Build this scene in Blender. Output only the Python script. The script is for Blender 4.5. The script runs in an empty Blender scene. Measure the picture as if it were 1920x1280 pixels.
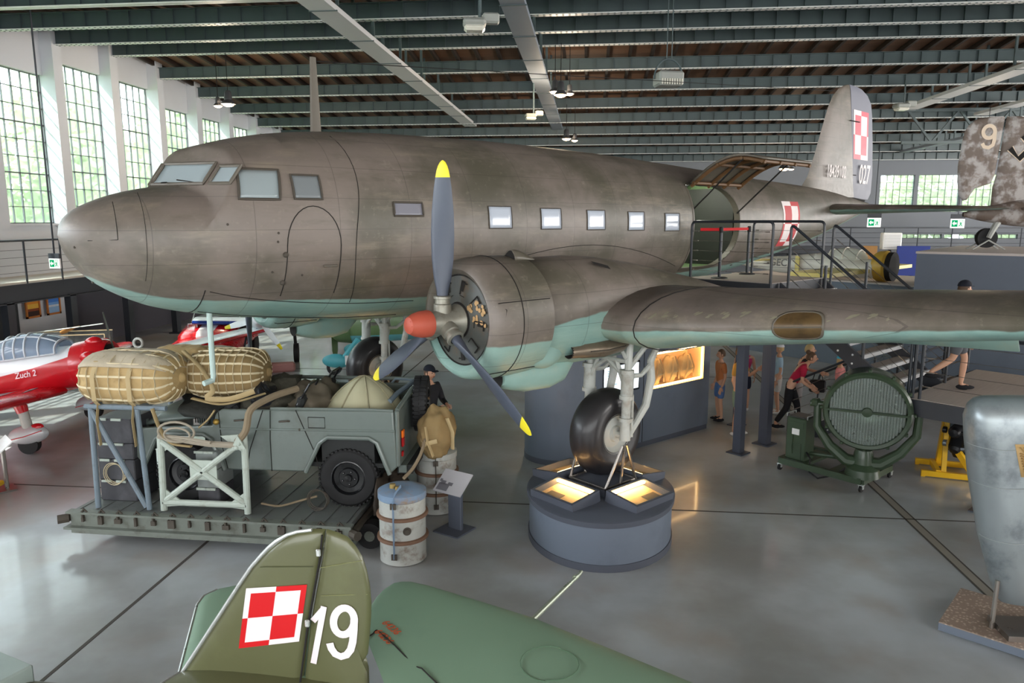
import bpy, bmesh, math, random
from math import sin, cos, pi, radians, sqrt, atan2, tan
from mathutils import Vector as V, Matrix, noise

SC = bpy.context.scene
COL = SC.collection
rnd = random.Random(7)

# ---------------------------------------------------------------- mesh builder
class MB:
    def __init__(s):
        s.v = []; s.f = []; s.m = []; s.mi = 0; s.attr = []
    def add(s, vs, fs, mi=None):
        b = len(s.v); s.v += [tuple(p) for p in vs]
        k = s.mi if mi is None else mi
        for f in fs:
            s.f.append([b + i for i in f]); s.m.append(k)
        return b
    def frame(s, c, x, y, z):
        return Matrix(((x[0], y[0], z[0], c[0]), (x[1], y[1], z[1], c[1]), (x[2], y[2], z[2], c[2]), (0, 0, 0, 1)))
    def box(s, c, size, rz=0, mat=None, mi=None):
        hx, hy, hz = size[0] / 2, size[1] / 2, size[2] / 2
        M = mat if mat else Matrix.Translation(c) @ Matrix.Rotation(rz, 4, 'Z')
        P = [M @ V((x, y, z)) for z in (-hz, hz) for y in (-hy, hy) for x in (-hx, hx)]
        s.add(P, [(0, 2, 3, 1), (4, 5, 7, 6), (0, 1, 5, 4), (2, 6, 7, 3), (0, 4, 6, 2), (1, 3, 7, 5)], mi)
        return s
    def cbox(s, c, size, b=.02, rz=0, mat=None, mi=None):
        # chamfered box
        M = mat if mat else Matrix.Translation(c) @ Matrix.Rotation(rz, 4, 'Z')
        h = [q / 2 for q in size]; b = min(b, min(h) * .9)
        P = []; idx = {}
        for sx in (-1, 1):
            for sy in (-1, 1):
                for sz in (-1, 1):
                    for ax in range(3):
                        q = [sx * (h[0] - b), sy * (h[1] - b), sz * (h[2] - b)]
                        q[ax] += (sx, sy, sz)[ax] * b
                        idx[(sx, sy, sz, ax)] = len(P); P.append(M @ V(q))
        F = []
        for ax in range(3):
            o = [a for a in range(3) if a != ax]
            for sg in (-1, 1):
                q = []
                for a, c2 in ((-1, -1), (1, -1), (1, 1), (-1, 1)):
                    k = [0, 0, 0]; k[ax] = sg; k[o[0]] = a; k[o[1]] = c2
                    q.append(idx[(k[0], k[1], k[2], ax)])
                if (sg > 0) == (ax == 1): q.reverse()
                F.append(q)
            for a in (-1, 1):
                for c2 in (-1, 1):
                    q = []
                    for t, w in ((-1, o[0]), (1, o[0]), (1, o[1]), (-1, o[1])):
                        k = [0, 0, 0]; k[ax] = t; k[o[0]] = a; k[o[1]] = c2
                        q.append(idx[(k[0], k[1], k[2], w)])
                    F.append(q)
        for sx in (-1, 1):
            for sy in (-1, 1):
                for sz in (-1, 1):
                    F.append([idx[(sx, sy, sz, ax)] for ax in range(3)])
        s.add(P, F, mi); s.fix = True
        return s
    def bar(s, p, q, w, h=None, up=(0, 0, 1), mi=None):
        p = V(p); q = V(q); h = h or w; d = q - p; L = d.length
        if L < 1e-6: return s
        z = d / L; u = V(up)
        if abs(z.dot(u)) > .98: u = V((1, 0, 0))
        x = u.cross(z).normalized(); y = z.cross(x)
        M = s.frame((p + q) / 2, x, y, z)
        return s.box(None, (w, h, L), mat=M, mi=mi)
    def tube(s, pts, r, n=10, cap=True, closed=False, mi=None, sc=(1, 1)):
        pts = [V(p) for p in pts]; N = len(pts)
        rs = r if isinstance(r, (list, tuple)) else [r] * N
        T = []
        for i in range(N):
            a = pts[(i - 1) % N] if (closed or i > 0) else pts[i]
            b = pts[(i + 1) % N] if (closed or i < N - 1) else pts[i]
            t = (b - a); T.append(t.normalized() if t.length > 1e-9 else V((0, 0, 1)))
        u = V((0, 0, 1)) if abs(T[0].z) < .9 else V((1, 0, 0))
        x = (u - T[0] * u.dot(T[0])).normalized()
        vs = []
        for i in range(N):
            x = x - T[i] * x.dot(T[i])
            x = x.normalized() if x.length > 1e-6 else T[i].orthogonal().normalized()
            y = T[i].cross(x)
            for k in range(n):
                a = 2 * pi * k / n
                vs.append(pts[i] + (x * (cos(a) * sc[0]) + y * (sin(a) * sc[1])) * rs[i])
        fs = []
        for i in range(N if closed else N - 1):
            j = (i + 1) % N
            for k in range(n):
                fs.append((i * n + k, i * n + (k + 1) % n, j * n + (k + 1) % n, j * n + k))
        if cap and not closed:
            fs.append(list(range(n))[::-1]); fs.append([(N - 1) * n + k for k in range(n)])
        s.add(vs, fs, mi); return s
    def lathe(s, prof, o=(0, 0, 0), ax=(0, 0, 1), n=32, mi=None, cap=False, xr=None):
        # prof: (radius, along)
        z = V(ax).normalized(); x = V(xr) if xr else (z.orthogonal().normalized()); y = z.cross(x); o = V(o)
        vs = []
        for r, t in prof:
            for k in range(n):
                a = 2 * pi * k / n
                vs.append(o + z * t + (x * cos(a) + y * sin(a)) * r)
        fs = []
        for i in range(len(prof) - 1):
            for k in range(n):
                fs.append((i * n + k, i * n + (k + 1) % n, (i + 1) * n + (k + 1) % n, (i + 1) * n + k))
        if cap:
            fs.append(list(range(n))[::-1]); fs.append([(len(prof) - 1) * n + k for k in range(n)])
        s.add(vs, fs, mi); return s
    def prism(s, poly, o, u, v, d, mi=None):
        # poly in (u,v) plane extruded by vector d
        o = V(o); u = V(u); v = V(v); d = V(d); n = len(poly)
        A = [o + u * a + v * b for a, b in poly]
        s.add(A + [p + d for p in A], [list(range(n))[::-1], [n + i for i in range(n)]] + [(i, (i + 1) % n, n + (i + 1) % n, n + i) for i in range(n)], mi)
        return s
    def loft(s, rings, closed=True, cap=False, mi=None):
        n = len(rings[0]); vs = [p for r in rings for p in r]; fs = []
        for i in range(len(rings) - 1):
            for k in range(n if closed else n - 1):
                fs.append((i * n + k, i * n + (k + 1) % n, (i + 1) * n + (k + 1) % n, (i + 1) * n + k))
        if cap:
            fs.append(list(range(n))[::-1]); fs.append([(len(rings) - 1) * n + k for k in range(n)])
        s.add(vs, fs, mi); return s
    def grid(s, fn, nu, nv, mi=None):
        vs = [fn(i / nu, j / nv) for i in range(nu + 1) for j in range(nv + 1)]
        s.add(vs, [(i * (nv + 1) + j, (i + 1) * (nv + 1) + j, (i + 1) * (nv + 1) + j + 1, i * (nv + 1) + j + 1) for i in range(nu) for j in range(nv)], mi)
        return s
    def ball(s, c, r, n=12, m=8, sc=(1, 1, 1), mi=None, rot=None):
        c = V(c)
        def fn(a, b):
            t = pi * b; p = 2 * pi * a
            q = V((sin(t) * cos(p) * sc[0], sin(t) * sin(p) * sc[1], cos(t) * sc[2])) * r
            return c + (rot @ q if rot else q)
        return s.grid(fn, n, m, mi)
    def build(s, name, mats, par=None, sm=True, ang=35, solid=0, weld=False, fixn=True):
        me = bpy.data.meshes.new(name)
        me.from_pydata(s.v, [], s.f)
        if not isinstance(mats, (list, tuple)): mats = [mats]
        for q in mats: me.materials.append(q)
        me.polygons.foreach_set('material_index', s.m)
        if weld or fixn:
            bm = bmesh.new(); bm.from_mesh(me)
            if weld: bmesh.ops.remove_doubles(bm, verts=bm.verts, dist=1e-4)
            if fixn: bmesh.ops.recalc_face_normals(bm, faces=bm.faces)
            bm.to_mesh(me); bm.free()
        if s.attr and len(s.attr) == len(me.vertices):
            at = me.attributes.new('paint', 'FLOAT', 'POINT'); at.data.foreach_set('value', s.attr)
        if sm:
            me.polygons.foreach_set('use_smooth', [True] * len(me.polygons))
            if ang < 180: me.set_sharp_from_angle(angle=radians(ang))
        me.update()
        o = bpy.data.objects.new(name, me); COL.objects.link(o)
        if par: o.parent = par
        if solid:
            md = o.modifiers.new('thick', 'SOLIDIFY'); md.thickness = solid; md.offset = -1
        return o

def tag(o, label, cat, group=None):
    o['label'] = label; o['category'] = cat
    if group: o['group'] = group
    return o
def thing(name, label, cat, loc=(0, 0, 0), rz=0, group=None):
    o = bpy.data.objects.new(name, None); COL.objects.link(o)
    o.location = loc; o.rotation_euler = (0, 0, rz); o.empty_display_size = .2
    return tag(o, label, cat, group)
def struct(o):
    o['kind'] = 'structure'; return o
def dup(root, loc, rz=0, label=None, group=None, scale=None):
    r = root.copy(); COL.objects.link(r); r.location = loc; r.rotation_euler = (0, 0, rz)
    if scale: r.scale = scale
    if label: r['label'] = label
    if group: r['group'] = group
    for ch in list(root.children):
        c = ch.copy(); COL.objects.link(c); c.parent = r
        for g in ch.children:
            d = g.copy(); COL.objects.link(d); d.parent = c
    return r

# ---------------------------------------------------------------- materials
def s2l(c):
    return tuple((x / 255 / 12.92 if x / 255 <= .04045 else ((x / 255 + .055) / 1.055) ** 2.4) for x in c)
_M = {}
def nt(name):
    m = bpy.data.materials.new(name); m.use_nodes = True
    t = m.node_tree; t.nodes.clear()
    out = t.nodes.new('ShaderNodeOutputMaterial')
    return m, t, out
class NT:
    def __init__(s, t): s.t = t
    def n(s, typ, **k):
        nd = s.t.nodes.new(typ)
        for a, b in k.items(): setattr(nd, a, b)
        return nd
    def l(s, a, b): s.t.links.new(a, b)
    def math(s, op, a, b=None, c=None, clamp=False):
        nd = s.n('ShaderNodeMath', operation=op, use_clamp=clamp)
        for i, q in enumerate((a, b, c)):
            if q is None: continue
            if isinstance(q, (int, float)): nd.inputs[i].default_value = q
            else: s.l(q, nd.inputs[i])
        return nd.outputs[0]
    def mix(s, f, a, b, typ='MIX'):
        nd = s.n('ShaderNodeMix', data_type='RGBA', blend_type=typ)
        for i, q in ((0, f), (6, a), (7, b)):
            if isinstance(q, (int, float)): nd.inputs[i].default_value = q
            elif isinstance(q, tuple): nd.inputs[i].default_value = (*q[:3], 1)
            else: s.l(q, nd.inputs[i])
        return nd.outputs[2]
    def noise(s, vec, scale, detail=4, rough=.55, sc=None):
        if sc:
            mp = s.n('ShaderNodeMapping'); mp.inputs['Scale'].default_value = sc; s.l(vec, mp.inputs[0]); vec = mp.outputs[0]
        nd = s.n('ShaderNodeTexNoise'); nd.inputs['Scale'].default_value = scale; nd.inputs['Detail'].default_value = detail; nd.inputs['Roughness'].default_value = rough
        s.l(vec, nd.inputs['Vector']); return nd.outputs[0]
    def ramp(s, f, a, b):
        nd = s.n('ShaderNodeMapRange'); nd.clamp = True; nd.interpolation_type = 'SMOOTHSTEP'
        s.l(f, nd.inputs[0]); nd.inputs[1].default_value = a; nd.inputs[2].default_value = b
        return nd.outputs[0]
    def bsdf(s, out, col, rough=.5, metal=0, spec=.5, bump=None, bs=.1, coat=0, bd=.02):
        b = s.n('ShaderNodeBsdfPrincipled')
        if isinstance(col, tuple): b.inputs['Base Color'].default_value = (*col[:3], 1)
        else: s.l(col, b.inputs['Base Color'])
        if isinstance(rough, (int, float)): b.inputs['Roughness'].default_value = rough
        else: s.l(rough, b.inputs['Roughness'])
        b.inputs['Metallic'].default_value = metal; b.inputs['Specular IOR Level'].default_value = spec
        b.inputs['Coat Weight'].default_value = coat; b.inputs['Coat Roughness'].default_value = .08
        if bump is not None:
            k = s.n('ShaderNodeBump'); k.inputs['Strength'].default_value = bs; k.inputs['Distance'].default_value = bd
            s.l(bump, k.inputs['Height']); s.l(k.outputs[0], b.inputs['Normal'])
        s.l(b.outputs[0], out.inputs[0]); return b
def mat(name, rgb, rough=.55, metal=0, spec=.4, var=.12, scale=6, bump=0, coat=0, dirt=None, dscale=3, damt=.5, st=None):
    """painted / plain surface with gentle procedural wear; rgb in 0..255 display values"""
    if name in _M: return _M[name]
    m, t, out = nt(name); k = NT(t)
    tc = k.n('ShaderNodeTexCoord').outputs['Object']
    c = s2l(rgb)
    nz = k.noise(tc, scale, 5, .6, st)
    col = k.mix(nz, tuple(x * (1 - var) for x in c), tuple(min(1, x * (1 + var)) for x in c))
    if dirt:
        d = k.ramp(k.noise(tc, dscale, 6, .65), .5, .72)
        col = k.mix(k.math('MULTIPLY', d, damt), col, s2l(dirt))
    rr = k.math('ADD', k.math('MULTIPLY', nz, .2), rough - .1)
    k.bsdf(out, col, rr, metal, spec, nz if bump else None, bump, coat)
    _M[name] = m; return m
def emit(name, rgb, st):
    if name in _M: return _M[name]
    m, t, out = nt(name); k = NT(t)
    e = k.n('ShaderNodeEmission'); e.inputs[0].default_value = (*s2l(rgb), 1); e.inputs[1].default_value = st
    k.l(e.outputs[0], out.inputs[0]); _M[name] = m; return m
def glass(name, rgb=(235, 240, 240), rough=.02, alpha=.25, tint=None):
    """thin pane: mostly transparent, some reflection, some body colour"""
    if name in _M: return _M[name]
    m, t, out = nt(name); k = NT(t)
    tr = k.n('ShaderNodeBsdfTransparent'); tr.inputs[0].default_value = (*s2l(tint or (245, 248, 247)), 1)
    b = k.n('ShaderNodeBsdfPrincipled'); b.inputs['Base Color'].default_value = (*s2l(rgb), 1); b.inputs['Roughness'].default_value = rough; b.inputs['Specular IOR Level'].default_value = .6
    mx = k.n('ShaderNodeMixShader'); mx.inputs[0].default_value = alpha
    k.l(tr.outputs[0], mx.inputs[1]); k.l(b.outputs[0], mx.inputs[2]); k.l(mx.outputs[0], out.inputs[0])
    _M[name] = m; return m

# ---------------------------------------------------------------- lettering and marks
def text(name, s, size, m, par, M, ext=.002, shear=0, xs=1):
    cu = bpy.data.curves.new(name, 'FONT'); cu.body = s; cu.size = size; cu.extrude = ext; cu.shear = shear; cu.offset = size * .012
    cu.align_x = 'CENTER'; cu.align_y = 'CENTER'
    o = bpy.data.objects.new(name, cu); COL.objects.link(o)
    bpy.context.view_layer.update()
    me = bpy.data.meshes.new_from_object(o)
    bpy.data.objects.remove(o); bpy.data.curves.remove(cu)
    me.transform(M @ Matrix.Diagonal((xs, 1, 1, 1))); me.materials.clear(); me.materials.append(m)
    o = bpy.data.objects.new(name, me); COL.objects.link(o)
    if par: o.parent = par
    return o
def basis(o, x, y):
    x = V(x).normalized(); y = V(y).normalized(); z = x.cross(y)
    return Matrix(((x.x, y.x, z.x, o[0]), (x.y, y.y, z.y, o[1]), (x.z, y.z, z.z, o[2]), (0, 0, 0, 1)))
def checker(fn, par, mr, mw, b=.1, nz=10, name='checkerboard_marking', off=0):
    """red and white chequer mark with counterchanged border; fn(u,v in 0..1, v up) -> point on the surface"""
    mb = MB()
    cuts = [0, b, .5, 1 - b, 1]
    for i in range(4):
        for j in range(4):
            u0, u1, v0, v1 = cuts[i], cuts[i + 1], cuts[j], cuts[j + 1]
            left = i < 2; top = j >= 2
            border = i in (0, 3) or j in (0, 3)
            red = (left == top)
            if border: red = not red
            mb.grid(lambda a, c: fn(u0 + (u1 - u0) * a, v0 + (v1 - v0) * c), 4, 4, 0 if red else 1)
    return mb.build(name, [mr, mw], par, fixn=False)
WORLD_ST, SUN_ST, EXPO = 7.5, 10.0, 1.05
REAR_E, RIGHT_E = 2000, 5200
SC.view_settings.view_transform = 'Standard'; SC.view_settings.look = 'None'
SC.view_settings.exposure = EXPO; SC.view_settings.gamma = 1
SC.cycles.max_bounces = 8; SC.cycles.diffuse_bounces = 5; SC.cycles.glossy_bounces = 3; SC.cycles.transmission_bounces = 4
SC.cycles.transparent_max_bounces = 8; SC.cycles.caustics_reflective = False; SC.cycles.caustics_refractive = False
SC.cycles.sample_clamp_indirect = 6; SC.cycles.use_denoising = True
# ---------------------------------------------------------------- camera
F, CAMH, PITCH, YAW = 1387.0, 4.15, math.atan(228 / 1387), radians(5.9)
cam = bpy.data.cameras.new('camera'); co = bpy.data.objects.new('camera', cam); COL.objects.link(co)
cam.sensor_width = 36; cam.lens = F / 1920 * 36; cam.clip_start = .05; cam.clip_end = 500
co.location = (0, 0, CAMH); co.rotation_euler = (pi / 2 - PITCH, 0, YAW)
SC.camera = co

# ---------------------------------------------------------------- world, sun
w = bpy.data.worlds.new('world'); SC.world = w; w.use_nodes = True
bg = w.node_tree.nodes['Background']
bg.inputs[0].default_value = (.86, .93, 1.0, 1); bg.inputs[1].default_value = WORLD_ST
sun = bpy.data.lights.new('sun', 'SUN'); sun.energy = SUN_ST; sun.angle = radians(.6); sun.color = (1, .95, .86)
so = bpy.data.objects.new('sun', sun); COL.objects.link(so)
so.rotation_euler = V((.62, .42, -.75)).to_track_quat('-Z', 'Y').to_euler()

# ---------------------------------------------------------------- setting materials
def floor_material():
    m, t, out = nt('polished_concrete'); k = NT(t)
    tc = k.n('ShaderNodeTexCoord').outputs['Object']
    a = k.noise(tc, .42, 5, .55); b = k.noise(tc, .8, 4, .5); c = k.noise(tc, 9, 3, .5)
    col = k.mix(k.ramp(a, .35, .68), s2l((140, 140, 137)), s2l((178, 184, 187)))
    col = k.mix(k.math('MULTIPLY', k.ramp(b, .5, .72), .55), col, s2l((154, 142, 130)))
    col = k.mix(k.math('MULTIPLY', k.ramp(c, .5, .9), .12), col, s2l((176, 176, 172)))
    k.bsdf(out, col, .3, 0, .5, coat=.35)
    return m
def planks(name, c1, c2, rough=.7, sc=(1, 6, 1)):
    m, t, out = nt(name); k = NT(t)
    tc = k.n('ShaderNodeTexCoord').outputs['Object']
    a = k.noise(tc, 2.5, 8, .65, sc)
    col = k.mix(a, s2l(c1), s2l(c2))
    k.bsdf(out, col, rough, 0, .25, a, .2)
    return m
M_floor = floor_material()
M_wall = mat('white_plaster', (205, 208, 213), .8, var=.04, scale=2)
M_walld = mat('grey_clad_wall', (122, 126, 132), .8, var=.05, scale=1.5)
M_steel = mat('painted_roof_steel', (70, 84, 86), .42, spec=.6, var=.15, scale=3)
M_flange_hi = mat('flange_highlight', (226, 228, 226), .4, spec=.6, var=.1, scale=4)  # near-white colour carries the highlights along the lower flanges
M_girder = mat('pale_girder', (196, 196, 196), .5, var=.06, scale=2)
M_girdg = mat('grey_girder', (128, 136, 146), .5, var=.06, scale=2)
M_deck = planks('roof_boards', (92, 68, 52), (130, 99, 79), sc=(.3, 5, 1))
M_joist = mat('dark_joist', (46, 36, 30), .7)
M_dark = mat('charcoal_steel', (46, 50, 57), .45, spec=.5, var=.1)
M_bluegrey = mat('blue_grey_board', (92, 98, 110), .6, var=.05, scale=2)
M_mullion = mat('window_bar', (98, 102, 106), .6)
M_white = mat('white_paint', (232, 232, 230), .45, var=.05)
M_black = mat('black_rubber', (24, 24, 26), .6, var=.2)
M_chrome = mat('bright_metal', (200, 202, 204), .25, 1.0, var=.05)
M_red = mat('red_paint', (205, 22, 30), .28, spec=.6, var=.06, coat=.4)
M_joint = mat('floor_joint_filler', (70, 66, 60), .7)
M_jl = mat('floor_strip_light', (138, 132, 122), .6, var=.15)
M_pane = glass('window_pane', (222, 232, 230), .4, .26, (228, 234, 232))  # milky body colour adds the white haze of overexposed windows

# ---------------------------------------------------------------- floor, ground
mb = MB(); mb.box((8, 20, -.1), (52, 62, .2)); struct(mb.build('floor', M_floor, sm=False))
mb = MB(); mb.box((0, 20, -.3), (160, 200, .18)); struct(mb.build('ground_outside', mat('lawn', (96, 128, 62), .9, var=.3, scale=1), sm=False))
for n, (x0, x1, y0, y1) in enumerate([(-4.92, -4.88, -8, 48), (4.50, 4.60, -8, 48), (13.95, 14.05, -8, 48), (-16, 30, 10.36, 10.39), (-16, 30, 19.8, 19.83), (-16, 30, .92, .95), (4.475, 4.5, -8, 48), (4.6, 4.625, -8, 48)]):
    mb = MB(); mb.box(((x0 + x1) / 2, (y0 + y1) / 2, .0015), (x1 - x0, y1 - y0, .003)); struct(mb.build('trim_%d' % (n + 1), M_jl if n == 1 else M_joint, sm=False))

# ---------------------------------------------------------------- left wall: piers and tall steel windows
WX = -16.9; PIT = 2.82; RIDGE = 25.3
def roofz(y): return 9.72 - .0895 * abs(y - RIDGE)
P0 = [25.09 + PIT * k for k in range(-11, 9)]      # near edge of every pier
mb = MB()
mb.box((WX - .15, 20, 2.02), (.3, 58, 4.04))
for y in P0:
    mb.box((WX + .15, y + .21, 7.1), (.5, .42, 6.4))
mb.box((WX - .15, -8, 6.5), (.3, 6, 6))
for a, b in zip(P0[:-1], P0[1:]):
    y0, y1 = a + .42, b
    top = 9.08 if 22 < a < 26 else 8.55
    zt = 10.4
    mb.box((WX - .15, (y0 + y1) / 2, (top + zt) / 2), (.3, y1 - y0, zt - top))
mb.box((WX - .15, 48, 6.5), (.3, 3, 6))
struct(mb.build('wall_left', M_wall, sm=False))
mb = MB(); mb.box((8, -8.1, 5), (51, .2, 10)); struct(mb.build('wall_front', M_wall, sm=False))
mb = MB(); mb.box((33.4, 20, 5), (.2, 58, 10)); struct(mb.build('wall_right', M_wall, sm=False))
wi = 0
for a, b in zip(P0[:-1], P0[1:]):
    y0, y1 = a + .42, b
    if y1 < 10 or y1 > 47: continue
    wi += 1
    top = 9.08 if 22 < a < 26 else 8.55
    z0 = 4.04
    r = thing('window_%d' % wi, 'tall steel window with small panes between white piers', 'window', (WX - .12, (y0 + y1) / 2, z0))
    del r['label'], r['category']; struct(r)
    mb = MB(); W = y1 - y0; Hh = top - z0
    for t in range(7):
        y = -W / 2 + W * t / 6; th = .06 if t in (0, 6) else (.03 if t == 3 else .018)
        mb.box((0, y, Hh / 2), (.05, th, Hh))
    nr = 9
    for t in range(nr + 1):
        z = Hh * t / nr; th = .06 if t in (0, nr) else (.036 if t % 3 == 0 else .02)
        mb.box((0, 0, z), (.05, W, th))
    struct(mb.build('window_frame', M_mullion, r, sm=False))
    mb = MB(); mb.box((-.03, 0, Hh / 2), (.008, W, Hh)); struct(mb.build('window_pane', M_pane, r, sm=False))
    mb = MB(); mb.box((.12, 0, -.03), (.34, W + .0, .06)); struct(mb.build('window_sill', M_wall, r, sm=False))

# ---------------------------------------------------------------- back wall with its windows
BY = 48.5
mb = MB(); wins = [(17.75, 19.75, 4.62, 6.86), (19.98, 22.4, 4.62, 6.86), (22.6, 25, 4.62, 6.86), (18.4, 21.6, 3.0, 3.28), (21.75, 23.6, 3.0, 3.28), (23.8, 26, 3.0, 3.28), (18.4, 19.0, 1.9, 2.4), (19.1, 22.4, 1.9, 2.4), (22.6, 26, 1.9, 2.4)]
xs = sorted(set([-17.2, 34] + [q for w_ in wins for q in w_[:2]])); zs = sorted(set([0, 10.2] + [q for w_ in wins for q in w_[2:]]))
for x0, x1 in zip(xs[:-1], xs[1:]):
    for z0, z1 in zip(zs[:-1], zs[1:]):
        cx, cz = (x0 + x1) / 2, (z0 + z1) / 2
        if any(a < cx < b and c < cz < d for a, b, c, d in wins): continue
        mb.box((cx, BY + .15, cz), (x1 - x0, .3, z1 - z0))
struct(mb.build('wall_back', M_walld, sm=False))
for n, (a, b, c, d) in enumerate(wins):
    r = thing('window_%d' % (wi + n + 1), '', '', ((a + b) / 2, BY + .1, c)); del r['label'], r['category']; struct(r)
    mb = MB(); W = b - a; Hh = d - c; nc = max(1, round(W / .42)); nr = max(1, round(Hh / .45))
    for t in range(nc + 1): mb.box((-W / 2 + W * t / nc, 0, Hh / 2), (.05 if t in (0, nc) else .02, .05, Hh))
    for t in range(nr + 1): mb.box((0, 0, Hh * t / nr), (W, .05, .05 if t in (0, nr) else .02))
    struct(mb.build('window_frame', M_mullion, r, sm=False))
    mb = MB(); mb.box((0, .03, Hh / 2), (W, .008, Hh)); struct(mb.build('window_pane', M_pane, r, sm=False))

# ---------------------------------------------------------------- roof
mb = MB()
for y0, y1 in ((-8, RIDGE), (RIDGE, 49)):
    z0, z1 = roofz(y0) + .62, roofz(y1) + .62
    mb.prism([(y0, z0), (y1, z1), (y1, z1 + .15), (y0, z0 + .15)], (-17.2, 0, 0), (0, 1, 0), (0, 0, 1), (51.2, 0, 0))
deck = struct(mb.build('ceiling', M_deck, sm=False))
mb = MB(); x = -16.6
while x < 33:
    for y0, y1 in ((2, RIDGE), (RIDGE, 48.6)):
        mb.bar((x, y0, roofz(y0) + .53), (x, y1, roofz(y1) + .53), .1, .17)
    x += .78
struct(mb.build('roof_joists', M_joist, deck, sm=False))
for k in range(-6, 9):
    y = RIDGE + PIT * k
    if y > 48: continue
    z = roofz(y); L = 49; x0 = WX - .1; hb = .42
    mb = MB()
    mb.box((x0 + L / 2, y, z + hb / 2), (L, .02, hb), mi=0)
    mb.box((x0 + L / 2, y, z + .012), (L, .2, .024), mi=1)
    mb.box((x0 + L / 2, y, z + hb - .01), (L, .2, .02), mi=0)
    q = x0 + .4
    while q < x0 + L:
        mb.box((q, y, z + hb / 2), (.02, .14, hb - .04), mi=0); q += .62
    q = x0 + .1
    while q < x0 + L and -3 < k < 6:
        for sy in (-.07, .07): mb.box((q, y + sy, z - .004), (.05, .03, .012), mi=0)
        q += .16
    struct(mb.build('roof_beam', [M_steel, M_flange_hi], sm=False))
for n, (x, wd, y0, y1, z, mt) in enumerate([(-5.95, .6, 2, 37.6, 8.72, M_girder), (-1.72, .54, 2, 39.6, 8.72, M_girdg), (13.3, .62, 2, 34, 8.72, M_girder), (17.2, .6, 4, 36, 8.72, M_girder), (17.6, .5, 33, 45, 7.9, M_girdg), (-11, .1, 2, 3, 8.8, M_girdg)][:5]):
    mb = MB(); mb.box((x, (y0 + y1) / 2, z + .06), (wd, y1 - y0, .12), mi=0)
    for k in range(-8, 9):
        y = RIDGE + PIT * k + .2
        if y0 < y < y1:
            for sx in (-wd / 2 + .04, wd / 2 - .04):
                zt = roofz(y) + .6
                mb.box((x + sx, y, (z + zt) / 2 + .1), (.07, .07, zt - z - .12), mi=1)
            mb.box((x, y - .2, z - .004), (wd + .06, .05, .02), mi=1)
    struct(mb.build('roof_girder', [mt, M_steel], sm=False))
# lattice girder at the right, in front of the back wall
mb = MB(); x0 = 15.2
for zz in (7.6, 9.0): mb.bar((14, 36.2, zz), (32, 36.2, zz), .12, .12)
n = 0; x = 14.2
while x < 31:
    mb.bar((x, 36.2, 7.6 if n % 2 else 9.0), (x + 1.1, 36.2, 9.0 if n % 2 else 7.6), .09, .09); x += 1.1; n += 1
struct(mb.build('roof_truss', M_steel, sm=False))
# ================================================================ big transport aircraft
PSI = radians(47.5)
AC = thing('transport_aircraft', 'large twin-engined grey-brown transport aircraft with pale turquoise underside', 'aircraft', (-2.152, 11.456, 0), PSI)
ACM = Matrix.Translation(AC.location) @ Matrix.Rotation(PSI, 4, 'Z'); ACI = ACM.inverted()
def A(x, lat, z): return V((x, -lat, z))            # station aft of first cabin window, metres to the aircraft's left, height

def pchip(pts):
    xs = [p[0] for p in pts]; ys = [p[1] for p in pts]; n = len(xs)
    h = [xs[i + 1] - xs[i] for i in range(n - 1)]; d = [(ys[i + 1] - ys[i]) / h[i] for i in range(n - 1)]
    m = [0] * n; m[0] = d[0]; m[-1] = d[-1]
    for i in range(1, n - 1):
        if d[i - 1] * d[i] > 0:
            w1, w2 = 2 * h[i] + h[i - 1], h[i] + 2 * h[i - 1]
            m[i] = (w1 + w2) / (w1 / d[i - 1] + w2 / d[i])
    def f(x):
        x = min(max(x, xs[0]), xs[-1]); i = 0
        while i < n - 2 and x > xs[i + 1]: i += 1
        t = (x - xs[i]) / h[i]
        return (1 + 2 * t) * (1 - t) ** 2 * ys[i] + t * (1 - t) ** 2 * h[i] * m[i] + t * t * (3 - 2 * t) * ys[i + 1] + t * t * (t - 1) * h[i] * m[i + 1]
    return f
f_bot = pchip([(-5.3, 3.98), (-5.27, 3.86), (-5.2, 3.70), (-5.03, 3.49), (-4.7, 3.27), (-4.4, 3.14), (-3.68, 2.98), (-2.71, 2.86), (-2, 2.80), (-1, 2.77), (1, 2.75), (3, 2.77), (5, 2.84), (7, 3.0), (9, 3.27), (11, 3.58), (13, 4.0), (14.9, 4.42)])
f_nose = pchip([(-5.3, 3.98), (-5.27, 4.10), (-5.2, 4.20), (-5.0, 4.33), (-4.6, 4.47), (-4.25, 4.54), (-3.9, 4.60), (-3.5, 4.66), (-3, 4.7), (-2, 4.7)])
f_cab = pchip([(-4.5, 4.6), (-4.2, 4.80), (-4.0, 4.95), (-3.7, 5.05), (-3.36, 5.14), (-2.8, 5.24), (-2.06, 5.31), (-1, 5.355), (.6, 5.37), (3, 5.33), (5, 5.25), (8, 5.1), (11, 4.98), (13, 4.85), (14.9, 4.62)])
f_w = pchip([(-5.3, 0.0), (-5.27, .13), (-5.2, .28), (-5.03, .48), (-4.7, .73), (-4.3, .93), (-3.9, 1.05), (-3.5, 1.11), (-3, 1.16), (-2, 1.2), (0, 1.21), (4, 1.2), (6, 1.13), (8, .95), (10, .71), (12, .45), (14, .18), (14.9, .05)])
f_zw = pchip([(-5.3, 3.98), (-4.5, 3.95), (-3, 4.0), (0, 4.05), (6, 4.1), (10, 4.2), (14.9, 4.5)])
f_px = pchip([(-5.3, 2), (-4.3, 2.5), (-3, 2.4), (-1, 2.0), (15, 2.0)])
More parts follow.
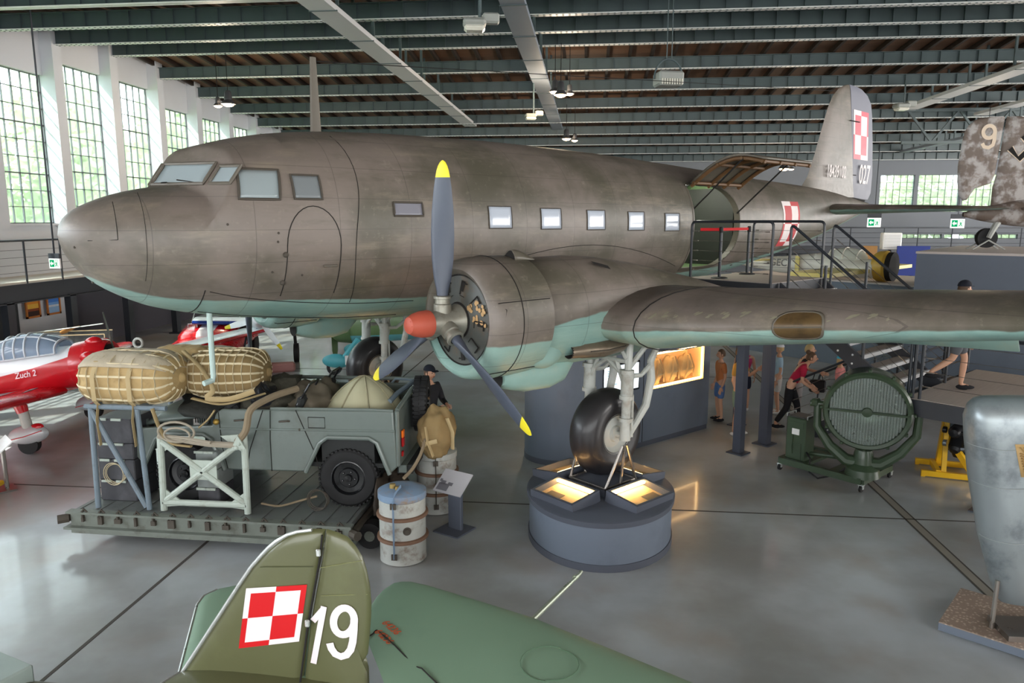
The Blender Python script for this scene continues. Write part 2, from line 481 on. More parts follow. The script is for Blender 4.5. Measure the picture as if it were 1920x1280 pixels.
def ztop(x, lat):
    w = max(f_w(x), 1e-4); q = min(abs(lat) / w, 1); zw = f_zw(x)
    zn = zw + (f_nose(x) - zw) * (1 - q ** 2.2) ** (1 / 2.2)
    if x < -4.45: return zn
    p = f_px(x); zc = zw + (f_cab(x) - zw) * (1 - q ** p) ** (1 / p)
    zf = 4.52 + (x + 4.35 - .6 * abs(lat)) * 1.45
    if x > -3: return zc
    return max(zn, min(zc, zf))
def zbot(x, lat):
    w = max(f_w(x), 1e-4); q = min(abs(lat) / w, 1); zw = f_zw(x)
    return zw - (zw - f_bot(x)) * (1 - q ** 2.15) ** (1 / 2.15)
def side(x, z):
    zw = f_zw(x); w = f_w(x)
    if z >= zw:
        p = f_px(x); q = min(1, max(0, (z - zw) / (f_cab(x) - zw))); return w * (1 - q ** p) ** (1 / p)
    q = min(1, (zw - z) / (zw - f_bot(x))); return w * (1 - q ** 2.15) ** (1 / 2.15)
f_line = pchip([(-5.3, 3.66), (-5.08, 3.53), (-4.83, 3.40), (-4.04, 3.24), (-2.5, 3.16), (-1.4, 3.1), (2, 3.08), (6, 3.2), (9, 3.46), (11, 3.72), (13, 4.1), (15, 4.5)])

def ac_paint():
    m, t, out = nt('aircraft_paint'); k = NT(t)
    tc = k.n('ShaderNodeTexCoord').outputs['Object']
    at = k.n('ShaderNodeAttribute', attribute_name='paint').outputs['Fac']
    wob = k.math('MULTIPLY', k.math('SUBTRACT', k.noise(tc, 2.5, 3), .5), .06)
    f = k.ramp(k.math('ADD', at, wob), -.012, .012)
    big = k.noise(tc, .55, 5, .6); streak = k.noise(tc, 1.6, 7, .7, (.35, 1, 2.2)); fine = k.noise(tc, 9, 6, .7)
    top = k.mix(k.ramp(big, .38, .62), s2l((86, 82, 70)), s2l((120, 110, 102)))
    top = k.mix(k.math('MULTIPLY', k.ramp(streak, .52, .72), .65), top, s2l((138, 128, 112)))
    top = k.mix(k.math('MULTIPLY', k.ramp(streak, .5, .25), .5), top, s2l((74, 72, 58)))
    top = k.mix(k.math('MULTIPLY', k.ramp(fine, .55, .75), .4), top, s2l((146, 138, 124)))
    bot = k.mix(k.ramp(streak, .3, .7), s2l((122, 156, 148)), s2l((146, 176, 166)))
    bot = k.mix(k.math('MULTIPLY', k.ramp(big, .52, .72), .55), bot, s2l((158, 168, 150)))
    col = k.mix(f, bot, top)
    # riveted skin joints
    sx = k.n('ShaderNodeSeparateXYZ'); k.l(tc, sx.inputs[0])
    def lines(o, per, wd, off=0):
        q = k.math('FRACT', k.math('ADD', k.math('DIVIDE', o, per), off)); return k.math('LESS_THAN', q, wd / per)
    ln = k.math('MAXIMUM', lines(sx.outputs[0], 1.016, .010, .5), lines(sx.outputs[2], .37, .007, .1))
    col = k.mix(k.math('MULTIPLY', ln, .4), col, s2l((52, 48, 44)))
    k.bsdf(out, col, k.math('ADD', k.math('MULTIPLY', fine, .25), .33), 0, .5, streak, .06)
    return m
M_ac = ac_paint()
M_tq = mat('turquoise_paint', (136, 167, 158), .5, var=.1, dirt=(160, 170, 150), dscale=2)
M_acg = mat('olive_grey_paint', (98, 92, 82), .5, var=.12, dirt=(80, 74, 60))
M_plex = glass('cockpit_plexiglass', (178, 190, 192), .12, .62, (210, 220, 222))  # pale body colour stands in for bright windows seen through the cockpit
M_cabp = glass('cabin_pane', (205, 214, 226), .12, .8, (225, 232, 240))  # blue-white body colour imitates daylight showing through the cabin
M_seal = mat('window_seal', (74, 68, 60), .7)
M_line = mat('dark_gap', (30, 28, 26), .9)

# ---- fuselage shell, door cut out of the left side
XD0, XD1, ZD0, ZD1 = 4.75, 6.42, 3.24, 4.80
def doorshape(x, z, g=0):
    if not (XD0 - g < x < XD1 + g and ZD0 - g < z < ZD1 + g): return False
    r = .62
    for cz, s in ((ZD1 - r, 1), (ZD0 + r, -1)):
        if x > XD1 - r and (z - cz) * s > 0:
            return (x - XD1 + r) ** 2 + (z - cz) ** 2 < (r + g) ** 2
    return True
def ring(x, n=48, off=0):
    w = f_w(x) - off; P = []; w = max(w, .002)
    for k in range(n):
        t = pi * k / n; lat = w * cos(t)
        P.append(A(x, lat, ztop(x, lat) - (off if 0 < t < pi else 0)))
    for k in range(n):
        t = pi + pi * k / n; lat = w * cos(t)
        P.append(A(x, lat, zbot(x, lat) + (off if t > pi else 0)))
    return P
st = [-5.3, -5.297, -5.285, -5.27, -5.25, -5.22, -5.18, -5.13, -5.06, -4.97, -4.86, -4.74, -4.62, -4.5]
x = -4.47
while x < -3.0: st.append(x); x += .03
x = -3.0
while x < 4.4: st.append(x); x += .2
x = 4.4
while x < 6.8: st.append(x); x += .025
while x < 14.9: st.append(x); x += .3
st.append(14.9)
mb = MB(); mb.loft([ring(x) for x in st], cap=True)
keep = []
for f in mb.f:
    c = sum((V(mb.v[i]) for i in f), V()) / len(f)
    keep.append(not (c.y < -.3 and doorshape(c.x, c.z)))
mb.f = [f for f, k in zip(mb.f, keep) if k]; mb.m = [0] * len(mb.f)
mb.attr = [p[2] - f_line(p[0]) for p in mb.v]
fus = mb.build('fuselage', M_ac, AC, ang=30)

# ---- door jamb, dark green cabin behind the opening, hinged cargo door
def dooroutline(g=0, n=14):
    def base(g):
        r = .62 + g; P = [(XD0 - g, ZD0 - g)]
        P += [(XD1 - .62 + r * sin(pi / 2 * i / n), ZD0 + .62 - r * cos(pi / 2 * i / n)) for i in range(n + 1)]
        P += [(XD1 - .62 + r * cos(pi / 2 * i / n), ZD1 - .62 + r * sin(pi / 2 * i / n)) for i in range(n + 1)]
        return P + [(XD0 - g, ZD1 + g)]
    P = base(g); B = base(0); Q = []
    for i in range(len(P)):
        (a, b), (c, d) = P[i], P[(i + 1) % len(P)]; (e, f), (h, j) = B[i], B[(i + 1) % len(P)]
        m = max(1, int(sqrt((e - h) ** 2 + (f - j) ** 2) / .12))
        Q += [(a + (c - a) * t / m, b + (d - b) * t / m) for t in range(m)]
    return Q
M_cab = mat('cabin_green', (98, 122, 84), .7, var=.35, scale=5, dirt=(28, 30, 26), dscale=4)
M_cabd = mat('cabin_dark_trim', (44, 46, 42), .7, var=.3)
mb = MB()
rings = []
for g, dep in ((.035, .012), (.05, -.0), (-.005, .012), (-.005, -.12)):
    rings.append([A(x_, side(x_, z_) + dep, z_) for x_, z_ in dooroutline(g)])
mb.loft([rings[1], rings[0], rings[2], rings[3]])
mb.build('door_frame', mat('door_frame_metal', (92, 86, 76), .5), AC)
mb = MB()
mb.loft([[A(x, lat * .93, max(3.2, z)) for x, lat, z in [(x, f_w(x) * cos(2 * pi * k / 28), f_zw(x) + (f_cab(x) - f_zw(x) - .06) * sin(2 * pi * k / 28) if sin(2 * pi * k / 28) > 0 else f_zw(x) + (f_zw(x) - f_bot(x)) * sin(2 * pi * k / 28)) for k in range(28)] if True] for x in [3.6, 4.0, 4.4, 4.8, 5.2, 5.6, 6.0, 6.4, 6.8, 7.2]], cap=True)
mb.f = [f for f in mb.f if not (sum(mb.v[i][1] for i in f) / len(f) < -.55 and len(f) == 4 and 4.3 < sum(mb.v[i][0] for i in f) / len(f) < 6.9)]; mb.m = [0] * len(mb.f)
cabn = mb.build('cabin_interior', M_cab, AC)
mb = MB()
for x in (4.2, 4.75, 5.3, 5.85, 6.4, 6.9):
    mb.tube([A(x, -f_w(x) * .9 * cos(t), f_zw(x) + (f_cab(x) - f_zw(x) - .1) * sin(t)) for t in [pi * i / 12 for i in range(7)]], .03, 6)
mb.box(A(5.5, -.75, 3.55), (1.6, .3, .06)); mb.box(A(6.85, .1, 4.0), (.06, 1.2, 1.6))
mb.build('cabin_frames', M_cabd, cabn)
mb = MB()
def doorpt(u, v, d=0):
    th = v * 1.0; x = XD0 + (XD1 - XD0) * u
    r = 1.7; lat = 1.06 + 1.48 * v; z = 4.84 + .36 * v + .24 * sin(pi * v) + d
    return A(x, lat, z)
mb.grid(lambda u, v: doorpt(u, v), 12, 12)
mb.build('cargo_door', M_ac, AC, solid=.035).data.attributes.new('paint', 'FLOAT', 'POINT').data.foreach_set('value', [1.0] * 169)
door = AC.children[-1]
mb = MB()
for u in (.03, .35, .66, .97): mb.tube([doorpt(u, i / 10, -.075) for i in range(11)], .035, 6)
for v in (.05, .38, .7, .97): mb.tube([doorpt(i / 6, v, -.075) for i in range(7)], .03, 6)
mb.build('door_ribs', mat('door_inner_brown', (104, 74, 44), .6, var=.3, dirt=(50, 34, 22)), door)
for x in (XD0 + .02, XD1 - .05):
    mb = MB(); mb.tube([A(x + .01, 1.06, 4.28), doorpt((x - XD0) / (XD1 - XD0), .72, -.08)], .016, 6); mb.build('door_strut', M_line, door)

# ---- glazing
def wpatch(x0, x1, z0, z1, off, sh=0, n=6):
    return lambda u, v: A(x0 + (x1 - x0) * u + sh * (v - .5), side(x0 + (x1 - x0) * u, z0 + (z1 - z0) * v) + off, z0 + (z1 - z0) * v)
def pane(name, fn, m, wd=.03, fm=None, n=6):
    mb = MB(); mb.grid(fn, n, n); o = mb.build(name, m, AC, solid=.006)
    q = [fn(i / n, 0) for i in range(n)] + [fn(1, i / n) for i in range(n)] + [fn(1 - i / n, 1) for i in range(n)] + [fn(0, 1 - i / n) for i in range(n)]
    mb = MB(); mb.tube(q, wd, 6, closed=True); mb.build('window_seal', fm or M_seal, o)
    return o
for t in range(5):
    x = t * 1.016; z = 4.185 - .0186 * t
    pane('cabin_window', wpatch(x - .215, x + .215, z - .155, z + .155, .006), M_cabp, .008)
pane('small_window', wpatch(-1.77, -1.33, 4.2, 4.37, .006), glass('dusty_pane', (150, 150, 160), .15, .7), .014)
def wind(l0, l1, z0, z1):
    def fn(u, v):
        l = l0 + (l1 - l0) * u; z = z0 + (z1 - z0) * v
        return A(-4.35 + .6 * l + (z - 4.52) / 1.45 - .012, l, z + .008)
    return fn
for s in (1, -1):
    pane('windscreen_pane', wind(.05 * s, .66 * s, 4.545, 4.78) if s > 0 else (lambda u, v: (lambda p: V((p.x, -p.y, p.z)))(wind(.05, .66, 4.545, 4.78)(u, v))), M_plex, .02, M_acg)
    pane('windscreen_pane', wind(.73, .97, 4.545, 4.74) if s > 0 else (lambda u, v: (lambda p: V((p.x, -p.y, p.z)))(wind(.73, .97, 4.545, 4.74)(u, v))), M_plex, .02, M_acg)
pane('cockpit_window', wpatch(-3.68, -3.23, 4.38, 4.72, .01, .05), M_plex, .016)
pane('cockpit_window', wpatch(-3.08, -2.74, 4.39, 4.67, .008), glass('scratched_pane', (128, 134, 136), .3, .85), .014)
# crew hatch outline, seams, small fittings
def seam(pts, r=.006, name='skin_seam', m=None):
    mb = MB(); mb.tube([A(x, side(x, z) + .001, z) for x, z in pts], r, 5); return mb.build(name, m or M_line, AC)
seam([(-3.2 + .0, 3.25 + .1 * i) for i in range(6)] + [(-2.865 - .335 * cos(pi * i / 16), 3.85 + .46 * sin(pi * i / 16)) for i in range(17)] + [(-2.53, 3.85 - .1 * i) for i in range(7)] , .006, 'crew_hatch_edge')
seam([(-2.28 + .05 * sin(i / 3), 5.2 - .1 * i) for i in range(22)], .005)
seam([(-4.86, 4.34 - .05 * i) for i in range(9)], .004); seam([(-4.86, 3.94), (-5.1, 3.93)], .004); seam([(-4.62, 4.44 - .05 * i) for i in range(20)], .003)
for x, z, r, nm in ((-3.22, 3.75, .035, 'hatch_hinge'), (-3.22, 3.42, .035, 'hatch_hinge'), (-3.3, 4.0, .014, 'skin_fitting'), (-3.31, 3.9, .014, 'skin_fitting'), (-3.36, 3.55, .014, 'skin_fitting'), (-3.0, 3.5, .014, 'skin_fitting'), (-3.85, 4.1, .014, 'skin_fitting'), (-5.2, 3.86, .014, 'skin_fitting'), (-5.0, 3.46, .016, 'skin_fitting')):
    mb = MB(); mb.ball(A(x, side(x, z), z), r, 8, 6); mb.build(nm, M_seal, AC)
mb = MB(); mb.tube([A(-2.75, side(-2.75, 3.6) + .02, 3.6), A(-2.58, side(-2.58, 3.6) + .03, 3.6)], .014, 6); mb.build('hatch_handle', M_acg, AC)
# belly access panel lines
mb = MB()
for l in (.35, .8): mb.tube([A(-4.0 + .25 * i, l, zbot(-4.0 + .25 * i, l) - .002) for i in range(12)], .006, 5)
mb.tube([A(-4.05, .0 + .1 * i, zbot(-4.05, .1 * i) - .002) for i in range(9)], .006, 5)
mb.build('belly_panel_edge', M_line, AC)
mb = MB(); mb.tube([A(-2.2, 0, 5.28), A(-2.2, 0, 6.25)], [.05, .028], 8, sc=(1.6, .7)); mb.build('antenna_mast', M_acg, AC)
mb = MB(); mb.tube([A(-3.85, .3, 3.05), A(-3.85, .3, 2.28), A(-3.86, .3, 2.22), A(-3.98, .33, 2.2)], .034, 10)
mb.build('pitot_pipe', mat('pale_pipe', (176, 196, 190), .5), AC)
mb = MB()
mb.tube([A(-4.3, .35, 4.56), A(-4.12, .12, 4.58)], .008, 5); mb.tube([A(-3.97, .6, 4.56), A(-4.12, .32, 4.6)], .008, 5)
mb.build('windscreen_wiper', M_line, AC)

# roundel on the rear fuselage
M_mred = mat('faded_red', (196, 72, 76), .6); M_mwht = mat('faded_white', (236, 226, 224), .6)
checker(lambda u, v: A(8.55 + .95 * u, side(8.55 + .95 * u, 3.56 + 1.0 * v) + .006, 3.56 + 1.0 * v), AC, M_mred, M_mwht)

# ---- wings
def naca(t, n=18, camber=.02):
    P = []
    for i in range(n + 1):
        x = (1 - cos(pi * (1 - i / n))) / 2; y = 5 * t * (.2969 * sqrt(x) - .126 * x - .3516 * x * x + .2843 * x ** 3 - .1036 * x ** 4)
        P.append((x, y + camber * 4 * x * (1 - x)))
    for i in range(1, n):
        x = (1 - cos(pi * i / n)) / 2; y = 5 * t * (.2969 * sqrt(x) - .126 * x - .3516 * x * x + .2843 * x ** 3 - .1036 * x ** 4)
        P.append((x, -y + camber * 4 * x * (1 - x)))
    return P
def wsec(lat, le, zl, ch, t, inc=2):
    c, s = cos(radians(inc)), sin(radians(inc))
    return [A(le + (x * c + z * s) * ch, lat, zl + (z * c - x * s) * ch) for x, z in naca(t)]
WJ = 3.72; WLE = -.28; WZ = 2.89
def wl(lat): return WLE + .277 * max(0, lat - WJ)
def wz(lat): return WZ + .087 * max(0, lat - WJ)
def wc(lat): return 4.3 if lat <= WJ else 4.3 + (1.55 - 4.3) * (lat - WJ) / (14.0 - WJ)
for s in (1, -1):
    mb = MB(); lats = [.0, 1, 2, 3, WJ - .02, WJ, WJ + .16, WJ + .18, 4.5, 5.5, 6.5, 7.5, 9, 10.5, 12, 13, 13.6, 14.0, 14.3, 14.45]
    secs = []
    for l in lats:
        ch = wc(l); le = wl(l); th = .17 - .009 * max(0, l - WJ)
        if l > 13: q = (l - 13) / 1.5; k = sqrt(max(.02, 1 - q * q)); le += (1 - k) * ch * .45; ch *= k
        if WJ - .01 < l < WJ + .17: th += .008
        secs.append([V((p.x, p.y * s, p.z)) for p in wsec(l, le, wz(l), ch, th)])
    mb.loft(secs, cap=True)
    n = len(secs[0])
    mb.attr = [(p.z - (wz(l) - .045)) if j <= 18 or p.x < wl(l) + .5 else -1 for l, sc_ in zip(lats, secs) for j, p in enumerate(sc_)]
    wg = mb.build('wing', M_ac, AC, ang=40, fixn=True)
    mb = MB()
    for sg in range(2):
        pass
    fl = [(1.0, 6.75)]
    for a, b in fl:
        P = []
        for l in (a, b):
            te = wl(l) + wc(l) * .99; zt = wz(l) - .12; q = .8 if l < 5 else .62
            P.append((A(te - q - .05, l * s, zt - .0), A(te - .3, l * s, zt - .5)))
        mb.add([P[0][0], P[1][0], P[1][1], P[0][1]], [(0, 1, 2, 3)])
    mb.build('flap', M_tq, wg, solid=.02)
    if s > 0:
        mb = MB(); q = wsec(WJ + .17, wl(WJ), wz(WJ), wc(WJ) , .178); mb.tube(q, .007, 5, closed=True); mb.build('wing_joint_line', M_line, wg)
        # landing light recess on the leading edge
        mb = MB(); rim = MB(); out = []
        for i in range(28):
            a = 2 * pi * i / 28; ca, sa = cos(a), sin(a)
            du = .25 * abs(ca) ** .6 * (1 if ca > 0 else -1); dv = .78 * abs(sa) ** .7 * (1 if sa > 0 else -1)
            out.append((du, dv))
        def lept(du, dv, off=0):
            l = 5.62 + du; t = .17 - .009 * (l - WJ); ch = wc(l); best = None
            # dv in -1..1 runs round the nose of the section
            x = .06 * dv * dv; y = 5 * t * (.2969 * sqrt(x) - .126 * x) * (1 if dv > 0 else -1) + .08 * x
            p = A(wl(l) + x * ch - off * (1 - abs(dv) * .8), l, wz(l) + y * ch + off * dv - x * ch * .035); return p
        vs = [lept(u, v, .006) for u, v in out] + [lept(u * .9, v * .9, .008) for u, v in out]
        rim.add(vs, [(i, (i + 1) % 28, 28 + (i + 1) % 28, 28 + i) for i in range(28)])
        lt = rim.build('landing_light', M_acg, wg, solid=.006)
        g = MB(); g.grid(lambda u, v: lept((2 * u - 1) * .23 * (1 - abs(2 * v - 1) ** 4 * .35), (2 * v - 1) * .72, .005), 10, 14); g.build('light_recess', mat('recess_brown', (88, 70, 44), .35, var=.35, scale=7, dirt=(44, 32, 20), dscale=5), lt)
        g = MB(); g.tube([lept(-.22 + .044 * i, -.02, .01) for i in range(11)], .007, 5); g.build('recess_rib', M_acg, lt)
        # wiped paint patches along the leading edge
        rr = random.Random(5); g = MB()
        for l, v, w_, h_ in [(4.05, .5, .04, .2), (4.2, .55, .05, .16), (4.32, .52, .03, .12), (4.55, .55, .06, .2), (4.7, .5, .05, .14), (4.85, .55, .07, .22), (5.05, .6, .06, .2), (5.38, .42, .05, .1), (6.1, .42, .06, .25), (6.28, .5, .05, .2), (6.42, .35, .03, .14), (5.9, .3, .03, .1)]:
            for q in range(5):
                dl = rr.uniform(-.5, .5) * w_; dv = rr.uniform(-.5, .5) * h_; a = w_ * rr.uniform(.2, .45); b = h_ * rr.uniform(.2, .4)
                g.add([lept(l - 5.62 + dl + a * cos(i * pi / 4) + .25 * b * sin(i * pi / 4), v + dv + b * sin(i * pi / 4), .014) for i in range(8)], [list(range(8))])
        g.build('worn_paint_stain', mat('worn_grey_paint', (134, 130, 110), .5), wg)

# ---- engines
M_cowlin = mat('engine_baffle', (78, 80, 76), .45, var=.2, dirt=(110, 78, 40), dscale=4)
M_blade = mat('blade_grey', (74, 80, 92), .42, var=.12)
M_tip = mat('blade_tip_yellow', (232, 214, 40), .45)
M_hub = mat('hub_metal', (150, 148, 136), .4, .5, var=.3, dirt=(86, 76, 58), dscale=6)
M_dome = mat('spinner_red', (178, 82, 62), .55)
M_exh = mat('exhaust_metal', (128, 116, 100), .35, .6, var=.25, dirt=(80, 62, 48), dscale=3)
M_gear = mat('gear_grey', (176, 178, 172), .45, var=.15, dirt=(120, 104, 84), dscale=4)
M_tyre = mat('aircraft_tyre', (34, 32, 34), .42, var=.25, scale=3, coat=.15)
def engine(s):
    L = 2.72 * s; Z = 3.03
    def R(x, r, a): return A(x, L + r * sin(a), Z + r * cos(a))
    # nacelle: round body merging back into the wing
    mb = MB(); N = 40; rings = []; at = []
    for x, r, dz, sq in [(-1.4, .5, 0, 0), (-1.14, .57, 0, 0), (-1.0, .625, 0, 0), (-.66, .675, 0, .0), (-.3, .69, -.01, .0), (.2, .68, -.03, .02), (.9, .64, -.08, .05), (1.6, .56, -.13, .08), (2.4, .45, -.17, .1), (3.2, .3, -.2, .1), (3.8, .14, -.2, .1), (4.0, .03, -.2, 0)]:
        q = [A(x, L + r * sin(2 * pi * k / N), Z + dz + r * cos(2 * pi * k / N)) for k in range(N)]
        rings.append(q); bl = 2.93 - .05 * 0 + (.13 if x > -.3 else .13 * max(0, (x + 1.1) / .8))
        at += [p.z - bl for p in q]
    mb.loft(rings, cap=True); mb.attr = at
    nac = mb.build('engine_nacelle', M_ac, AC, ang=40)
    # cowling ring
    mb = MB(); prof = [(.5, -1.86), (.53, -1.93), (.58, -1.965), (.63, -1.95), (.68, -1.88), (.705, -1.75), (.712, -1.6), (.712, -1.35), (.703, -1.1), (.69, -1.1), (.685, -1.5)]
    N = 64; rings = [[R(x, r, 2 * pi * k / N) for k in range(N)] for r, x in prof]
    mb.loft(rings); mb.attr = [p.z - 2.79 for q in rings for p in q]
    cw = mb.build('engine_cowling', M_ac, AC, ang=50)
    mb = MB()
    for x in (-1.58,): mb.tube([R(x, .714, 2 * pi * k / 64) for k in range(64)], .006, 5, closed=True)
    for a in (1.22, -1.22, 2.5): mb.tube([R(-1.9 + .05 * i, .694 if i == 0 else .7135, a) for i in range(16)], .005, 5)
    mb.tube([R(-1.89, .655, 1.22 + .0), R(-1.8, .695, 1.33), R(-1.83, .685, 1.5)], .005, 5)
    mb.build('cowling_seam', M_line, cw)
    if s > 0:
        mb = MB(); mb.grid(lambda u, v: R(-1.3 + .3 * u, .712 + .0 + .09 * sin(pi * v) * (1 - u * u), .22 + .3 * (v - .5)), 8, 8); mb.build('air_scoop', M_ac, cw, solid=.012).data.attributes.new('paint', 'FLOAT', 'POINT').data.foreach_set('value', [1.0] * 81)
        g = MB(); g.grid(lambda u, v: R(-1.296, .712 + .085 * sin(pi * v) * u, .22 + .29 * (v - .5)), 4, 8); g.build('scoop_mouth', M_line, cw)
        g = MB(); g.grid(lambda u, v: R(-.12 + .22 * u, .688 + .012, .5 + .1 * v + .16 * u), 4, 4); g.build('vent_slot', M_line, nac)
    # front baffle plate with shutter slots
    mb = MB(); rings = [[R(x, r, 2 * pi * k / 64) for k in range(64)] for r, x in [(.515, -1.885), (.5, -1.905), (.36, -1.93), (.2, -1.94), (.18, -1.9)]]
    mb.loft(rings); bf = mb.build('engine_baffle', M_cowlin, AC)
    mb = MB(); mb.tube([R(-1.9, .517, 2 * pi * k / 64) for k in range(64)], .011, 6, closed=True)
    mb.tube([R(-1.93, .195, 2 * pi * k / 40) for k in range(40)], .02, 6, closed=True)
    for k in range(9):
        a = 2 * pi * k / 9 + .25; w_ = .13
        def q(r, da): return R(-1.924 - .024 * (1 - (r - .2) / .32), r, a + da)
        if k % 2 == 0:
            mb.add([q(.46, -w_), q(.46, w_ * .2), q(.34, w_ * .2), q(.34, -w_)], [(0, 1, 2, 3)])
        mb.tube([q(.3, -w_), q(.44, -w_ * .8), q(.44, w_ * .8)], .009, 5); mb.tube([q(.29, -w_), q(.29, w_)], .004, 5)
    mb.build('baffle_slots', M_line, bf)
    rr = random.Random(3); mb = MB()
    for a, r, w_ in [(1.05, .37, .05), (1.25, .44, .05), (1.42, .3, .06), (1.5, .43, .04), (.95, .27, .04)]:
        for q in range(6):
            aa = a + rr.uniform(-.12, .12); r2 = r + rr.uniform(-.04, .04); k0 = rr.uniform(.012, .03)
            mb.add([R(-1.945 + .05 * (r2 - .2) , r2 + k0 * sin(t * pi / 3), aa + k0 / r2 * cos(t * pi / 3)) for t in range(6)], [list(range(6))])
    if s > 0: mb.build('bare_metal_stain', mat('bare_ochre_metal', (186, 150, 104), .5, var=.3), bf)
    # propeller
    mb = MB(); HX = -2.16
    mb.lathe([(.0, -.3), (.08, -.29), (.12, -.2), (.14, -.05), (.15, .1), (.19, .2), (.17, .26)], A(HX, L, Z), (1, 0, 0), 24)
    pr = mb.build('propeller', M_hub, AC)
    mb = MB(); mb.lathe([(0, -.47), (.05, -.468), (.09, -.45), (.105, -.42), (.125, -.38), (.145, -.3), (.15, -.22), (.148, -.19), (.12, -.18)], A(HX, L, Z), (1, 0, 0), 28)
    for k in range(8): mb.ball(R(HX - .455, .07, 2 * pi * k / 8), .008, 6, 4)
    mb.build('spinner_dome', M_dome, pr)
    a0s = (radians(1.5), radians(124), radians(240)) if s > 0 else (radians(60), radians(180), radians(300))
    for a0 in a0s:
        er = V((0, -sin(a0), cos(a0))); ex = V((1, 0, 0)); et = er.cross(ex); o = A(HX, L, Z)
        mb = MB()
        mb.lathe([(.1, .08), (.1, .2), (.085, .21), (.085, .26), (.1, .265), (.1, .29), (.07, .3)], o, er, 16)
        rings = []; secs = [(.28, .06, .06, 60), (.36, .07, .055, 52), (.5, .1, .04, 44), (.7, .125, .03, 36), (.95, .14, .022, 29), (1.2, .138, .016, 24), (1.45, .115, .012, 21), (1.57, .095, .010, 20)]
        def sec(r, hw, th, tw):
            c, sn = cos(radians(tw)), -sin(radians(tw)); P = []
            for k in range(14):
                t = 2 * pi * k / 14; a, b = hw * cos(t), th * sin(t)
                P.append(o + er * r + et * (a * c - b * sn) * (1 if True else 1) + ex * (a * sn + b * c))
            return P
        mb.build('blade_cuff', M_hub, pr)
        mb = MB(); mb.loft([sec(*q) for q in secs], cap=True); bl = mb.build('propeller_blade', M_blade, pr)
        # tip
        mb = MB(); mb.loft([sec(*q) for q in [(1.57, .0955, .0102, 20), (1.64, .08, .009, 20), (1.69, .062, .008, 19), (1.73, .036, .006, 19), (1.75, .006, .003, 19)]], cap=True)
        mb.build('blade_tip', M_tip, pr)
    # exhaust and oil cooler fairing below
    if s > 0:
        mb = MB(); mb.tube([A(-.66, L + .5, 2.58), A(-.5, L + .52, 2.575), A(-.46, L + .52, 2.58), A(-.1, L + .54, 2.57), A(.25, L + .53, 2.58), A(.62, L + .5, 2.66)], [.085, .085, .1, .115, .1, .02], 18, cap=False)
        ex = mb.build('exhaust_pipe', M_exh, AC)
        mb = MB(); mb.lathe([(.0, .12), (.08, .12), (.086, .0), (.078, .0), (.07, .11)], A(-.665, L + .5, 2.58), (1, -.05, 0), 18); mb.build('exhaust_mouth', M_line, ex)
        mb = MB(); mb.tube([A(-.4, L + .628, 2.57), A(-.1, L + .658, 2.56), A(.25, L + .634, 2.57)], .008, 5); mb.build('exhaust_seam', M_seal, ex)
        mb = MB(); mb.ball(A(-.98, L + .38, Z - .42), .24, 18, 12, (1.3, .62, .85)); q = mb.build('exhaust_fairing', M_tq, AC)
    mb = MB(); rings = []
    for x, hw, z0, z1 in [(-1.38, .16, 2.36, 2.20), (-1.3, .24, 2.45, 2.14), (-1.05, .3, 2.5, 2.08), (-.7, .31, 2.5, 2.07), (-.45, .28, 2.5, 2.12), (-.25, .2, 2.5, 2.3), (-.1, .1, 2.5, 2.42)]:
        rings.append([A(x, L + hw * (abs(cos(t)) ** .7) * (1 if cos(t) > 0 else -1), (z0 + z1) / 2 + (z0 - z1) / 2 * (abs(sin(t)) ** .7) * (1 if sin(t) > 0 else -1)) for t in [2 * pi * k / 20 for k in range(20)]])
    mb.loft(rings, cap=True); oc = mb.build('oil_cooler_fairing', M_tq, AC)
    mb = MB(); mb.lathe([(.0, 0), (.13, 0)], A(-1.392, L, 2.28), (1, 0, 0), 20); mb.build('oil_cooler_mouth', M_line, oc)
    # landing gear
    WX_, WL_, WZ_ = .36, 2.95 * s, 1.34
    mb = MB(); prof = []
    for k in range(25):
        t = -pi * .5 + pi * k / 24 * 1.0
        prof.append((.36 + .235 * cos(t) ** .8 if cos(t) > 1e-6 else .36, .225 * sin(t)))
    mb.lathe([(.25, -.19)] + prof + [(.25, .19)], A(WX_, WL_, WZ_), (0, 1, 0), 48)
    ty = mb.build('tyre', M_tyre, AC, ang=60)
    mb = MB(); mb.lathe([(.0, -.2), (.1, -.2), (.11, -.16), (.2, -.12), (.24, -.16), (.27, -.2), (.275, -.18), (.25, -.1), (.25, .1), (.275, .18), (.27, .2), (.24, .16), (.2, .12), (.11, .16), (.1, .2), (0, .2)], A(WX_, WL_, WZ_), (0, 1, 0), 32)
    mb.tube([A(WX_, WL_ - .36, WZ_), A(WX_, WL_ + .36, WZ_)], .05, 10)
    mb.build('wheel_hub', M_gear, ty)
    for q in (-.33, .33):
        l = WL_ + q
        mb = MB(); top = V(A(.42, l * .98, 2.45))
        mb.tube([A(WX_, l, WZ_ - .05), A(WX_ + .005, l, WZ_ + .18)], [.075, .06], 12)
        mb.tube([A(WX_ + .005, l, WZ_ + .12), A(WX_ + .02, l, WZ_ + .55)], [.062, .062], 12); mb.tube([A(WX_ + .015, l, WZ_ + .5), A(WX_ + .03, l, WZ_ + .85)], .085, 12)
        mb.tube([A(WX_ + .03, l, WZ_ + .85), A(.42, l, 2.62)], .05, 10)
        for z in (.2, .5, .84): mb.tube([A(WX_ + .01, l, WZ_ + z), A(WX_ + .012, l, WZ_ + z + .05)], .095, 12)
        mb.build('oleo_leg', M_gear, AC)
        mb = MB()
        mb.tube([A(WX_ + .05, l, WZ_ - .02), A(WX_ + .42, l, WZ_ + .35), A(WX_ + .52, l, WZ_ + .7), A(WX_ + .5, l, WZ_ + .95), A(1.15, l, 2.7)], [.045, .055, .06, .05, .04], 10)
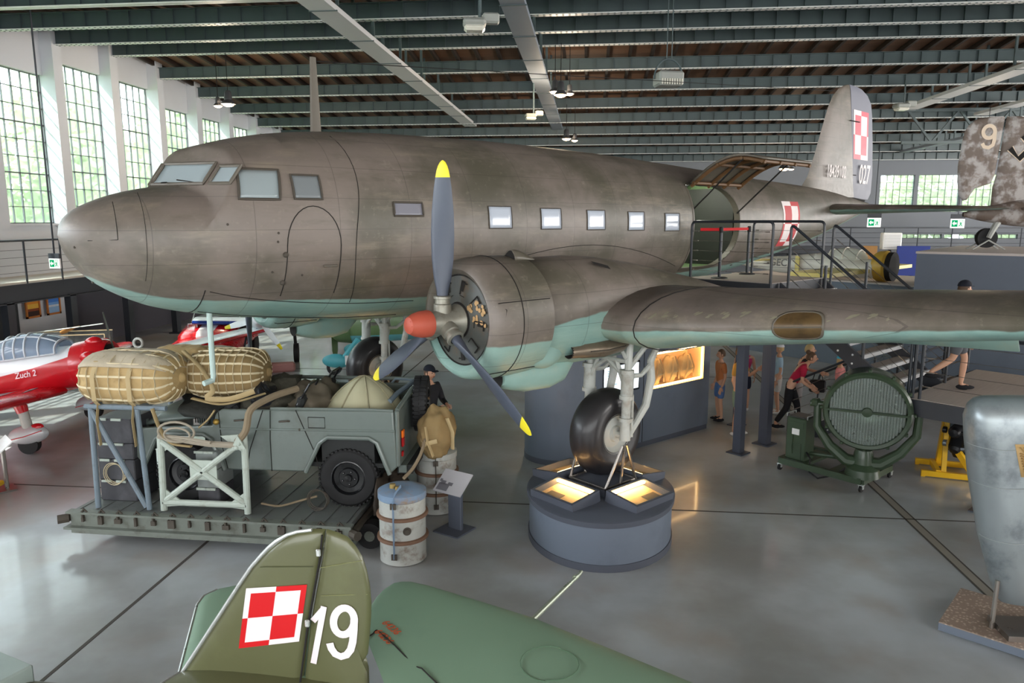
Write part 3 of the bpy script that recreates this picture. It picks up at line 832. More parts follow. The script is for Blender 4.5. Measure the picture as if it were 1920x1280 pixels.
        mb.tube([A(WX_ + .03, l, WZ_ + .8), A(WX_ + .3, l, WZ_ + .78), A(WX_ + .5, l, WZ_ + .9)], [.04, .03, .04], 8)
        mb.tube([A(WX_ + .03, l, WZ_ + .9), A(1.0, l, 2.7)], .038, 8)
        mb.tube([A(WX_ + .1, l + .03, WZ_ - .02), A(WX_ + .1, l + .03, WZ_ + .55)], .02, 6)
        mb.build('drag_brace', M_gear, AC)
    mb = MB(); z = WZ_ + .78
    for a, b in (((WX_, -.33, z), (WX_, 0, z + .22)), ((WX_, .33, z), (WX_, 0, z + .22)), ((WX_, -.33, z + .22), (WX_, .33, z + .22)), ((WX_, -.33, z + .25), (WX_ + .03, -.12, 2.6)), ((WX_, .33, z + .25), (WX_ + .03, .12, 2.6)), ((WX_, -.3, z - .1), (WX_, -.16, z + .22)), ((WX_, .3, z - .1), (WX_, .16, z + .22))):
        mb.tube([A(a[0], WL_ + a[1], a[2]), A(b[0], WL_ + b[1], b[2])], .03, 8)
    mb.build('cross_brace', M_gear, AC)
engine(1); engine(-1)
# wing root fillet line on the fuselage side
seam([(-1.0 + .25 * i, 3.2 + .55 * sin(pi * (i + .6) / 24)) for i in range(23)], .005)

# ---- tail
def fin_sec(x0, x1, z, t):
    P = []
    for i in range(9):
        u = i / 8; P.append(A(x0 + (x1 - x0) * u, t * sqrt(max(0, u * 1.0)) * (1.15 - .35 * u) if u < 1 else t * .8, z))
    return P + [V((p.x, -p.y, p.z)) for p in P[:0:-1]]
mb = MB(); S_ = []
for z, x0, x1, t in [(4.75, 10.5, 13.6, .2), (5.0, 11.0, 13.57, .17), (5.23, 11.25, 13.55, .155), (5.8, 11.55, 13.47, .13), (6.4, 11.82, 13.38, .105), (7.0, 12.1, 13.28, .08), (7.3, 12.32, 13.23, .065), (7.5, 12.6, 13.2, .05), (7.62, 12.9, 13.18, .035), (7.66, 13.1, 13.17, .015)]:
    S_.append(fin_sec(x0, x1, z, t))
mb.loft(S_, cap=True); mb.attr = [1.0] * len(mb.v); fin = mb.build('fin', M_ac, AC, ang=50)
M_rud = mat('silver_fabric', (116, 118, 130), .6, 0, var=.08, scale=3, dirt=(120, 122, 134), dscale=2)
mb = MB(); S_ = []
for z, x0, x1, t in [(4.72, 13.62, 14.85, .06), (4.9, 13.6, 15.0, .1), (5.4, 13.55, 15.02, .1), (6.2, 13.43, 14.9, .085), (7.0, 13.3, 14.72, .065), (7.3, 13.25, 14.6, .055), (7.5, 13.22, 14.35, .045), (7.63, 13.19, 13.95, .03), (7.67, 13.18, 13.6, .012)]:
    S_.append([A(x0 + (x1 - x0) * u, t * (1 - u) * .9 + .006, z) for u in (0, .25, .5, .75, 1)] + [A(x0 + (x1 - x0) * u, -(t * (1 - u) * .9 + .006), z) for u in (1, .75, .5, .25, 0)])
mb.loft(S_, cap=True); rud = mb.build('rudder', M_rud, AC, ang=50)  # leaf tones paled to give the overexposed look outdoors
mb = MB()
for z in (5.35, 6.75): mb.bar(A(13.2, .1, z), A(13.75, .1, z), .03, .02)
mb.tube([A(13.6, .1, 4.74), A(14.5, .06, 4.68)], .025, 6); mb.build('rudder_hinge', M_line, rud)
def rudp(x, z, o=.006):
    x0 = 13.62 - (z - 4.72) * .15; x1 = 15.05 - max(0, z - 5.4) * .18; u = (x - x0) / (x1 - x0)
    t = .1 - max(0, z - 5.4) * .02; return A(x, t * (1 - u) * .9 + .006 + o, z)
checker(lambda u, v: rudp(13.56 + 1.02 * u - .13 * v, 5.78 + 1.28 * v), rud, mat('chequer_red', (206, 78, 96), .5), M_mwht)
ix = ACI
def rtext(s, x, z, size, par, m, off, xs=1):
    o = A(x, 0, z); return text('marking', s, size, m, par, basis(A(x, off, z), (1, 0, 0), (0, 0, 1)), .001, xs=xs)
rtext('027', 14.27, 5.36, .72, rud, M_mwht, .115, .62)
rtext('18439102', 12.5, 5.38, .44, fin, M_mwht, .158, .62)
for s in (1, -1):
    mb = MB(); S_ = []
    for l, le, ch, t in [(0, 11.35, 2.5, .12), (.5, 11.5, 2.35, .115), (2, 11.95, 1.85, .1), (3.2, 12.3, 1.45, .09), (3.7, 12.55, 1.1, .08), (3.92, 12.8, .7, .07), (4.0, 13.0, .35, .05)]:
        S_.append([V((p.x, p.y * s, p.z)) for p in [A(le + x * ch, l, 4.42 + z * ch) for x, z in naca(t, 12, 0)]])
    mb.loft(S_, cap=True); mb.attr = [p.z - 4.40 for q in S_ for p in q]; mb.build('tailplane', M_ac, AC, ang=40)
mb = MB(); mb.tube([A(-2.2, 0, 6.2), A(12.7, 0, 7.45)], .006, 4); mb.build('aerial_wire', M_line, AC)

cl_ = bpy.data.lights.new('cabin_fill', 'POINT'); cl_.energy = 40; cl_.shadow_soft_size = .12; cl_.color = (1, .97, .88)  # added fill lamp that lifts the dark cabin interior
co_ = bpy.data.objects.new('cabin_fill', cl_); COL.objects.link(co_); co_.parent = AC; co_.location = A(5.9, .1, 4.85)
# ================================================================ cargo platform with the off-road car
M_plat = mat('platform_grey_green', (118, 124, 116), .5, .2, var=.18, dirt=(70, 62, 50), dscale=5)
M_deckp = mat('platform_deck', (112, 116, 114), .45, .3, var=.2, dirt=(62, 58, 52), dscale=3)
M_frame = mat('frame_pale_green', (172, 182, 172), .5, var=.08, dirt=(120, 116, 100), dscale=6)
M_frameb = mat('frame_blue_grey', (112, 126, 136), .5, var=.1, dirt=(80, 84, 86), dscale=6)
M_car = mat('car_grey_green', (102, 112, 107), .38, spec=.5, var=.1, dirt=(84, 88, 80), dscale=3, coat=.25)
M_cargo = mat('canvas_ochre', (176, 150, 104), .85, var=.22, scale=5, bump=.6, dirt=(120, 96, 60), dscale=4)
M_cargol = mat('canvas_grey_beige', (176, 164, 142), .85, var=.2, scale=6, bump=.7)
M_cargod = mat('canvas_dark_brown', (138, 116, 78), .85, var=.22, scale=6)
M_web = mat('pale_webbing', (206, 192, 158), .8, var=.08)
M_webd = mat('tan_strap', (172, 152, 112), .8, var=.12)
M_crate = mat('crate_charcoal', (64, 64, 68), .55, var=.15, dirt=(92, 92, 96), dscale=2)
M_crateg = mat('crate_grey', (128, 134, 132), .6, var=.1, dirt=(90, 90, 86))
M_tread = mat('tyre_black', (26, 26, 27), .7, var=.3, scale=12)
M_rimb = mat('black_rim', (18, 19, 21), .25, spec=.6, var=.1)
M_int = mat('car_interior_dark', (40, 42, 42), .8, var=.3)
M_cloth = mat('dark_net_cloth', (66, 64, 54), .9, var=.4, scale=11, bump=1)
M_amber = mat('amber_lens', (230, 110, 30), .2, coat=.5); M_rlens = mat('red_lens', (160, 20, 24), .2, coat=.5)
PZ = .43
pf = thing('cargo_platform', 'long grey airdrop cargo platform on small rubber dolly wheels', 'cargo platform', (-4.72, 9.55, 0), radians(-1.5))
mb = MB(); mb.cbox((0, 0, PZ - .03), (3.75, 2.2, .06), .01)
for i in range(14): mb.box((-1.8 + i * .277, 0, PZ + .003), (.012, 2.1, .006))
mb.build('deck', M_deckp, pf)
for s in (-1, 1):
    mb = MB(); y = s * 1.1
    mb.box((0, y, PZ - .11), (3.78, .05, .2)); mb.box((0, y - .03, PZ - .005), (3.82, .12, .025)); mb.box((0, y - .03, PZ - .215), (3.9, .14, .03)); mb.box((0, y - .06, PZ - .25), (3.7, .05, .05))
    rl = mb.build('side_rail', M_plat, pf)
    for i in range(15):
        x = -1.7 + i * .245; mb = MB(); mb.box((x, y - .04, PZ - .1), (.03 + .03 * (i % 3), .05, .06 + .05 * (i % 2))); mb.box((x, y - .04, PZ - .03), (.02, .05, .1))
        mb.tube([(x, y - .05, PZ + .0), (x + .03, y - .06, PZ + .05), (x + .07, y - .05, PZ + .0)], .012, 6); mb.build('tie_down_fitting', M_seal, rl)
for x in (-1.92, 1.9):
    mb = MB(); mb.tube([(x, -1.12, PZ - .1), (x, 1.12, PZ - .1)], .05, 8); mb.tube([(x, -1.12, PZ - .1), (x + .1 * (1 if x > 0 else -1), -1.2, PZ - .1)], .06, 8); mb.build('end_roller', M_seal, pf)
for x, y in ((-1.5, -.55), (-1.5, .6), (2.02, -.75), (2.05, .0), (2.02, .75)):
    mb = MB(); mb.tube([(x, y - .08, .17), (x, y + .08, .17)], .17, 24); w_ = mb.build('dolly_wheel', M_tread, pf)
    mb = MB(); mb.tube([(x, y - .085, .17), (x, y + .085, .17)], .07, 12); mb.box((x - (.1 if x > 0 else 0), y, .26), (.3, .05, .06)); mb.build('wheel_centre', M_plat, w_)

# ---- support frames standing on the platform
def frame_thing(name, label, segs, r, m, holes=False, group=None):
    z0 = min(min(a[2], b[2]) for a, b in segs); c = segs[0][0]
    t = thing(name, label, 'frame', (c[0], c[1], z0), group=group)
    for a, b in segs:
        mb = MB(); a = V(a) - t.location; b = V(b) - t.location
        mb.tube([a, b], r, 10); mb.build('tube', m, t)
        if holes:
            h = MB(); d = b - a; n = int(d.length / .17)
            for i in range(1, n): h.ball(a + d * i / n + V((.0, -r * .92, 0)), .011, 6, 4)
            h.build('bolt_holes', M_line, t.children[-1] if False else t)
    return t
f1 = [((-6.31, 8.6, 1.78), (-6.33, 8.6, .44)), ((-6.30, 8.6, 1.74), (-5.66, 8.6, .47)), ((-5.68, 8.6, 1.78), (-5.62, 8.6, .44)), ((-6.4, 8.62, 1.79), (-5.3, 8.62, 1.79)), ((-6.31, 8.6, 1.79), (-6.31, 10.4, 1.79)), ((-5.66, 8.6, 1.79), (-5.66, 10.4, 1.79)), ((-6.31, 10.4, 1.78), (-6.33, 10.4, .44)), ((-5.66, 10.4, 1.78), (-5.63, 10.4, .44)), ((-6.4, 10.4, 1.79), (-5.3, 10.4, 1.79))]
frame_thing('load_frame', 'blue-grey bolted tube frame carrying the wrapped bundles at the platform front', f1, .034, M_frameb)
f2 = [((-5.40, 8.6, 1.42), (-5.42, 8.6, .44)), ((-4.28, 8.6, 1.5), (-4.29, 8.6, .44)), ((-5.42, 8.6, .55), (-4.29, 8.6, .55)), ((-5.38, 8.6, 1.36), (-4.32, 8.6, .58)), ((-5.38, 8.6, .58), (-4.33, 8.6, 1.38))]
fr = frame_thing('cross_braced_frame', 'pale green cross-braced tube frame standing beside the car door', f2, .042, M_frame)
mb = MB()
for x, z, sx, sz in ((-.0, -.0, 1, 1), (1.11, 0, -1, 1), (1.11, 1.0, -1, -1)): mb.prism([(x, z + .05), (x + .3 * sx, z + .05 + .03 * sz), (x, z + .05 + .25 * sz)], (0, -.01, .0), (1, 0, 0), (0, 0, 1), (0, .02, 0))
mb.box((.55, .0, .56), (.36, .015, .26)); mb.build('gusset_plate', M_frame, fr)
mb = MB(); mb.tube([(.0, -.02, 1.0), (.3, -.08, .98), (.7, -.1, .94), (1.05, -.06, .92)], .04, 8); mb.tube([(.02, -.06, 1.02), (.35, -.13, 1.02), (.75, -.14, .97)], .022, 6)
mb.tube([(.04 + .24 + .24 * cos(t), -.1, 1.08 + .13 * sin(t)) for t in [2 * pi * i / 20 for i in range(20)]], .016, 6, closed=True)
mb.tube([(.1 + .2 + .17 * cos(t), -.12, 1.05 + .09 * sin(t)) for t in [2 * pi * i / 16 for i in range(16)]], .014, 6, closed=True)
o = mb.build('coiled_line', mat('rope_grey', (150, 142, 126), .85, var=.2), None); o.location = fr.location; tag(o, 'coiled grey rigging line tied along the cross-braced frame', 'rope')
mb = MB(); mb.prism([(0, 0), (.2, .03), (.1, .2)], (.98, -.1, .86), (1, 0, 0), (0, 0, 1), (0, .02, 0)); mb.ball((1.06, -.105, .9), .03, 8, 6); mb.ball((1.1, -.105, .95), .02, 8, 6)
o = mb.build('shackle_plate', M_frame, fr)

# ---- crates
def crate(x, y, z, sx, sy, sz, label, m, group):
    t = thing('ballast_crate', label, 'crate', (x, y, z), radians(-1), group)
    mb = MB(); mb.cbox((0, 0, sz / 2), (sx, sy, sz - .006), .012); mb.build('box', m, t)
    mb = MB()
    for q in (-sx * .3, sx * .1): mb.box((q, -sy / 2 - .004, sz * .96), (.14, .02, .03))
    mb.build('label_strip', M_frame, t)
    return t
nm = ['bottom charcoal crate of the stack behind the front frame post', 'second charcoal crate from the bottom behind the front frame post', 'third charcoal crate up, with a pale tag, behind the front frame post', 'topmost charcoal crate of the stack, below the wrapped bundles']
zz = PZ
for i, h in enumerate((.29, .29, .22, .34)):
    crate(-6.2, 9.1, zz, .52, .5, h, nm[i], M_crate, 'crates behind the frame'); zz += h
zz = PZ
for i, h in enumerate((.24, .26, .24)):
    crate(-4.92, 9.02, zz, .3, .4, h, ['lower grey block under the car sill beside the front wheel', 'middle pale grey block beside the front wheel of the car', 'upper grey block under the car door beside the front wheel'][i], M_crateg if i else M_crate, 'blocks under the car'); zz += h

# ---- wrapped bundles
def bundle(name, label, c, L, ry, rz_, rot, m, net=1, gather=1, seed=0, group='wrapped bundles on the load frame', nn=(7, 5), netm=None):
    t = thing(name, label, 'bundle', (c[0], c[1], c[2] - rz_), rot, group)
    def S(u, a, k=1.0):
        # u along -1..1, a round
        e = (1 - abs(u) ** 5) ** .42 if abs(u) < 1 else 0
        p = V((u * L / 2, 0, rz_))
        ca, sa = cos(a), sin(a); q = 2.8
        d = (abs(ca) ** q + abs(sa) ** q) ** (-1 / q)
        w = 1 + .05 * noise.noise(V((u * 3, ca * 2 + seed, sa * 2))) + .03 * noise.noise(V((u * 9, ca * 5 + seed, sa * 5)))
        if gather: w *= 1 + .06 * (abs(u) ** 4) * sin(a * 11 + seed)
        return p + V((0, ca * d * ry, sa * d * rz_)) * (e * w * k)
    mb = MB(); n = 34; rings = [[S(-1 + 2 * i / n, 2 * pi * k / 40) for k in range(40)] for i in range(n + 1)]
    mb.loft(rings); mb.build('canvas_bag', m, t, ang=180)
    if net:
        mb = MB(); na, nl = nn
        for i in range(nl): mb.tube([S(-.78 + 1.56 * i / (nl - 1), 2 * pi * k / 32, 1.015) for k in range(32)], .011, 5, closed=True, sc=(.5, 1.4))
        for j in range(na):
            a = 2 * pi * (j + .5) / na
            mb.tube([S(-.97 + 1.94 * i / 20, a, 1.02) for i in range(21)], .011, 5, sc=(1.4, .5))
        mb.build('webbing_net', netm or M_web, t)
    if gather:
        for sx in (-1, 1): mb = MB(); mb.ball((sx * L / 2 * .985, 0, rz_), .07, 10, 8, (.7, 1, 1)); mb.build('tied_end', m, t)
    return t
bundle('cargo_bundle', 'long tan wrapped bundle in white netting, nearest the frame corner', (-5.92, 8.98, 2.12), 1.35, .42, .33, radians(-2), M_cargo, seed=1, nn=(14, 8))
bundle('cargo_bundle', 'tan netted bundle with a yellow gathered end behind the pale green pipe', (-4.88, 9.5, 2.09), 1.08, .42, .31, radians(6), M_cargod, seed=5, nn=(16, 9))
bundle('cargo_bundle', 'grey-beige canvas bundle lying behind the netted ones', (-5.75, 10.2, 1.98), 1.5, .42, .33, radians(3), M_cargol, seed=9, net=0)
bundle('cargo_bundle', 'brown canvas bundle wedged between the two netted bundles', (-5.55, 9.6, 2.1), 1.0, .34, .33, radians(-6), M_cargo, seed=14, net=0)
fb = [o for o in bpy.data.objects if o.name == 'cargo_bundle'][0]
mb = MB()
def cov(u, v):
    x = -1.3 / 2 + 1.3 * u; a = radians(12 + 136 * v); d = (abs(cos(a)) ** 2.8 + abs(sin(a)) ** 2.8) ** (-1 / 2.8); e = (1 - abs(2 * u - 1) ** 5 * .9) ** .42; w = 1.05 + .04 * noise.noise(V((x * 4, v * 5, 0))) + .02 * sin(v * 20 + 5 * noise.noise(V((x * 2, 0, v))))
    return V((x, .42 * cos(a) * d * e * w, .33 + .33 * sin(a) * d * e * w))
mb.grid(cov, 30, 24); mb.build('canvas_cover', M_cargol, fb, solid=.01, ang=180)
# ratchet straps round the front bundle
for x in (-6.2, -5.72):
    mb = MB(); P = [(0, .1, .0), (0, -.05, .15), (0, -.06, .45), (0, .05, .64), (0, .4, .70), (0, .8, .6)]
    mb.tube(P, .035, 6, sc=(.12, 1)); mb.tube([(0, .02, .1), (0.0, -.03, -.1), (0, .0, -.45)], .03, 6, sc=(.12, 1))
    o = mb.build('cargo_strap', M_webd, None); o.location = (x, 8.58, 1.74)
    tag(o, 'tan strap round the front bundle, %s' % ('nearer the frame corner' if x < -6 else 'nearer its gathered end'), 'strap', 'straps round the front bundle')
def sling(name, label, P, r, m, sc=(.35, 1)):
    c = V(P[0]); mb = MB(); Q = [V(p) - c for p in P]
    R_ = []
    for i in range(len(Q) - 1):
        for t in range(4): R_.append(Q[i].lerp(Q[i + 1], t / 4))
    R_.append(Q[-1])
    for _ in range(2): R_ = [R_[0]] + [(R_[i - 1] + R_[i] * 2 + R_[i + 1]) / 4 for i in range(1, len(R_) - 1)] + [R_[-1]]
    mb.tube(R_, r, 8, sc=sc); o = mb.build(name, m); o.location = c; return tag(o, label, 'strap')
sling('webbing_sling', 'thick tan sling hanging from the bundles over the car bonnet', [(-5.35, 9.2, 2.43), (-5.0, 9.0, 2.25), (-4.75, 8.85, 1.98), (-4.9, 8.8, 1.88), (-4.6, 8.9, 1.85), (-4.3, 9.0, 1.95)], .035, M_webd)
sling('webbing_sling', 'tan sling draped along the car scuttle', [(-5.1, 8.9, 1.86), (-4.7, 8.85, 1.79), (-4.45, 8.9, 1.84), (-4.2, 9.1, 1.9)], .04, M_webd)
sling('webbing_sling', 'grey rope sling rising from the cross-braced frame to the car windscreen', [(-4.35, 8.55, 1.4), (-4.22, 8.56, 1.55), (-4.2, 8.6, 1.82), (-4.0, 8.9, 1.92), (-3.8, 9.2, 1.95)], .045, mat('rope_brown', (128, 114, 92), .85, var=.2), (1, 1))
sling('webbing_sling', 'tan sling hanging from the load frame to the cross-braced frame', [(-5.45, 8.56, 1.8), (-5.38, 8.54, 1.6), (-5.3, 8.53, 1.45), (-5.2, 8.53, 1.35), (-4.95, 8.53, 1.33)], .04, M_webd)
sling('webbing_sling', 'short tan sling tied to the car wing mirror bracket', [(-4.78, 8.85, 1.72), (-4.86, 8.82, 1.6), (-4.98, 8.8, 1.5)], .035, M_webd)
sling('tie_rope', 'brown tie-down rope with a yellow turnbuckle lying on the platform deck', [(-4.2, 8.8, .5), (-3.95, 8.78, .47), (-3.7, 8.8, .55), (-3.45, 8.82, .62)], .014, mat('rope_brown', (128, 114, 92), .85), (1, 1))
mb = MB()
for q in (0, .012, -.014): mb.tube([(.13 * cos(t) + q, q, .14 + (.13 - q) * sin(t)) for t in [2 * pi * i / 20 for i in range(20)]], .006, 5, closed=True)
o = mb.build('wire_coil', M_seal); o.location = (-3.42, 8.78, PZ + .02); tag(o, 'coil of thin wire on the deck in front of the rear car wheel', 'wire')
mb = MB()
for q in (0, .012, -.014): mb.tube([(.14 * cos(t) + q, q, .14 + (.14 - q) * sin(t)) for t in [2 * pi * i / 20 for i in range(20)]], .005, 5, closed=True)
o = mb.build('wire_coil', M_web); o.location = (-6.22, 8.83, PZ + .25); tag(o, 'coil of pale cord hanging on the charcoal crates', 'cord')

# ---- the car
CR = thing('off_road_car', 'open grey-green off-road car without its roof, strapped on the cargo platform', 'car', (-3.1, 9.84, PZ), pi + radians(1.2))
HW = .86
arch = lambda cx: [(cx - .56, .46), (cx - .40, .88), (cx - .3, .94), (cx + .25, .94), (cx + .36, .86), (cx + .56, .46)]
FX = 2.22
side_poly = [(-.66, .56), (-.62, 1.30), (1.66, 1.28), (1.74, 1.22), (1.8, 1.06), (2.85, 1.0), (2.88, .6), (2.8, .52)] + [(p[0], p[1]) for p in arch(FX)[::-1]] + arch(0)[::-1]
for s in (-1, 1):
    mb = MB(); mb.prism(side_poly, (0, s * HW, 0), (1, 0, 0), (0, 0, 1), (0, -s * .07, 0))
    b = mb.build('body_side', M_car, CR, ang=30)
    bv = b.modifiers.new('b', 'BEVEL'); bv.width = .02; bv.segments = 2; bv.limit_method = 'ANGLE'
    y = s * (HW + .003)
    mb = MB(); mb.tube([(-.64, y, 1.04), (1.7, y, 1.02)], .016, 6, sc=(1, .5)); mb.build('body_crease', M_car, b)
    for X in (0, FX):
        mb = MB(); q = [(px, s * (HW + .012), pz) for px, pz in arch(X)]; mb.tube([(a, c, d) for a, c, d in q], .03, 8); mb.build('wheel_arch_lip', M_car, b)
    mb = MB()
    for P in ([(.66, 1.29), (.42, .7), (.38, .48)], [(.66, 1.29), (1.58, 1.28)][:0], [(1.0, 1.28), (1.02, .9), (1.02, .46)], [(1.04, 1.28), (1.3, .9), (1.34, .46)][:0], [(1.7, 1.24), (1.68, .8), (1.62, .48)], [(1.1, 1.28), (1.3, .75), (1.36, .46)]):
        if P: mb.tube([(a, y, c) for a, c in P], .006, 5)
    mb.tube([(.5, y, 1.2), (.28, y, 1.2), (.28, y, 1.06), (.5, y, 1.06)], .006, 5, closed=True)
    mb.build('door_gap', M_line, b)
    mb = MB()
    for x in (.75, 1.35): mb.tube([(x, y, 1.14), (x + .02, y + s * .03, 1.15), (x + .13, y + s * .03, 1.14)], .012, 6)
    mb.build('door_handle', M_seal, b)
    mb = MB(); mb.ball((.62, y, 1.03), .018, 8, 6); mb.build('fuel_cap', M_seal, b)
# rear panel, floor, bonnet
mb = MB(); mb.cbox((-.66, 0, .93), (.06, 1.7, .76), .02); mb.box((-.7, 0, .5), (.1, 1.5, .1)); mb.build('tailgate', M_car, CR)
for s in (-1, 1):
    mb = MB(); mb.cbox((-.71, s * .72, .86), (.03, .1, .12), .01); lm = mb.build('tail_lamp', M_rlens, CR)
    mb = MB(); mb.cbox((-.71, s * .72, .97), (.03, .1, .1), .01); mb.build('indicator_lens', M_amber, lm)
    mb = MB(); mb.cbox((-.70, s * .72, .7), (.03, .07, .07), .01); mb.build('reflector', M_rlens, lm)
mb = MB(); mb.box((.6, 0, .55), (2.4, 1.6, .06)); mb.box((.0, .62, .75), (.7, .4, .4)); mb.box((.0, -.62, .75), (.7, .4, .4)); mb.box((1.72, 0, .9), (.05, 1.6, .7)); mb.build('floor_pan', M_int, CR)
mb = MB(); mb.loft([[(x, y * w_, z + dz * (1 - abs(y) ** 2.5)) for y in [-1 + i / 6 for i in range(13)]] for x, w_, z, dz in [(1.7, .74, 1.18, .12), (2.2, .68, 1.12, .13), (2.7, .62, 1.04, .13), (2.9, .6, .98, .11)]], closed=False)
bn = mb.build('bonnet', M_car, CR, solid=.04)
mb = MB(); mb.cbox((2.88, 0, .82), (.06, 1.25, .5), .02); mb.build('grille_panel', M_car, CR)
for s in (-1, 1):
    mb = MB(); mb.lathe([(0, .05), (.09, .04), (.1, 0), (.1, -.04)], (2.92, s * .48, .86), (1, 0, 0), 20); mb.build('headlamp', M_chrome, CR)
mb = MB(); mb.box((3.02, 0, .58), (.06, 1.7, .12)); mb.build('front_bumper', M_car, CR)
mb = MB()
for i in range(7): mb.tube([(1.9 + .03 * i, .745, 1.06), (1.9 + .03 * i, .742, 1.13)], .008, 5)
mb.build('side_louvres', M_line, bn)
mb = MB(); mb.ball((1.72, .9, 1.12), .04, 10, 8); mb.build('side_lamp', mat('brass_lamp', (170, 140, 70), .4, .6), CR)
mb = MB(); mb.tube([(1.62, -.74, 1.28), (1.5, -.72, 1.36), (1.5, .72, 1.36), (1.62, .74, 1.28)], .03, 8); mb.cbox((1.6, 0, 1.24), (.2, 1.45, .12), .03); mb.build('dashboard', M_int, CR)
mb = MB(); c = V((1.3, .42, 1.42)); R3 = Matrix.Rotation(radians(-35), 3, 'Y')
mb.tube([c + R3 @ V((.19 * cos(t), .19 * sin(t), 0)) for t in [2 * pi * i / 28 for i in range(28)]], .013, 8, closed=True)
for a in (.3, 2.4, 4.5): mb.tube([c, c + R3 @ V((.19 * cos(a), .19 * sin(a), 0))], .009, 6)
mb.tube([c, c + V((.3, 0, -.3))], .02, 8); mb.build('steering_wheel', M_black, CR)
for x, y in ((.75, .42), (.72, -.42)):
    mb = MB(); mb.cbox((x + .25, y, .95), (.48, .5, .14), .05); mb.cbox((x - .02, y, 1.2), (.1, .48, .45), .04, mat=Matrix.Translation((x - .02, y, 1.2)) @ Matrix.Rotation(radians(-18), 4, 'Y'))
    st_ = mb.build('car_seat', M_int, CR)
    mb = MB(); mb.tube([(x - .03, y - .22, 1.3), (x - .18, y - .2, 1.56), (x - .2, y + .2, 1.58), (x - .03, y + .22, 1.3)], .016, 8); mb.build('seat_hoop', M_rimb, st_)
mb = MB(); mb.tube([(-.2, -.8, 1.3), (-.25, -.82, 1.36), (-.6, -.82, 1.34)], .02, 6); mb.tube([(-.45, .35, 1.3), (-.5, .1, 1.36), (-.68, -.35, 1.46), (-.75, -.42, 1.3)], .035, 8); mb.build('hood_tube', M_frameb, CR)
mb = MB(); mb.tube([(-.62, HW - .02, 1.30), (-.3, HW - .02, 1.31), (1.0, HW - .02, 1.3)], .02, 8); mb.tube([(-.66, HW - .05, 1.3), (-.72, .2, 1.44), (-.74, -.2, 1.46)], .03, 8); mb.tube([(-.62, -HW + .02, 1.36), (1.6, -HW + .02, 1.36)], .03, 8); mb.build('top_rail', M_car, CR)
def wheel(c, name, face, par, r=.385, w_=.22, axis=(0, 1, 0)):
    ax = V(axis); mb = MB(); prof = [(r * .56, -w_ * .42), (r * .72, -w_ * .5), (r * .92, -w_ * .48), (r, -w_ * .36), (r, w_ * .36), (r * .92, w_ * .48), (r * .72, w_ * .5), (r * .56, w_ * .42)]
    mb.lathe(prof, c, ax, 40); x0 = ax.orthogonal().normalized(); y0 = ax.cross(x0)
    for k in range(40):
        a = 2 * pi * k / 40
        for q in (-.26, .26): 
            d = x0 * cos(a + q * .25) + y0 * sin(a + q * .25); tt = ax.cross(d)
            mb.box(None, (.02, .032, w_ * .4), mat=mb.frame(V(c) + d * (r + .004) + ax * (w_ * q * .95), d, tt, ax))
    o = mb.build(name, M_tread, par)
    mb = MB(); f = ax * face; mb.lathe([(r * .6, w_ * .44), (r * .57, w_ * .46), (r * .52, w_ * .3), (r * .36, w_ * .26), (r * .32, w_ * .36), (r * .14, w_ * .36), (r * .12, w_ * .5), (0, w_ * .52)], c, f, 32)
    for k in range(5):
        a = 2 * pi * k / 5; mb.ball(V(c) + (x0 * cos(a) + y0 * sin(a)) * r * .23 + f * (w_ * .38), .014, 6, 4)
    mb.build('wheel_rim', M_rimb, o); return o
for X in (0, FX):
    for s in (1, -1): wheel((X, s * .76, .385), 'car_wheel', s, CR)
wheel((-.82, .0, 1.2), 'spare_wheel', -1, CR, .37, .2, (1, 0.1, 0))
mb = MB(); mb.box((-.72, 0, 1.1), (.1, .3, .4)); mb.box((-.72, 0, .48), (.2, 1.4, .12)); mb.build('spare_wheel_bracket', M_int, CR)
mb = MB(); mb.tube([(0, -.7, .38), (0, .7, .38)], .06, 8); mb.tube([(FX, -.7, .38), (FX, .7, .38)], .06, 8); mb.box((1.0, .3, .5), (3.0, .08, .1)); mb.box((1.0, -.3, .5), (3.0, .08, .1)); mb.build('axles_and_chassis', M_int, CR)
CI = (Matrix.Translation(CR.location) @ Matrix.Rotation(CR.rotation_euler.z, 4, 'Z'))
# ---- loose load in the car
def heap(name, label, cat, c, sz, m, seed, sharp=.35, n=28, base=.0, group=None):
    mb = MB()
    def fn(a, b):
        t = pi * .5 * b; p = 2 * pi * a; q = V((sin(t) * cos(p), sin(t) * sin(p), cos(t)))
        w = 1 + sharp * noise.noise(q * 1.7 + V((seed, 0, 0))) + sharp * .6 * noise.noise(q * 4.5 + V((seed, 3, 0)))
        return V((q.x * sz[0] * w, q.y * sz[1] * w, q.z * sz[2] * w + base))
    mb.grid(fn, n, 10); o = mb.build(name, m, None, ang=180); o.location = c; return tag(o, label, cat, group)
def cw_(x, y, z): return CI @ V((x, y, z))
heap('camouflage_net', 'crumpled dark net heaped over the front seats of the car', 'net', cw_(1.3, .1, 1.12), (.5, .66, .42), M_cloth, 3)
heap('canvas_sheet', 'crumpled grey-brown canvas roll lying behind the car seats', 'canvas', cw_(.66, .05, 1.08), (.36, .62, .4), mat('canvas_mud', (104, 96, 82), .9, var=.3), 8)
heap('cloth_bag', 'small grey bag lying in the rear corner of the car', 'bag', cw_(-.4, .15, 1.02), (.2, .3, .28), mat('canvas_mud', (104, 96, 82), .9), 12)
heap('dark_canvas', 'dark crumpled canvas over the car scuttle below the netted bundle', 'canvas', cw_(1.95, .15, 1.16), (.42, .66, .24), mat('canvas_dark', (48, 50, 48), .8, var=.35, scale=9, bump=1), 31, .5)
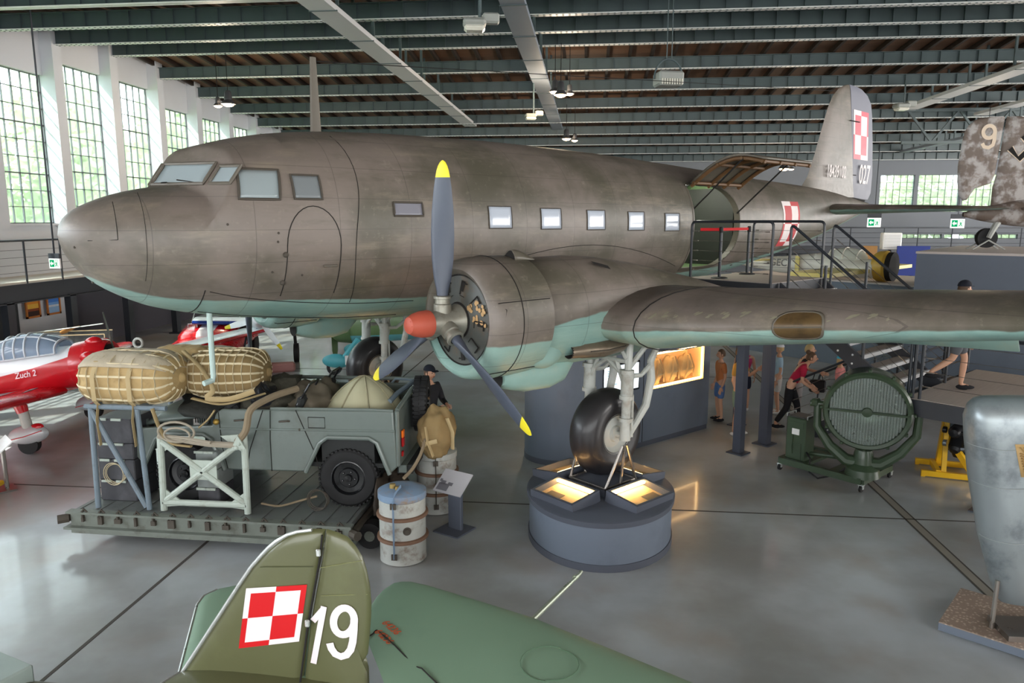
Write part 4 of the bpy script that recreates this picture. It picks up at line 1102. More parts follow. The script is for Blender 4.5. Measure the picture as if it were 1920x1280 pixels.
heap('hose_bundle', 'black hose bundle with a loop lying beside the steering wheel', 'hose', cw_(1.25, .5, 1.28), (.22, .22, .26), mat('hose_black', (30, 32, 36), .5, var=.3, bump=.6), 44, .4)
# ribbed canvas dome
mb = MB(); N = 48
def dome(a, b):
    t = pi * .5 * b; p = 2 * pi * a; e = abs(cos(p * 4)) ; k = 1 - .05 * (1 - e)
    return V((sin(t) * cos(p) * .62 * k, sin(t) * sin(p) * .6 * k, .5 * (1 - sin(t) ** 1.7)))
mb.grid(dome, 64, 14); dm = mb.build('canvas_dome', mat('canvas_pale_olive', (176, 172, 142), .8, var=.08, scale=3), None, ang=180); dm.location = cw_(-.05, .14, 1.1)
tag(dm, 'pale olive canvas dome with seams in the open rear of the car', 'canvas')
mb = MB()
for k in range(8): mb.tube([V(dome(k / 8 + .0625, b / 10)) * 1.01 for b in range(11)], .012, 5)
mb.build('dome_seam', mat('canvas_seam', (140, 134, 108), .85), dm)
# drogue pack hanging on the tail of the car
pk = thing('parachute_pack', 'brown canvas parachute pack hung over the tail of the car', 'bag', (-2.0, 9.5, .97), radians(-20))
mb = MB()
def pkf(a, b):
    t = pi * b; p = 2 * pi * a; q = V((sin(t) * cos(p), sin(t) * sin(p), cos(t)))
    w = 1 + .18 * noise.noise(q * 2.2) + .07 * noise.noise(q * 6) + .05 * sin(p * 7) * (sin(t) ** 2)
    return V((q.x * .24 * w, q.y * .28 * w, .36 + q.z * .36 * w))
mb.grid(pkf, 36, 20); mb.build('pack_bag', M_cargod, pk, ang=180)
mb = MB(); mb.tube([(.0, -.28, .5), (.05, -.31, .3), (.1, -.26, .1)], .03, 6, sc=(.3, 1)); mb.tube([(-.1, -.24, .3), (.02, -.32, .28), (.16, -.26, .32)], .03, 6, sc=(1, .3)); mb.tube([(.22, -.1, .6), (.27, -.05, .4), (.24, 0, .15)], .03, 6, sc=(1, .4)); mb.ball((.0, -.31, .27), .04, 8, 6); mb.build('pack_strap', M_webd, pk)
sling('pack_rope', 'brown rope hanging from the parachute pack to the near drum', [(-2.1, 9.3, 1.35), (-2.12, 9.05, 1.15), (-2.2, 8.9, 1.0), (-2.28, 8.75, .93)], .022, mat('rope_brown', (128, 114, 92), .85), (1, 1))
heap('chain_heap', 'tangled dark chains and straps hanging at the rear end of the platform', 'chain', (-2.62, 9.35, .36), (.16, .6, .45), mat('rusty_dark', (60, 52, 44), .7, .3, var=.4, scale=14), 21, .6)
# ---- drums and the sign between them
M_drum = mat('drum_white_rust', (176, 178, 172), .55, .1, var=.15, dirt=(112, 92, 74), dscale=4.5, damt=.8)
M_drumr = mat('drum_hoop_rust', (120, 92, 74), .7, .1, var=.3)
M_drumb = mat('drum_blue', (120, 142, 166), .5, var=.15, dirt=(150, 116, 64), dscale=4, damt=.8)
def drum(x, y, rz, label, blue):
    t = thing('steel_drum', label, 'drum', (x, y, 0), rz, 'old steel drums beside the platform'); r, h = .285, .9
    mb = MB(); mb.lathe([(r - .02, 0), (r + .004, .01), (r, .04), (r, .28), (r + .006, .3), (r, .32), (r, .58), (r + .006, .6), (r, .62), (r, h - .04)], n=48, cap=True); mb.build('drum_shell', M_drum, t)
    for z in (.3, .59, ): mb = MB(); mb.lathe([(r, -.025), (r + .03, -.018), (r + .034, 0), (r + .03, .018), (r, .025)], (0, 0, z), n=48); mb.build('rolling_hoop', M_drumr, t)
    mb = MB(); mb.lathe([(0, h + .02), (r * .6, h + .02), (r * .9, h), (r + .012, h - .02), (r + .012, h - .1), (r, h - .11)], n=48); ld = mb.build('drum_lid', M_drumb if blue else M_drum, t)
    mb = MB(); mb.lathe([(.0, .05), (.035, .05), (.04, .0)], (-.1, -.06, h + .02), n=14); mb.lathe([(.0, .04), (.02, .04), (.025, .0)], (-.03, -.12, h + .02), n=12); mb.build('bung', mat('brass', (150, 130, 80), .45, .5), ld)
    mb = MB(); P = [(0, -.05, h + .03), (-.02, -r * .9, h + .01), (-.03, -r - .018, h - .08)] + [(-.03, -r - .036, z) for z in (.75, .59, .45, .3, .12)]
    mb.tube(P, .03, 6, sc=(1, .2)); sp = mb.build('drum_strap', mat('strap_blue', (122, 146, 172), .6) if blue else M_seal, t)
    for z in (.14, .78): mb = MB(); mb.box((-.03, -r - .04, z), (.07, .02, .07)); mb.build('strap_buckle', M_seal, sp)
    mb = MB(); mb.lathe([(.0, .008), (.018, .01), (.028, .012), (.03, 0), (.05, .006), (.052, 0)], (.12, -r * .915, .45), (.4, -1, 0), 16); mb.build('drain_bung', M_seal, t)
    return t
drum(-2.24, 8.5, radians(0), 'rusty white and blue steel drum nearest the green tail fin', True)
drum(-2.14, 10.1, radians(15), 'old white steel drum under the parachute pack', False)
sg = thing('information_stand', 'tilted photo panel on a dark post beside the steel drums', 'sign', (-1.75, 9.35, 0), radians(-28))
mb = MB(); mb.cbox((0, 0, .01), (.42, .42, .02), .005); mb.cbox((0, .03, .3), (.22, .06, .58), .01); mb.build('stand_foot', M_bluegrey, sg)
mb = MB(); Mx = Matrix.Translation((0, -.02, .68)) @ Matrix.Rotation(radians(38), 4, 'X'); mb.box(None, (.46, .36, .015), mat=Mx); bd = mb.build('panel_board', mat('panel_print_grey', (186, 186, 190), .35, var=.1, scale=3), sg)
mb = MB()
def onb(u, v, z=.009): return Mx @ V((u, v, z))
for a, b, c, d in ((-.2, -.15, -.02, -.04), (-.18, -.06, -.1, .0), (-.06, -.06, .02, -.01), (-.21, -.02, -.17, .02)): mb.add([onb(a, b), onb(c, b), onb(c, d), onb(a, d)], [(0, 1, 2, 3)])
mb.build('panel_picture', mat('print_dark', (112, 112, 118), .5), bd)
# ================================================================ pedestals, partition, stairs
def W(x, lat, z=0): return ACM @ A(x, lat, z)
M_ped = mat('pedestal_blue_grey', (104, 113, 126), .5, var=.06, scale=2, dirt=(90, 98, 112), dscale=1.5)
M_pedd = mat('pedestal_top_dark', (78, 82, 92), .5, var=.06)
M_glow = emit('case_light_strip', (255, 196, 128), 24)
M_glowp = mat('case_print_cream', (236, 206, 150), .6, var=.1, scale=4)
M_tubes = mat('brushed_steel', (150, 144, 138), .3, .9, var=.1)
def pedestal(c, label, full=True):
    t = thing('wheel_pedestal', label, 'pedestal', (c[0], c[1], 0), 0)
    def el(rx, ry, z): return [(rx * cos(2 * pi * k / 72), ry * sin(2 * pi * k / 72), z) for k in range(72)]
    rx, ry = .97, 1.2
    mb = MB(); mb.loft([el(rx - .03, ry - .03, .09), el(rx - .03, ry - .03, .57)]); mb.build('drum_wall', M_ped, t)
    mb = MB(); mb.loft([el(rx - .015, ry - .015, 0), el(rx - .015, ry - .015, .09), el(rx - .05, ry - .05, .09)], cap=False); mb.build('plinth_band', M_pedd, t)
    mb = MB(); mb.loft([el(rx - .04, ry - .04, .55), el(rx, ry, .56), el(rx + .005, ry + .005, .625), el(rx - .02, ry - .02, .64)], cap=True); mb.build('pedestal_top', M_pedd, t)
    mb = MB(); Mr = Matrix.Rotation(PSI, 4, 'Z') @ Matrix.Translation((.05, 0, .69)); mb.box(None, (.62, .62, .1), mat=Mr); mb.build('wheel_block', M_pedd, t)
    mb = MB(); R = Matrix.Rotation(PSI, 4, 'Z')
    sq = [R @ V((.05 + a, b, .75)) for a, b in ((-.31, -.31), (.31, -.31), (.31, .31), (-.31, .31))]; mb.tube(sq, .018, 8, closed=True)
    for s in (-1, 1):
        for a in (-.3, 0.0, .3): mb.tube([R @ V((.05 + a, s * .31, .75)), R @ V((.05 + a * .15, s * .36, 1.28))], .02, 8)
    mb.build('axle_stand', M_tubes, t)
    for k in range(4):
        a = PSI + k * pi / 2; Mk = Matrix.Rotation(a, 4, 'Z') @ Matrix.Translation((.66, 0, .64)) @ Matrix.Rotation(radians(8), 4, 'Y')
        mb = MB(); w_, d_, h_ = .74, .5, .15
        # open-fronted tray: side walls and floor, glass lid on top
        for (cx, cy, sx, sy) in ((d_ / 2 - .02, 0, .04, w_), (-d_ / 2 + .02, 0, .04, w_), (0, w_ / 2 - .02, d_ - .08, .04), (0, -w_ / 2 + .02, d_ - .08, .04)):
            mb.box(None, (sx, sy, h_), mat=Mk @ Matrix.Translation((cx, cy, .05)))
        bx = mb.build('display_tray', M_pedd, t, sm=False)
        mb = MB(); mb.box(None, (d_ - .08, w_ - .08, .02), mat=Mk @ Matrix.Translation((0, 0, .03))); mb.build('tray_floor', M_glowp, bx, sm=False)
        mb = MB(); mb.box(None, (.03, w_ - .12, .03), mat=Mk @ Matrix.Translation((-d_ / 2 + .065, 0, .1))); mb.build('light_strip', M_glow, bx, sm=False)
        mb = MB(); mb.box(None, (d_ - .05, w_ - .05, .006), mat=Mk @ Matrix.Translation((0, 0, .128))); mb.build('tray_glass', glass('case_glass', (240, 240, 240), .03, .06), bx, sm=False)
        mb = MB(); mb.box(None, (.16, .24, .006), mat=Mk @ Matrix.Translation((.08, .15 if k % 2 else -.12, .045))); mb.build('exhibit_card', mat('card_olive', (128, 112, 72), .7), bx, sm=False)
    return t
pedestal((.2, 9.5), 'round blue-grey pedestal with four lit display trays under the near landing wheel')
q = W(.36, -2.95); pedestal((q.x - .05, q.y - .1), 'round blue-grey pedestal under the far landing wheel, behind the car')
# partition with rounded end, monitor and lit showcase
D1 = V((1, 1, 0)).normalized(); N1 = V((1, -1, 0)).normalized(); P0 = V((.11, 12.45, 0))
def pt(t, z, off=0): return P0 + D1 * t + N1 * off + V((0, 0, z))
pw = thing('display_partition', 'long blue-grey exhibition partition with a rounded end', 'partition', P0)
mb = MB(); R = .62; out = [(3.28, 0), (3.28, -2 * R)] + [(-.2 - R * sin(pi * i / 20), -R - R * cos(pi * i / 20)) for i in range(21)]
out = [(3.28, 0)] + [(3.28, -2 * R)] + [(-.2 - R * sin(pi * i / 20), -R - R * cos(pi * i / 20)) for i in range(21)]
H1 = 2.05
def wl_(t, o, z): return D1 * t + N1 * o + V((0, 0, z))
holes = [(.24, 1.16, 1.14, 1.64), (1.57, 3.08, 1.06, 1.74)]
# straight face with a niche for the showcase
def facepanel(mb, t0, t1, z0, z1, d=.04): mb.add([wl_(t0, 0, z0), wl_(t1, 0, z0), wl_(t1, 0, z1), wl_(t0, 0, z1)], [(0, 1, 2, 3)])
h = holes[1]
facepanel(mb, -.2, h[0], .1, H1); facepanel(mb, h[1], 3.28, .1, H1); facepanel(mb, h[0], h[1], .1, h[2]); facepanel(mb, h[0], h[1], h[3], H1)
o_ = [(3.28, 0), (3.28, -2 * R)] + [(-.2 - R * sin(pi * i / 20), -R + -R * cos(pi * i / 20)) for i in range(21)]
mb.loft([[wl_(a, b, .1) for a, b in o_], [wl_(a, b, H1) for a, b in o_]], closed=False)
mb.add([wl_(a, b, H1) for a, b in o_], [list(range(len(o_)))])
mb.build('partition_wall', M_ped, pw, sm=True, ang=40)
mb = MB(); k = [(a * 1.0, b + (-.01 if b < -R else -.015)) for a, b in o_]; mb.loft([[wl_(a, b, 0) for a, b in k], [wl_(a, b, .1) for a, b in k]]); mb.build('partition_base', M_pedd, pw)
mb = MB()
for t in (-.2, 1.3): mb.bar(wl_(t, .002, .1), wl_(t, .002, H1), .006, .012)
mb.build('panel_joint', M_line, pw)
mb = MB(); t0, t1, z0, z1 = h
mb.add([wl_(t0, -.4, z0), wl_(t1, -.4, z0), wl_(t1, -.4, z1), wl_(t0, -.4, z1), wl_(t0, 0, z0), wl_(t1, 0, z0), wl_(t1, 0, z1), wl_(t0, 0, z1)], [(0, 1, 2, 3), (0, 1, 5, 4), (1, 2, 6, 5), (2, 3, 7, 6), (3, 0, 4, 7)])
nic = mb.build('showcase_lining', mat('showcase_cream', (222, 190, 142), .7), pw, sm=False)
mb = MB()
mb.bar(wl_(t0 + .03, -.03, z0 + .03), wl_(t1 - .03, -.03, z0 + .03), .025); mb.bar(wl_(t1 - .03, -.03, z0 + .03), wl_(t1 - .03, -.03, z1 - .03), .025); mb.bar(wl_(t0 + .03, -.03, z1 - .03), wl_(t1 - .03, -.03, z1 - .03), .025)
mb.build('showcase_light', emit('showcase_strip', (255, 206, 140), 9), nic, sm=False)
mb = MB(); mb.add([wl_(t0, -.004, z0), wl_(t1, -.004, z0), wl_(t1, -.004, z1), wl_(t0, -.004, z1)], [(0, 1, 2, 3)]); mb.build('showcase_glass', glass('case_glass', (240, 240, 240), .03, .06), nic)
mb = MB(); t0, t1, z0, z1 = holes[0]; mb.tube([wl_(t0, .01, z0), wl_(t1, .01, z0), wl_(t1, .01, z1), wl_(t0, .01, z1)], .02, 4, closed=True); 
mon = thing('wall_monitor', 'bright monitor in the blue-grey partition behind the landing gear', 'screen', pt(t0, z0)); mb.build('monitor_bezel', M_rimb, mon); mon.children[0].data.transform(Matrix.Translation(P0 - mon.location))
mb = MB(); mb.add([pt(t0, z0, .006) - mon.location, pt(t1, z0, .006) - mon.location, pt(t1, z1, .006) - mon.location, pt(t0, z1, .006) - mon.location], [(0, 1, 2, 3)]); mb.build('screen_face', emit('screen_white', (226, 240, 248), 1.1), mon)
mb = MB()
for i, (a, z, L) in enumerate([(.1, .4, .2), (.1, .36, .25), (.1, .32, .15), (.5, .35, .12), (.5, .2, .2), (.1, .15, .25), (.1, .11, .18)]):
    p = [pt(t0 + a, z0 + z, .009), pt(t0 + a + L, z0 + z, .009), pt(t0 + a + L, z0 + z + .02, .009), pt(t0 + a, z0 + z + .02, .009)]; mb.add([q - mon.location for q in p], [(0, 1, 2, 3)])
mb.build('screen_lines', emit('screen_grey', (150, 190, 205), .7), mon)
rr = random.Random(11)
for i, (nm, lab) in enumerate([('parachute_harness', 'tan parachute harness at the left of the lit showcase'), ('parachute_pack', 'tan folded parachute pack in the middle of the lit showcase'), ('canvas_satchel', 'tan canvas satchel with straps at the right of the lit showcase')]):
    c = pt(1.85 + .45 * i, 1.075, -.22); mb = MB()
    def fn(a, b, i=i):
        t = pi * b; p = 2 * pi * a; q = V((sin(t) * cos(p), sin(t) * sin(p), cos(t))); w = 1 + .25 * noise.noise(q * 2 + V((i * 5, 0, 0))) + .1 * noise.noise(q * 6)
        return V((q.x * .2 * w, q.y * .12 * w, .24 + q.z * .26 * w))
    mb.grid(fn, 24, 14); t_ = thing(nm, lab, 'parachute gear', c, radians(45)); mb.build('pack_body', M_cargo, t_, ang=180)
    mb = MB(); mb.tube([(-.14, -.13, .05), (-.1, -.17, .25), (-.02, -.1, .48)], .02, 6, sc=(.3, 1)); mb.tube([(.14, -.12, .05), (.1, -.16, .25), (.04, -.1, .5)], .02, 6, sc=(.3, 1)); mb.tube([(-.17, -.1, .2), (0, -.18, .22), (.17, -.1, .2)], .018, 6, sc=(1, .3)); mb.build('pack_strap', M_webd, t_)

# ---- visitor stairs: upper platform at the cargo door, flight, landing, lower flight
M_tread2 = planks('grip_boards', (168, 158, 150), (196, 186, 178), .6, (1, 14, 1))
M_nose = mat('bright_nosing', (222, 222, 222), .3, .3)
M_rail = mat('rail_charcoal', (40, 44, 50), .4, spec=.5, var=.08)
M_string = mat('stringer_steel', (54, 56, 62), .4, spec=.5, var=.12)
ZU, ZL = 3.10, 1.50
stt = thing('visitor_stairs', 'dark steel stairs with platform leading to the open cargo door', 'stairs', W(4.5, 2.95), PSI)
SI = (Matrix.Translation(stt.location) @ Matrix.Rotation(PSI, 4, 'Z')).inverted() @ ACM
def Q(x, lat, z): return SI @ A(x, lat, z)
def slab(name, x0, x1, l0, l1, z, th, m, par=stt, boards=False):
    mb = MB(); c = Q((x0 + x1) / 2, (l0 + l1) / 2, z - th / 2); mb.box(c, (x1 - x0, abs(l1 - l0), th)); return mb.build(name, m, par, sm=False)
slab('upper_deck', 4.5, 6.3, 1.22, 2.95, ZU, .04, M_tread2); slab('lower_deck', 4.72, 7.9, 5.12, 7.3, ZL, .04, M_tread2)
def beams(name, segs, w_, h_):
    mb = MB()
    for a, b in segs: mb.bar(Q(*a), Q(*b), w_, h_, up=(0, 0, 1))
    return mb.build(name, M_string, stt, sm=False)
def vbeam(mb, a, b, h, th=.05):
    a = Q(*a); b = Q(*b); d = (b - a); n = V((-d.y, d.x, 0)).normalized() * th / 2; u = V((0, 0, h))
    P = [a - n, b - n, b - n + u, a - n + u, a + n, b + n, b + n + u, a + n + u]; mb.add(P, [(0, 1, 2, 3), (7, 6, 5, 4), (0, 4, 5, 1), (1, 5, 6, 2), (2, 6, 7, 3), (3, 7, 4, 0)])
mb = MB()
for a, b in (((4.48, 1.22), (4.48, 2.95)), ((6.32, 1.22), (6.32, 2.95)), ((4.48, 1.22), (6.32, 1.22)), ((4.48, 2.93), (6.32, 2.93))): vbeam(mb, (*a, ZU - .24), (*b, ZU - .24), .23)
mb.build('upper_frame', M_string, stt, sm=False)
mb = MB()
for a, b in (((4.7, 5.12), (4.7, 7.3)), ((7.9, 5.12), (7.9, 7.3)), ((4.7, 5.12), (7.9, 5.12)), ((4.7, 7.3), (7.9, 7.3))): vbeam(mb, (*a, ZL - .26), (*b, ZL - .26), .25)
mb.build('landing_frame', M_string, stt, sm=False)
def flight(x0, x1, l0, z0, l1, z1, n):
    for x in (x0, x1):
        mb = MB(); vbeam(mb, (x, l0, z0 - .3), (x, l1, z1 - .3), .3, .05); st_ = mb.build('stringer', M_string, stt, sm=False)
        mb = MB(); sgn = -1 if x == x0 else 1
        for i in range(n):
            f = (i + .5) / n
            for dz in (-.08, -.22): mb.ball(Q(x + sgn * .03, l0 + (l1 - l0) * f, z0 + (z1 - z0) * f + dz), .018, 8, 5)
        mb.build('bolts', M_nose, st_)
    dl = (l1 - l0) / n
    for i in range(n):
        l = l0 + dl * i; z = z0 + (z1 - z0) * (i + 1) / n
        if abs(z - z1) < .02 and i == n - 1: continue
        mb = MB(); c = Q((x0 + x1) / 2, l + dl * .55, z - .02); mb.box(c, (x1 - x0 - .06, abs(dl) * 1.1, .04)); td = mb.build('stair_tread', M_tread2, stt, sm=False)
        mb = MB(); c = Q((x0 + x1) / 2, l + dl * 1.08, z - .015); mb.box(c, (x1 - x0 - .06, .05, .06)); mb.build('tread_nosing', M_nose, td, sm=False)
flight(4.72, 6.25, 2.98, ZU, 5.12, ZL, 9)
flight(6.6, 7.8, 5.1, ZL, 2.35, 0.0, 9)
def rail(name, P, r=.024):
    Pq = [Q(*p) for p in P]; R_ = [Pq[0]]
    for i in range(1, len(Pq) - 1):
        a, b, c = Pq[i - 1], Pq[i], Pq[i + 1]; k = .09; p = b + (a - b).normalized() * k; q = b + (c - b).normalized() * k
        R_ += [p.lerp(b, t / 4).lerp(b.lerp(q, t / 4), t / 4) for t in range(5)]
    R_.append(Pq[-1]); mb = MB(); mb.tube(R_, r, 8); return mb.build(name, M_rail, stt)
def post(a, z0, z1, r=.026):
    mb = MB(); mb.tube([Q(*a, z0), Q(*a, z1)], r, 8); return mb.build('rail_post', M_rail, stt)
def cables(a, b, z0a, z0b, n, lift):
    for i in range(n):
        h = lift[0] + (lift[1] - lift[0]) * i / (n - 1); mb = MB(); mb.tube([Q(*a, z0a + h), Q(*b, z0b + h)], .004, 5)
        for t in (.06, .94): mb.tube([Q(*a, z0a + h).lerp(Q(*b, z0b + h), t - .03), Q(*a, z0a + h).lerp(Q(*b, z0b + h), t + .03)], .009, 6)
        mb.build('rail_cable', M_tubes, stt)
HR = 1.02
rail('handrail', [(4.5, 1.32, ZU), (4.5, 1.32, ZU + HR), (4.5, 2.92, ZU + HR), (4.5, 2.92, ZU - .1)]); rail('handrail', [(6.3, 1.5, ZU), (6.3, 1.5, ZU + HR), (6.3, 2.92, ZU + HR), (6.3, 2.92, ZU - .1)])
cables((4.5, 1.32), (4.5, 2.92), ZU, ZU, 5, (.15, .85)); cables((6.3, 1.5), (6.3, 2.92), ZU, ZU, 5, (.15, .85))
def fp(f): return 2.98 + (5.12 - 2.98) * f, ZU + (ZL - ZU) * f
for x in (4.72, 6.25):
    rail('handrail', [(x, 3.12, ZU - .3), (x, 3.12, ZU + .98), (x, 5.15, ZL + 1.0), (x, 5.15, ZL - .1)])
    for f in (.36, .68): l, z = fp(f); post((x, l), z - .15, z + .9)
    cables((x, 3.12), (x, 5.15), ZU - .1, ZL - .05, 5, (.2, .85))
def gp(f): return 5.1 + (2.35 - 5.1) * f, ZL * (1 - f)
for x in (6.6, 7.8):
    rail('handrail', [(x, 5.0, ZL), (x, 5.0, ZL + 1.0), (x, 2.3, .98), (x, 2.3, .0)])
    for f in (.3, .62): l, z = gp(f); post((x, l), z - .12, z + .92)
    cables((x, 5.0), (x, 2.3), ZL, 0.0, 4, (.2, .8))
rail('handrail', [(4.75, 5.3, ZL), (4.75, 5.3, ZL + 1.0), (4.75, 7.2, ZL + 1.0), (4.75, 7.2, ZL)]); rail('handrail', [(4.75, 7.25, ZL), (4.75, 7.25, ZL + 1.0), (7.85, 7.25, ZL + 1.0), (7.85, 7.25, ZL)])
post((4.75, 5.2), ZL - .1, ZL + .95); cables((4.75, 7.25), (7.85, 7.25), ZL, ZL, 4, (.2, .85)); cables((4.75, 5.3), (4.75, 7.2), ZL, ZL, 4, (.2, .85))
for a, w_, zt in (((4.6, 2.42), .15, ZU - .24), ((5.45, 2.45), .17, ZU - .24), ((6.2, 1.4), .12, ZU - .24), ((4.85, 6.3), .22, ZL - .25), ((7.7, 6.3), .2, ZL - .25)):
    mb = MB(); c = Q(*a, zt / 2); mb.box(c, (w_, w_, zt)); mb.box(Q(*a, .01), (w_ + .16, w_ + .16, .02)); mb.build('support_column', mat('column_steel', (66, 70, 82), .4, spec=.5, var=.08), stt, sm=False)
# belt barrier at the cargo door
for i, (x, l) in enumerate(((4.78, 1.75), (6.05, 1.55))):
    t = thing('barrier_post', 'black belt barrier post at the %s side of the cargo door' % ('forward' if i == 0 else 'tail'), 'barrier', W(x, l, ZU), 0, 'belt barrier posts at the cargo door')
    mb = MB(); mb.lathe([(0, .03), (.12, .025), (.15, .012), (.15, 0)], n=24); mb.build('base_disc', M_black, t)
    mb = MB(); mb.tube([(0, 0, .02), (0, 0, .86)], .028, 12); mb.build('post', M_rail, t)
    mb = MB(); mb.lathe([(0, .93), (.03, .93), (.038, .91), (.038, .84), (.03, .82)], n=16); mb.build('belt_head', M_black, t)
mb = MB(); c = W(4.5, 1.35, ZU)
for P in ([(4.5, 1.5), (4.78, 1.75)], [(4.78, 1.75), (6.05, 1.55)]):
    a, b = [W(*p, ZU + .88) for p in P]; mb.prism([(0, -.025), (1, -.025), (1, .025), (0, .025)], a - c, b - a, (0, 0, 1), (.002, .002, 0))
o = mb.build('barrier_belt', mat('belt_red', (196, 20, 28), .8), None, sm=False); o.location = c; tag(o, 'red belt stretched between the barrier posts at the cargo door', 'belt')
# ================================================================ foreground fighter tail, wing, wreck, searchlight, engine
M_olive = mat('tail_olive', (86, 88, 58), .38, spec=.5, var=.08, scale=2.5, dirt=(104, 108, 74), dscale=1.4, coat=.2)
M_oliveg = mat('wing_sage_green', (122, 150, 126), .5, var=.05, scale=2, dirt=(114, 142, 120), dscale=1.5)
M_edge = mat('bare_edge_metal', (206, 210, 208), .3, .6, var=.06)
M_pred = mat('marking_red', (196, 22, 28), .45, var=.04); M_pwht = mat('marking_white', (226, 216, 218), .5, var=.03)
def plate(out, y, th, z_extra=None):
    """thin lens-shaped surface from an (x, z) outline standing in the plane y"""
    n = len(out); cx = sum(p[0] for p in out) / n; cz = sum(p[1] for p in out) / n
    mb = MB(); rings = []
    for k, o in ((1.0, 0.0), (.985, .35), (.94, .7), (.8, .95), (.5, 1), (.0, 1)):
        rings.append([(cx + (x - cx) * k, y - th * o, cz + (z - cz) * k) for x, z in out])
    R2 = [[(a, 2 * y - b, c) for a, b, c in r] for r in rings]
    mb.loft(rings); mb.loft(R2[0:1] + R2[1:]); return mb
ft = thing('fighter_tail', 'olive green fighter tail with red and white chequer and white 19', 'aircraft tail', (-2.1, 4.5, 0))
off = Matrix.Translation((2.1, -4.5, 0))
def fbuild(mb, name, m, par=ft, **k):
    o = mb.build(name, m, par, **k); o.data.transform(off); return o
finp = [(-2.95, .76), (-2.85, .92), (-2.58, 1.32), (-2.31, 1.72), (-2.24, 1.82), (-2.17, 1.9), (-2.11, 1.965), (-2.05, 2.015), (-1.97, 2.065), (-1.9, 2.09), (-1.8, 2.107), (-1.72, 2.11), (-1.76, 1.9), (-1.81, 1.67), (-1.87, 1.39), (-1.93, .98), (-1.96, .72)]
rudp_ = [(-1.715, 2.11), (-1.64, 2.09), (-1.57, 2.06), (-1.52, 2.0), (-1.48, 1.93), (-1.45, 1.83), (-1.432, 1.72), (-1.425, 1.6), (-1.43, 1.49), (-1.445, 1.35), (-1.46, 1.22), (-1.5, 1.15), (-1.46, 1.08), (-1.46, .9), (-1.5, .72), (-1.95, .72), (-1.92, .98), (-1.862, 1.39), (-1.802, 1.67), (-1.752, 1.9)]
f_ = fbuild(plate(finp, 4.53, .045), 'fin', M_olive, ang=60); r_ = fbuild(plate(rudp_, 4.53, .04), 'rudder', M_olive, ang=60)
mb = MB(); mb.tube([(x - .008, 4.5, z + .004) for x, z in finp[:11]], .012, 8); fbuild(mb, 'leading_edge', M_edge, f_)
mb = MB(); mb.tube([(-1.717, 4.45, 2.1), (-1.756, 4.482, 1.9), (-1.806, 4.482, 1.67), (-1.866, 4.482, 1.39), (-1.927, 4.45, .98)], .007, 6); fbuild(mb, 'hinge_gap', M_line, r_)
mb = MB()
for x, z in ((-1.745, 1.98), (-1.845, 1.47)): mb.cbox((x, 4.44, z), (.03, .02, .05), .006)
fbuild(mb, 'hinge_bracket', M_edge, r_)
mb = MB()
for P in ([(-2.17, 1.84), (-1.8, 1.86)], [(-2.45, 1.0), (-1.95, 1.02)]): mb.tube([(P[0][0], 4.478, P[0][1]), (P[1][0], 4.478, P[1][1])], .0025, 4)
fbuild(mb, 'skin_joint', mat('olive_shade', (70, 74, 48), .5), f_)
for z0, z1, x1 in ((1.85, 1.91, -1.47), (1.65, 1.67, -1.44)):
    mb = MB(); mb.tube([(-1.76, 4.485, z0), ((-1.76 + x1) / 2, 4.484, (z0 + z1) / 2 + .005), (x1, 4.5, z1)], .0025, 4); fbuild(mb, 'rib_line', mat('olive_light', (132, 134, 92), .5), r_)
CK = [(-2.361, 1.23), (-1.925, 1.31), (-1.849, 1.729), (-2.28, 1.679)]
def ckf(u, v):
    a = V((*CK[0], 0)).lerp(V((*CK[1], 0)), u); b = V((*CK[3], 0)).lerp(V((*CK[2], 0)), u); p = a.lerp(b, v); return V((p.x, 4.479, p.y))
o = checker(ckf, f_, M_pred, M_pwht, .09); o.data.transform(off)
# numerals drawn with a broad brush stroke
def stroke(name, paths, wd, m, par, M):
    mb = MB()
    for ip, P in enumerate(paths):
        P = [V((a, b)) for a, b in P]; L = []; R = []
        for i, p in enumerate(P):
            t = (P[min(i + 1, len(P) - 1)] - P[max(i - 1, 0)]).normalized(); n = V((-t.y, t.x)) * wd / 2; L.append(p + n); R.append(p - n)
        k = len(P); mb.add([M @ V((q.x, q.y, .0012 * ip)) for q in L + R], [(i, i + 1, k + i + 1, k + i) for i in range(k - 1)])
    return mb.build(name, m, par, fixn=False)
I4 = basis((0, 4.482, 0), (1, 0, 0), (0, 0, 1))
nine = [(-1.605 + .072 * cos(t) + .012 * sin(t), 1.475 + .098 * sin(t)) for t in [2 * pi * i / 28 for i in range(29)]]
nine2 = [(-1.533, 1.49), (-1.537, 1.42), (-1.548, 1.33), (-1.565, 1.27), (-1.595, 1.23), (-1.635, 1.215), (-1.675, 1.232), (-1.70, 1.27), (-1.71, 1.31)]
o = stroke('numeral_nine', [nine, nine2], .052, M_pwht, r_, I4); o.data.transform(off)
o = stroke('numeral_one', [[(-1.74, 1.575), (-1.832, 1.15)], [(-1.75, 1.55), (-1.80, 1.49), (-1.822, 1.465)]], .042, M_pwht, r_, I4); o.data.transform(off)
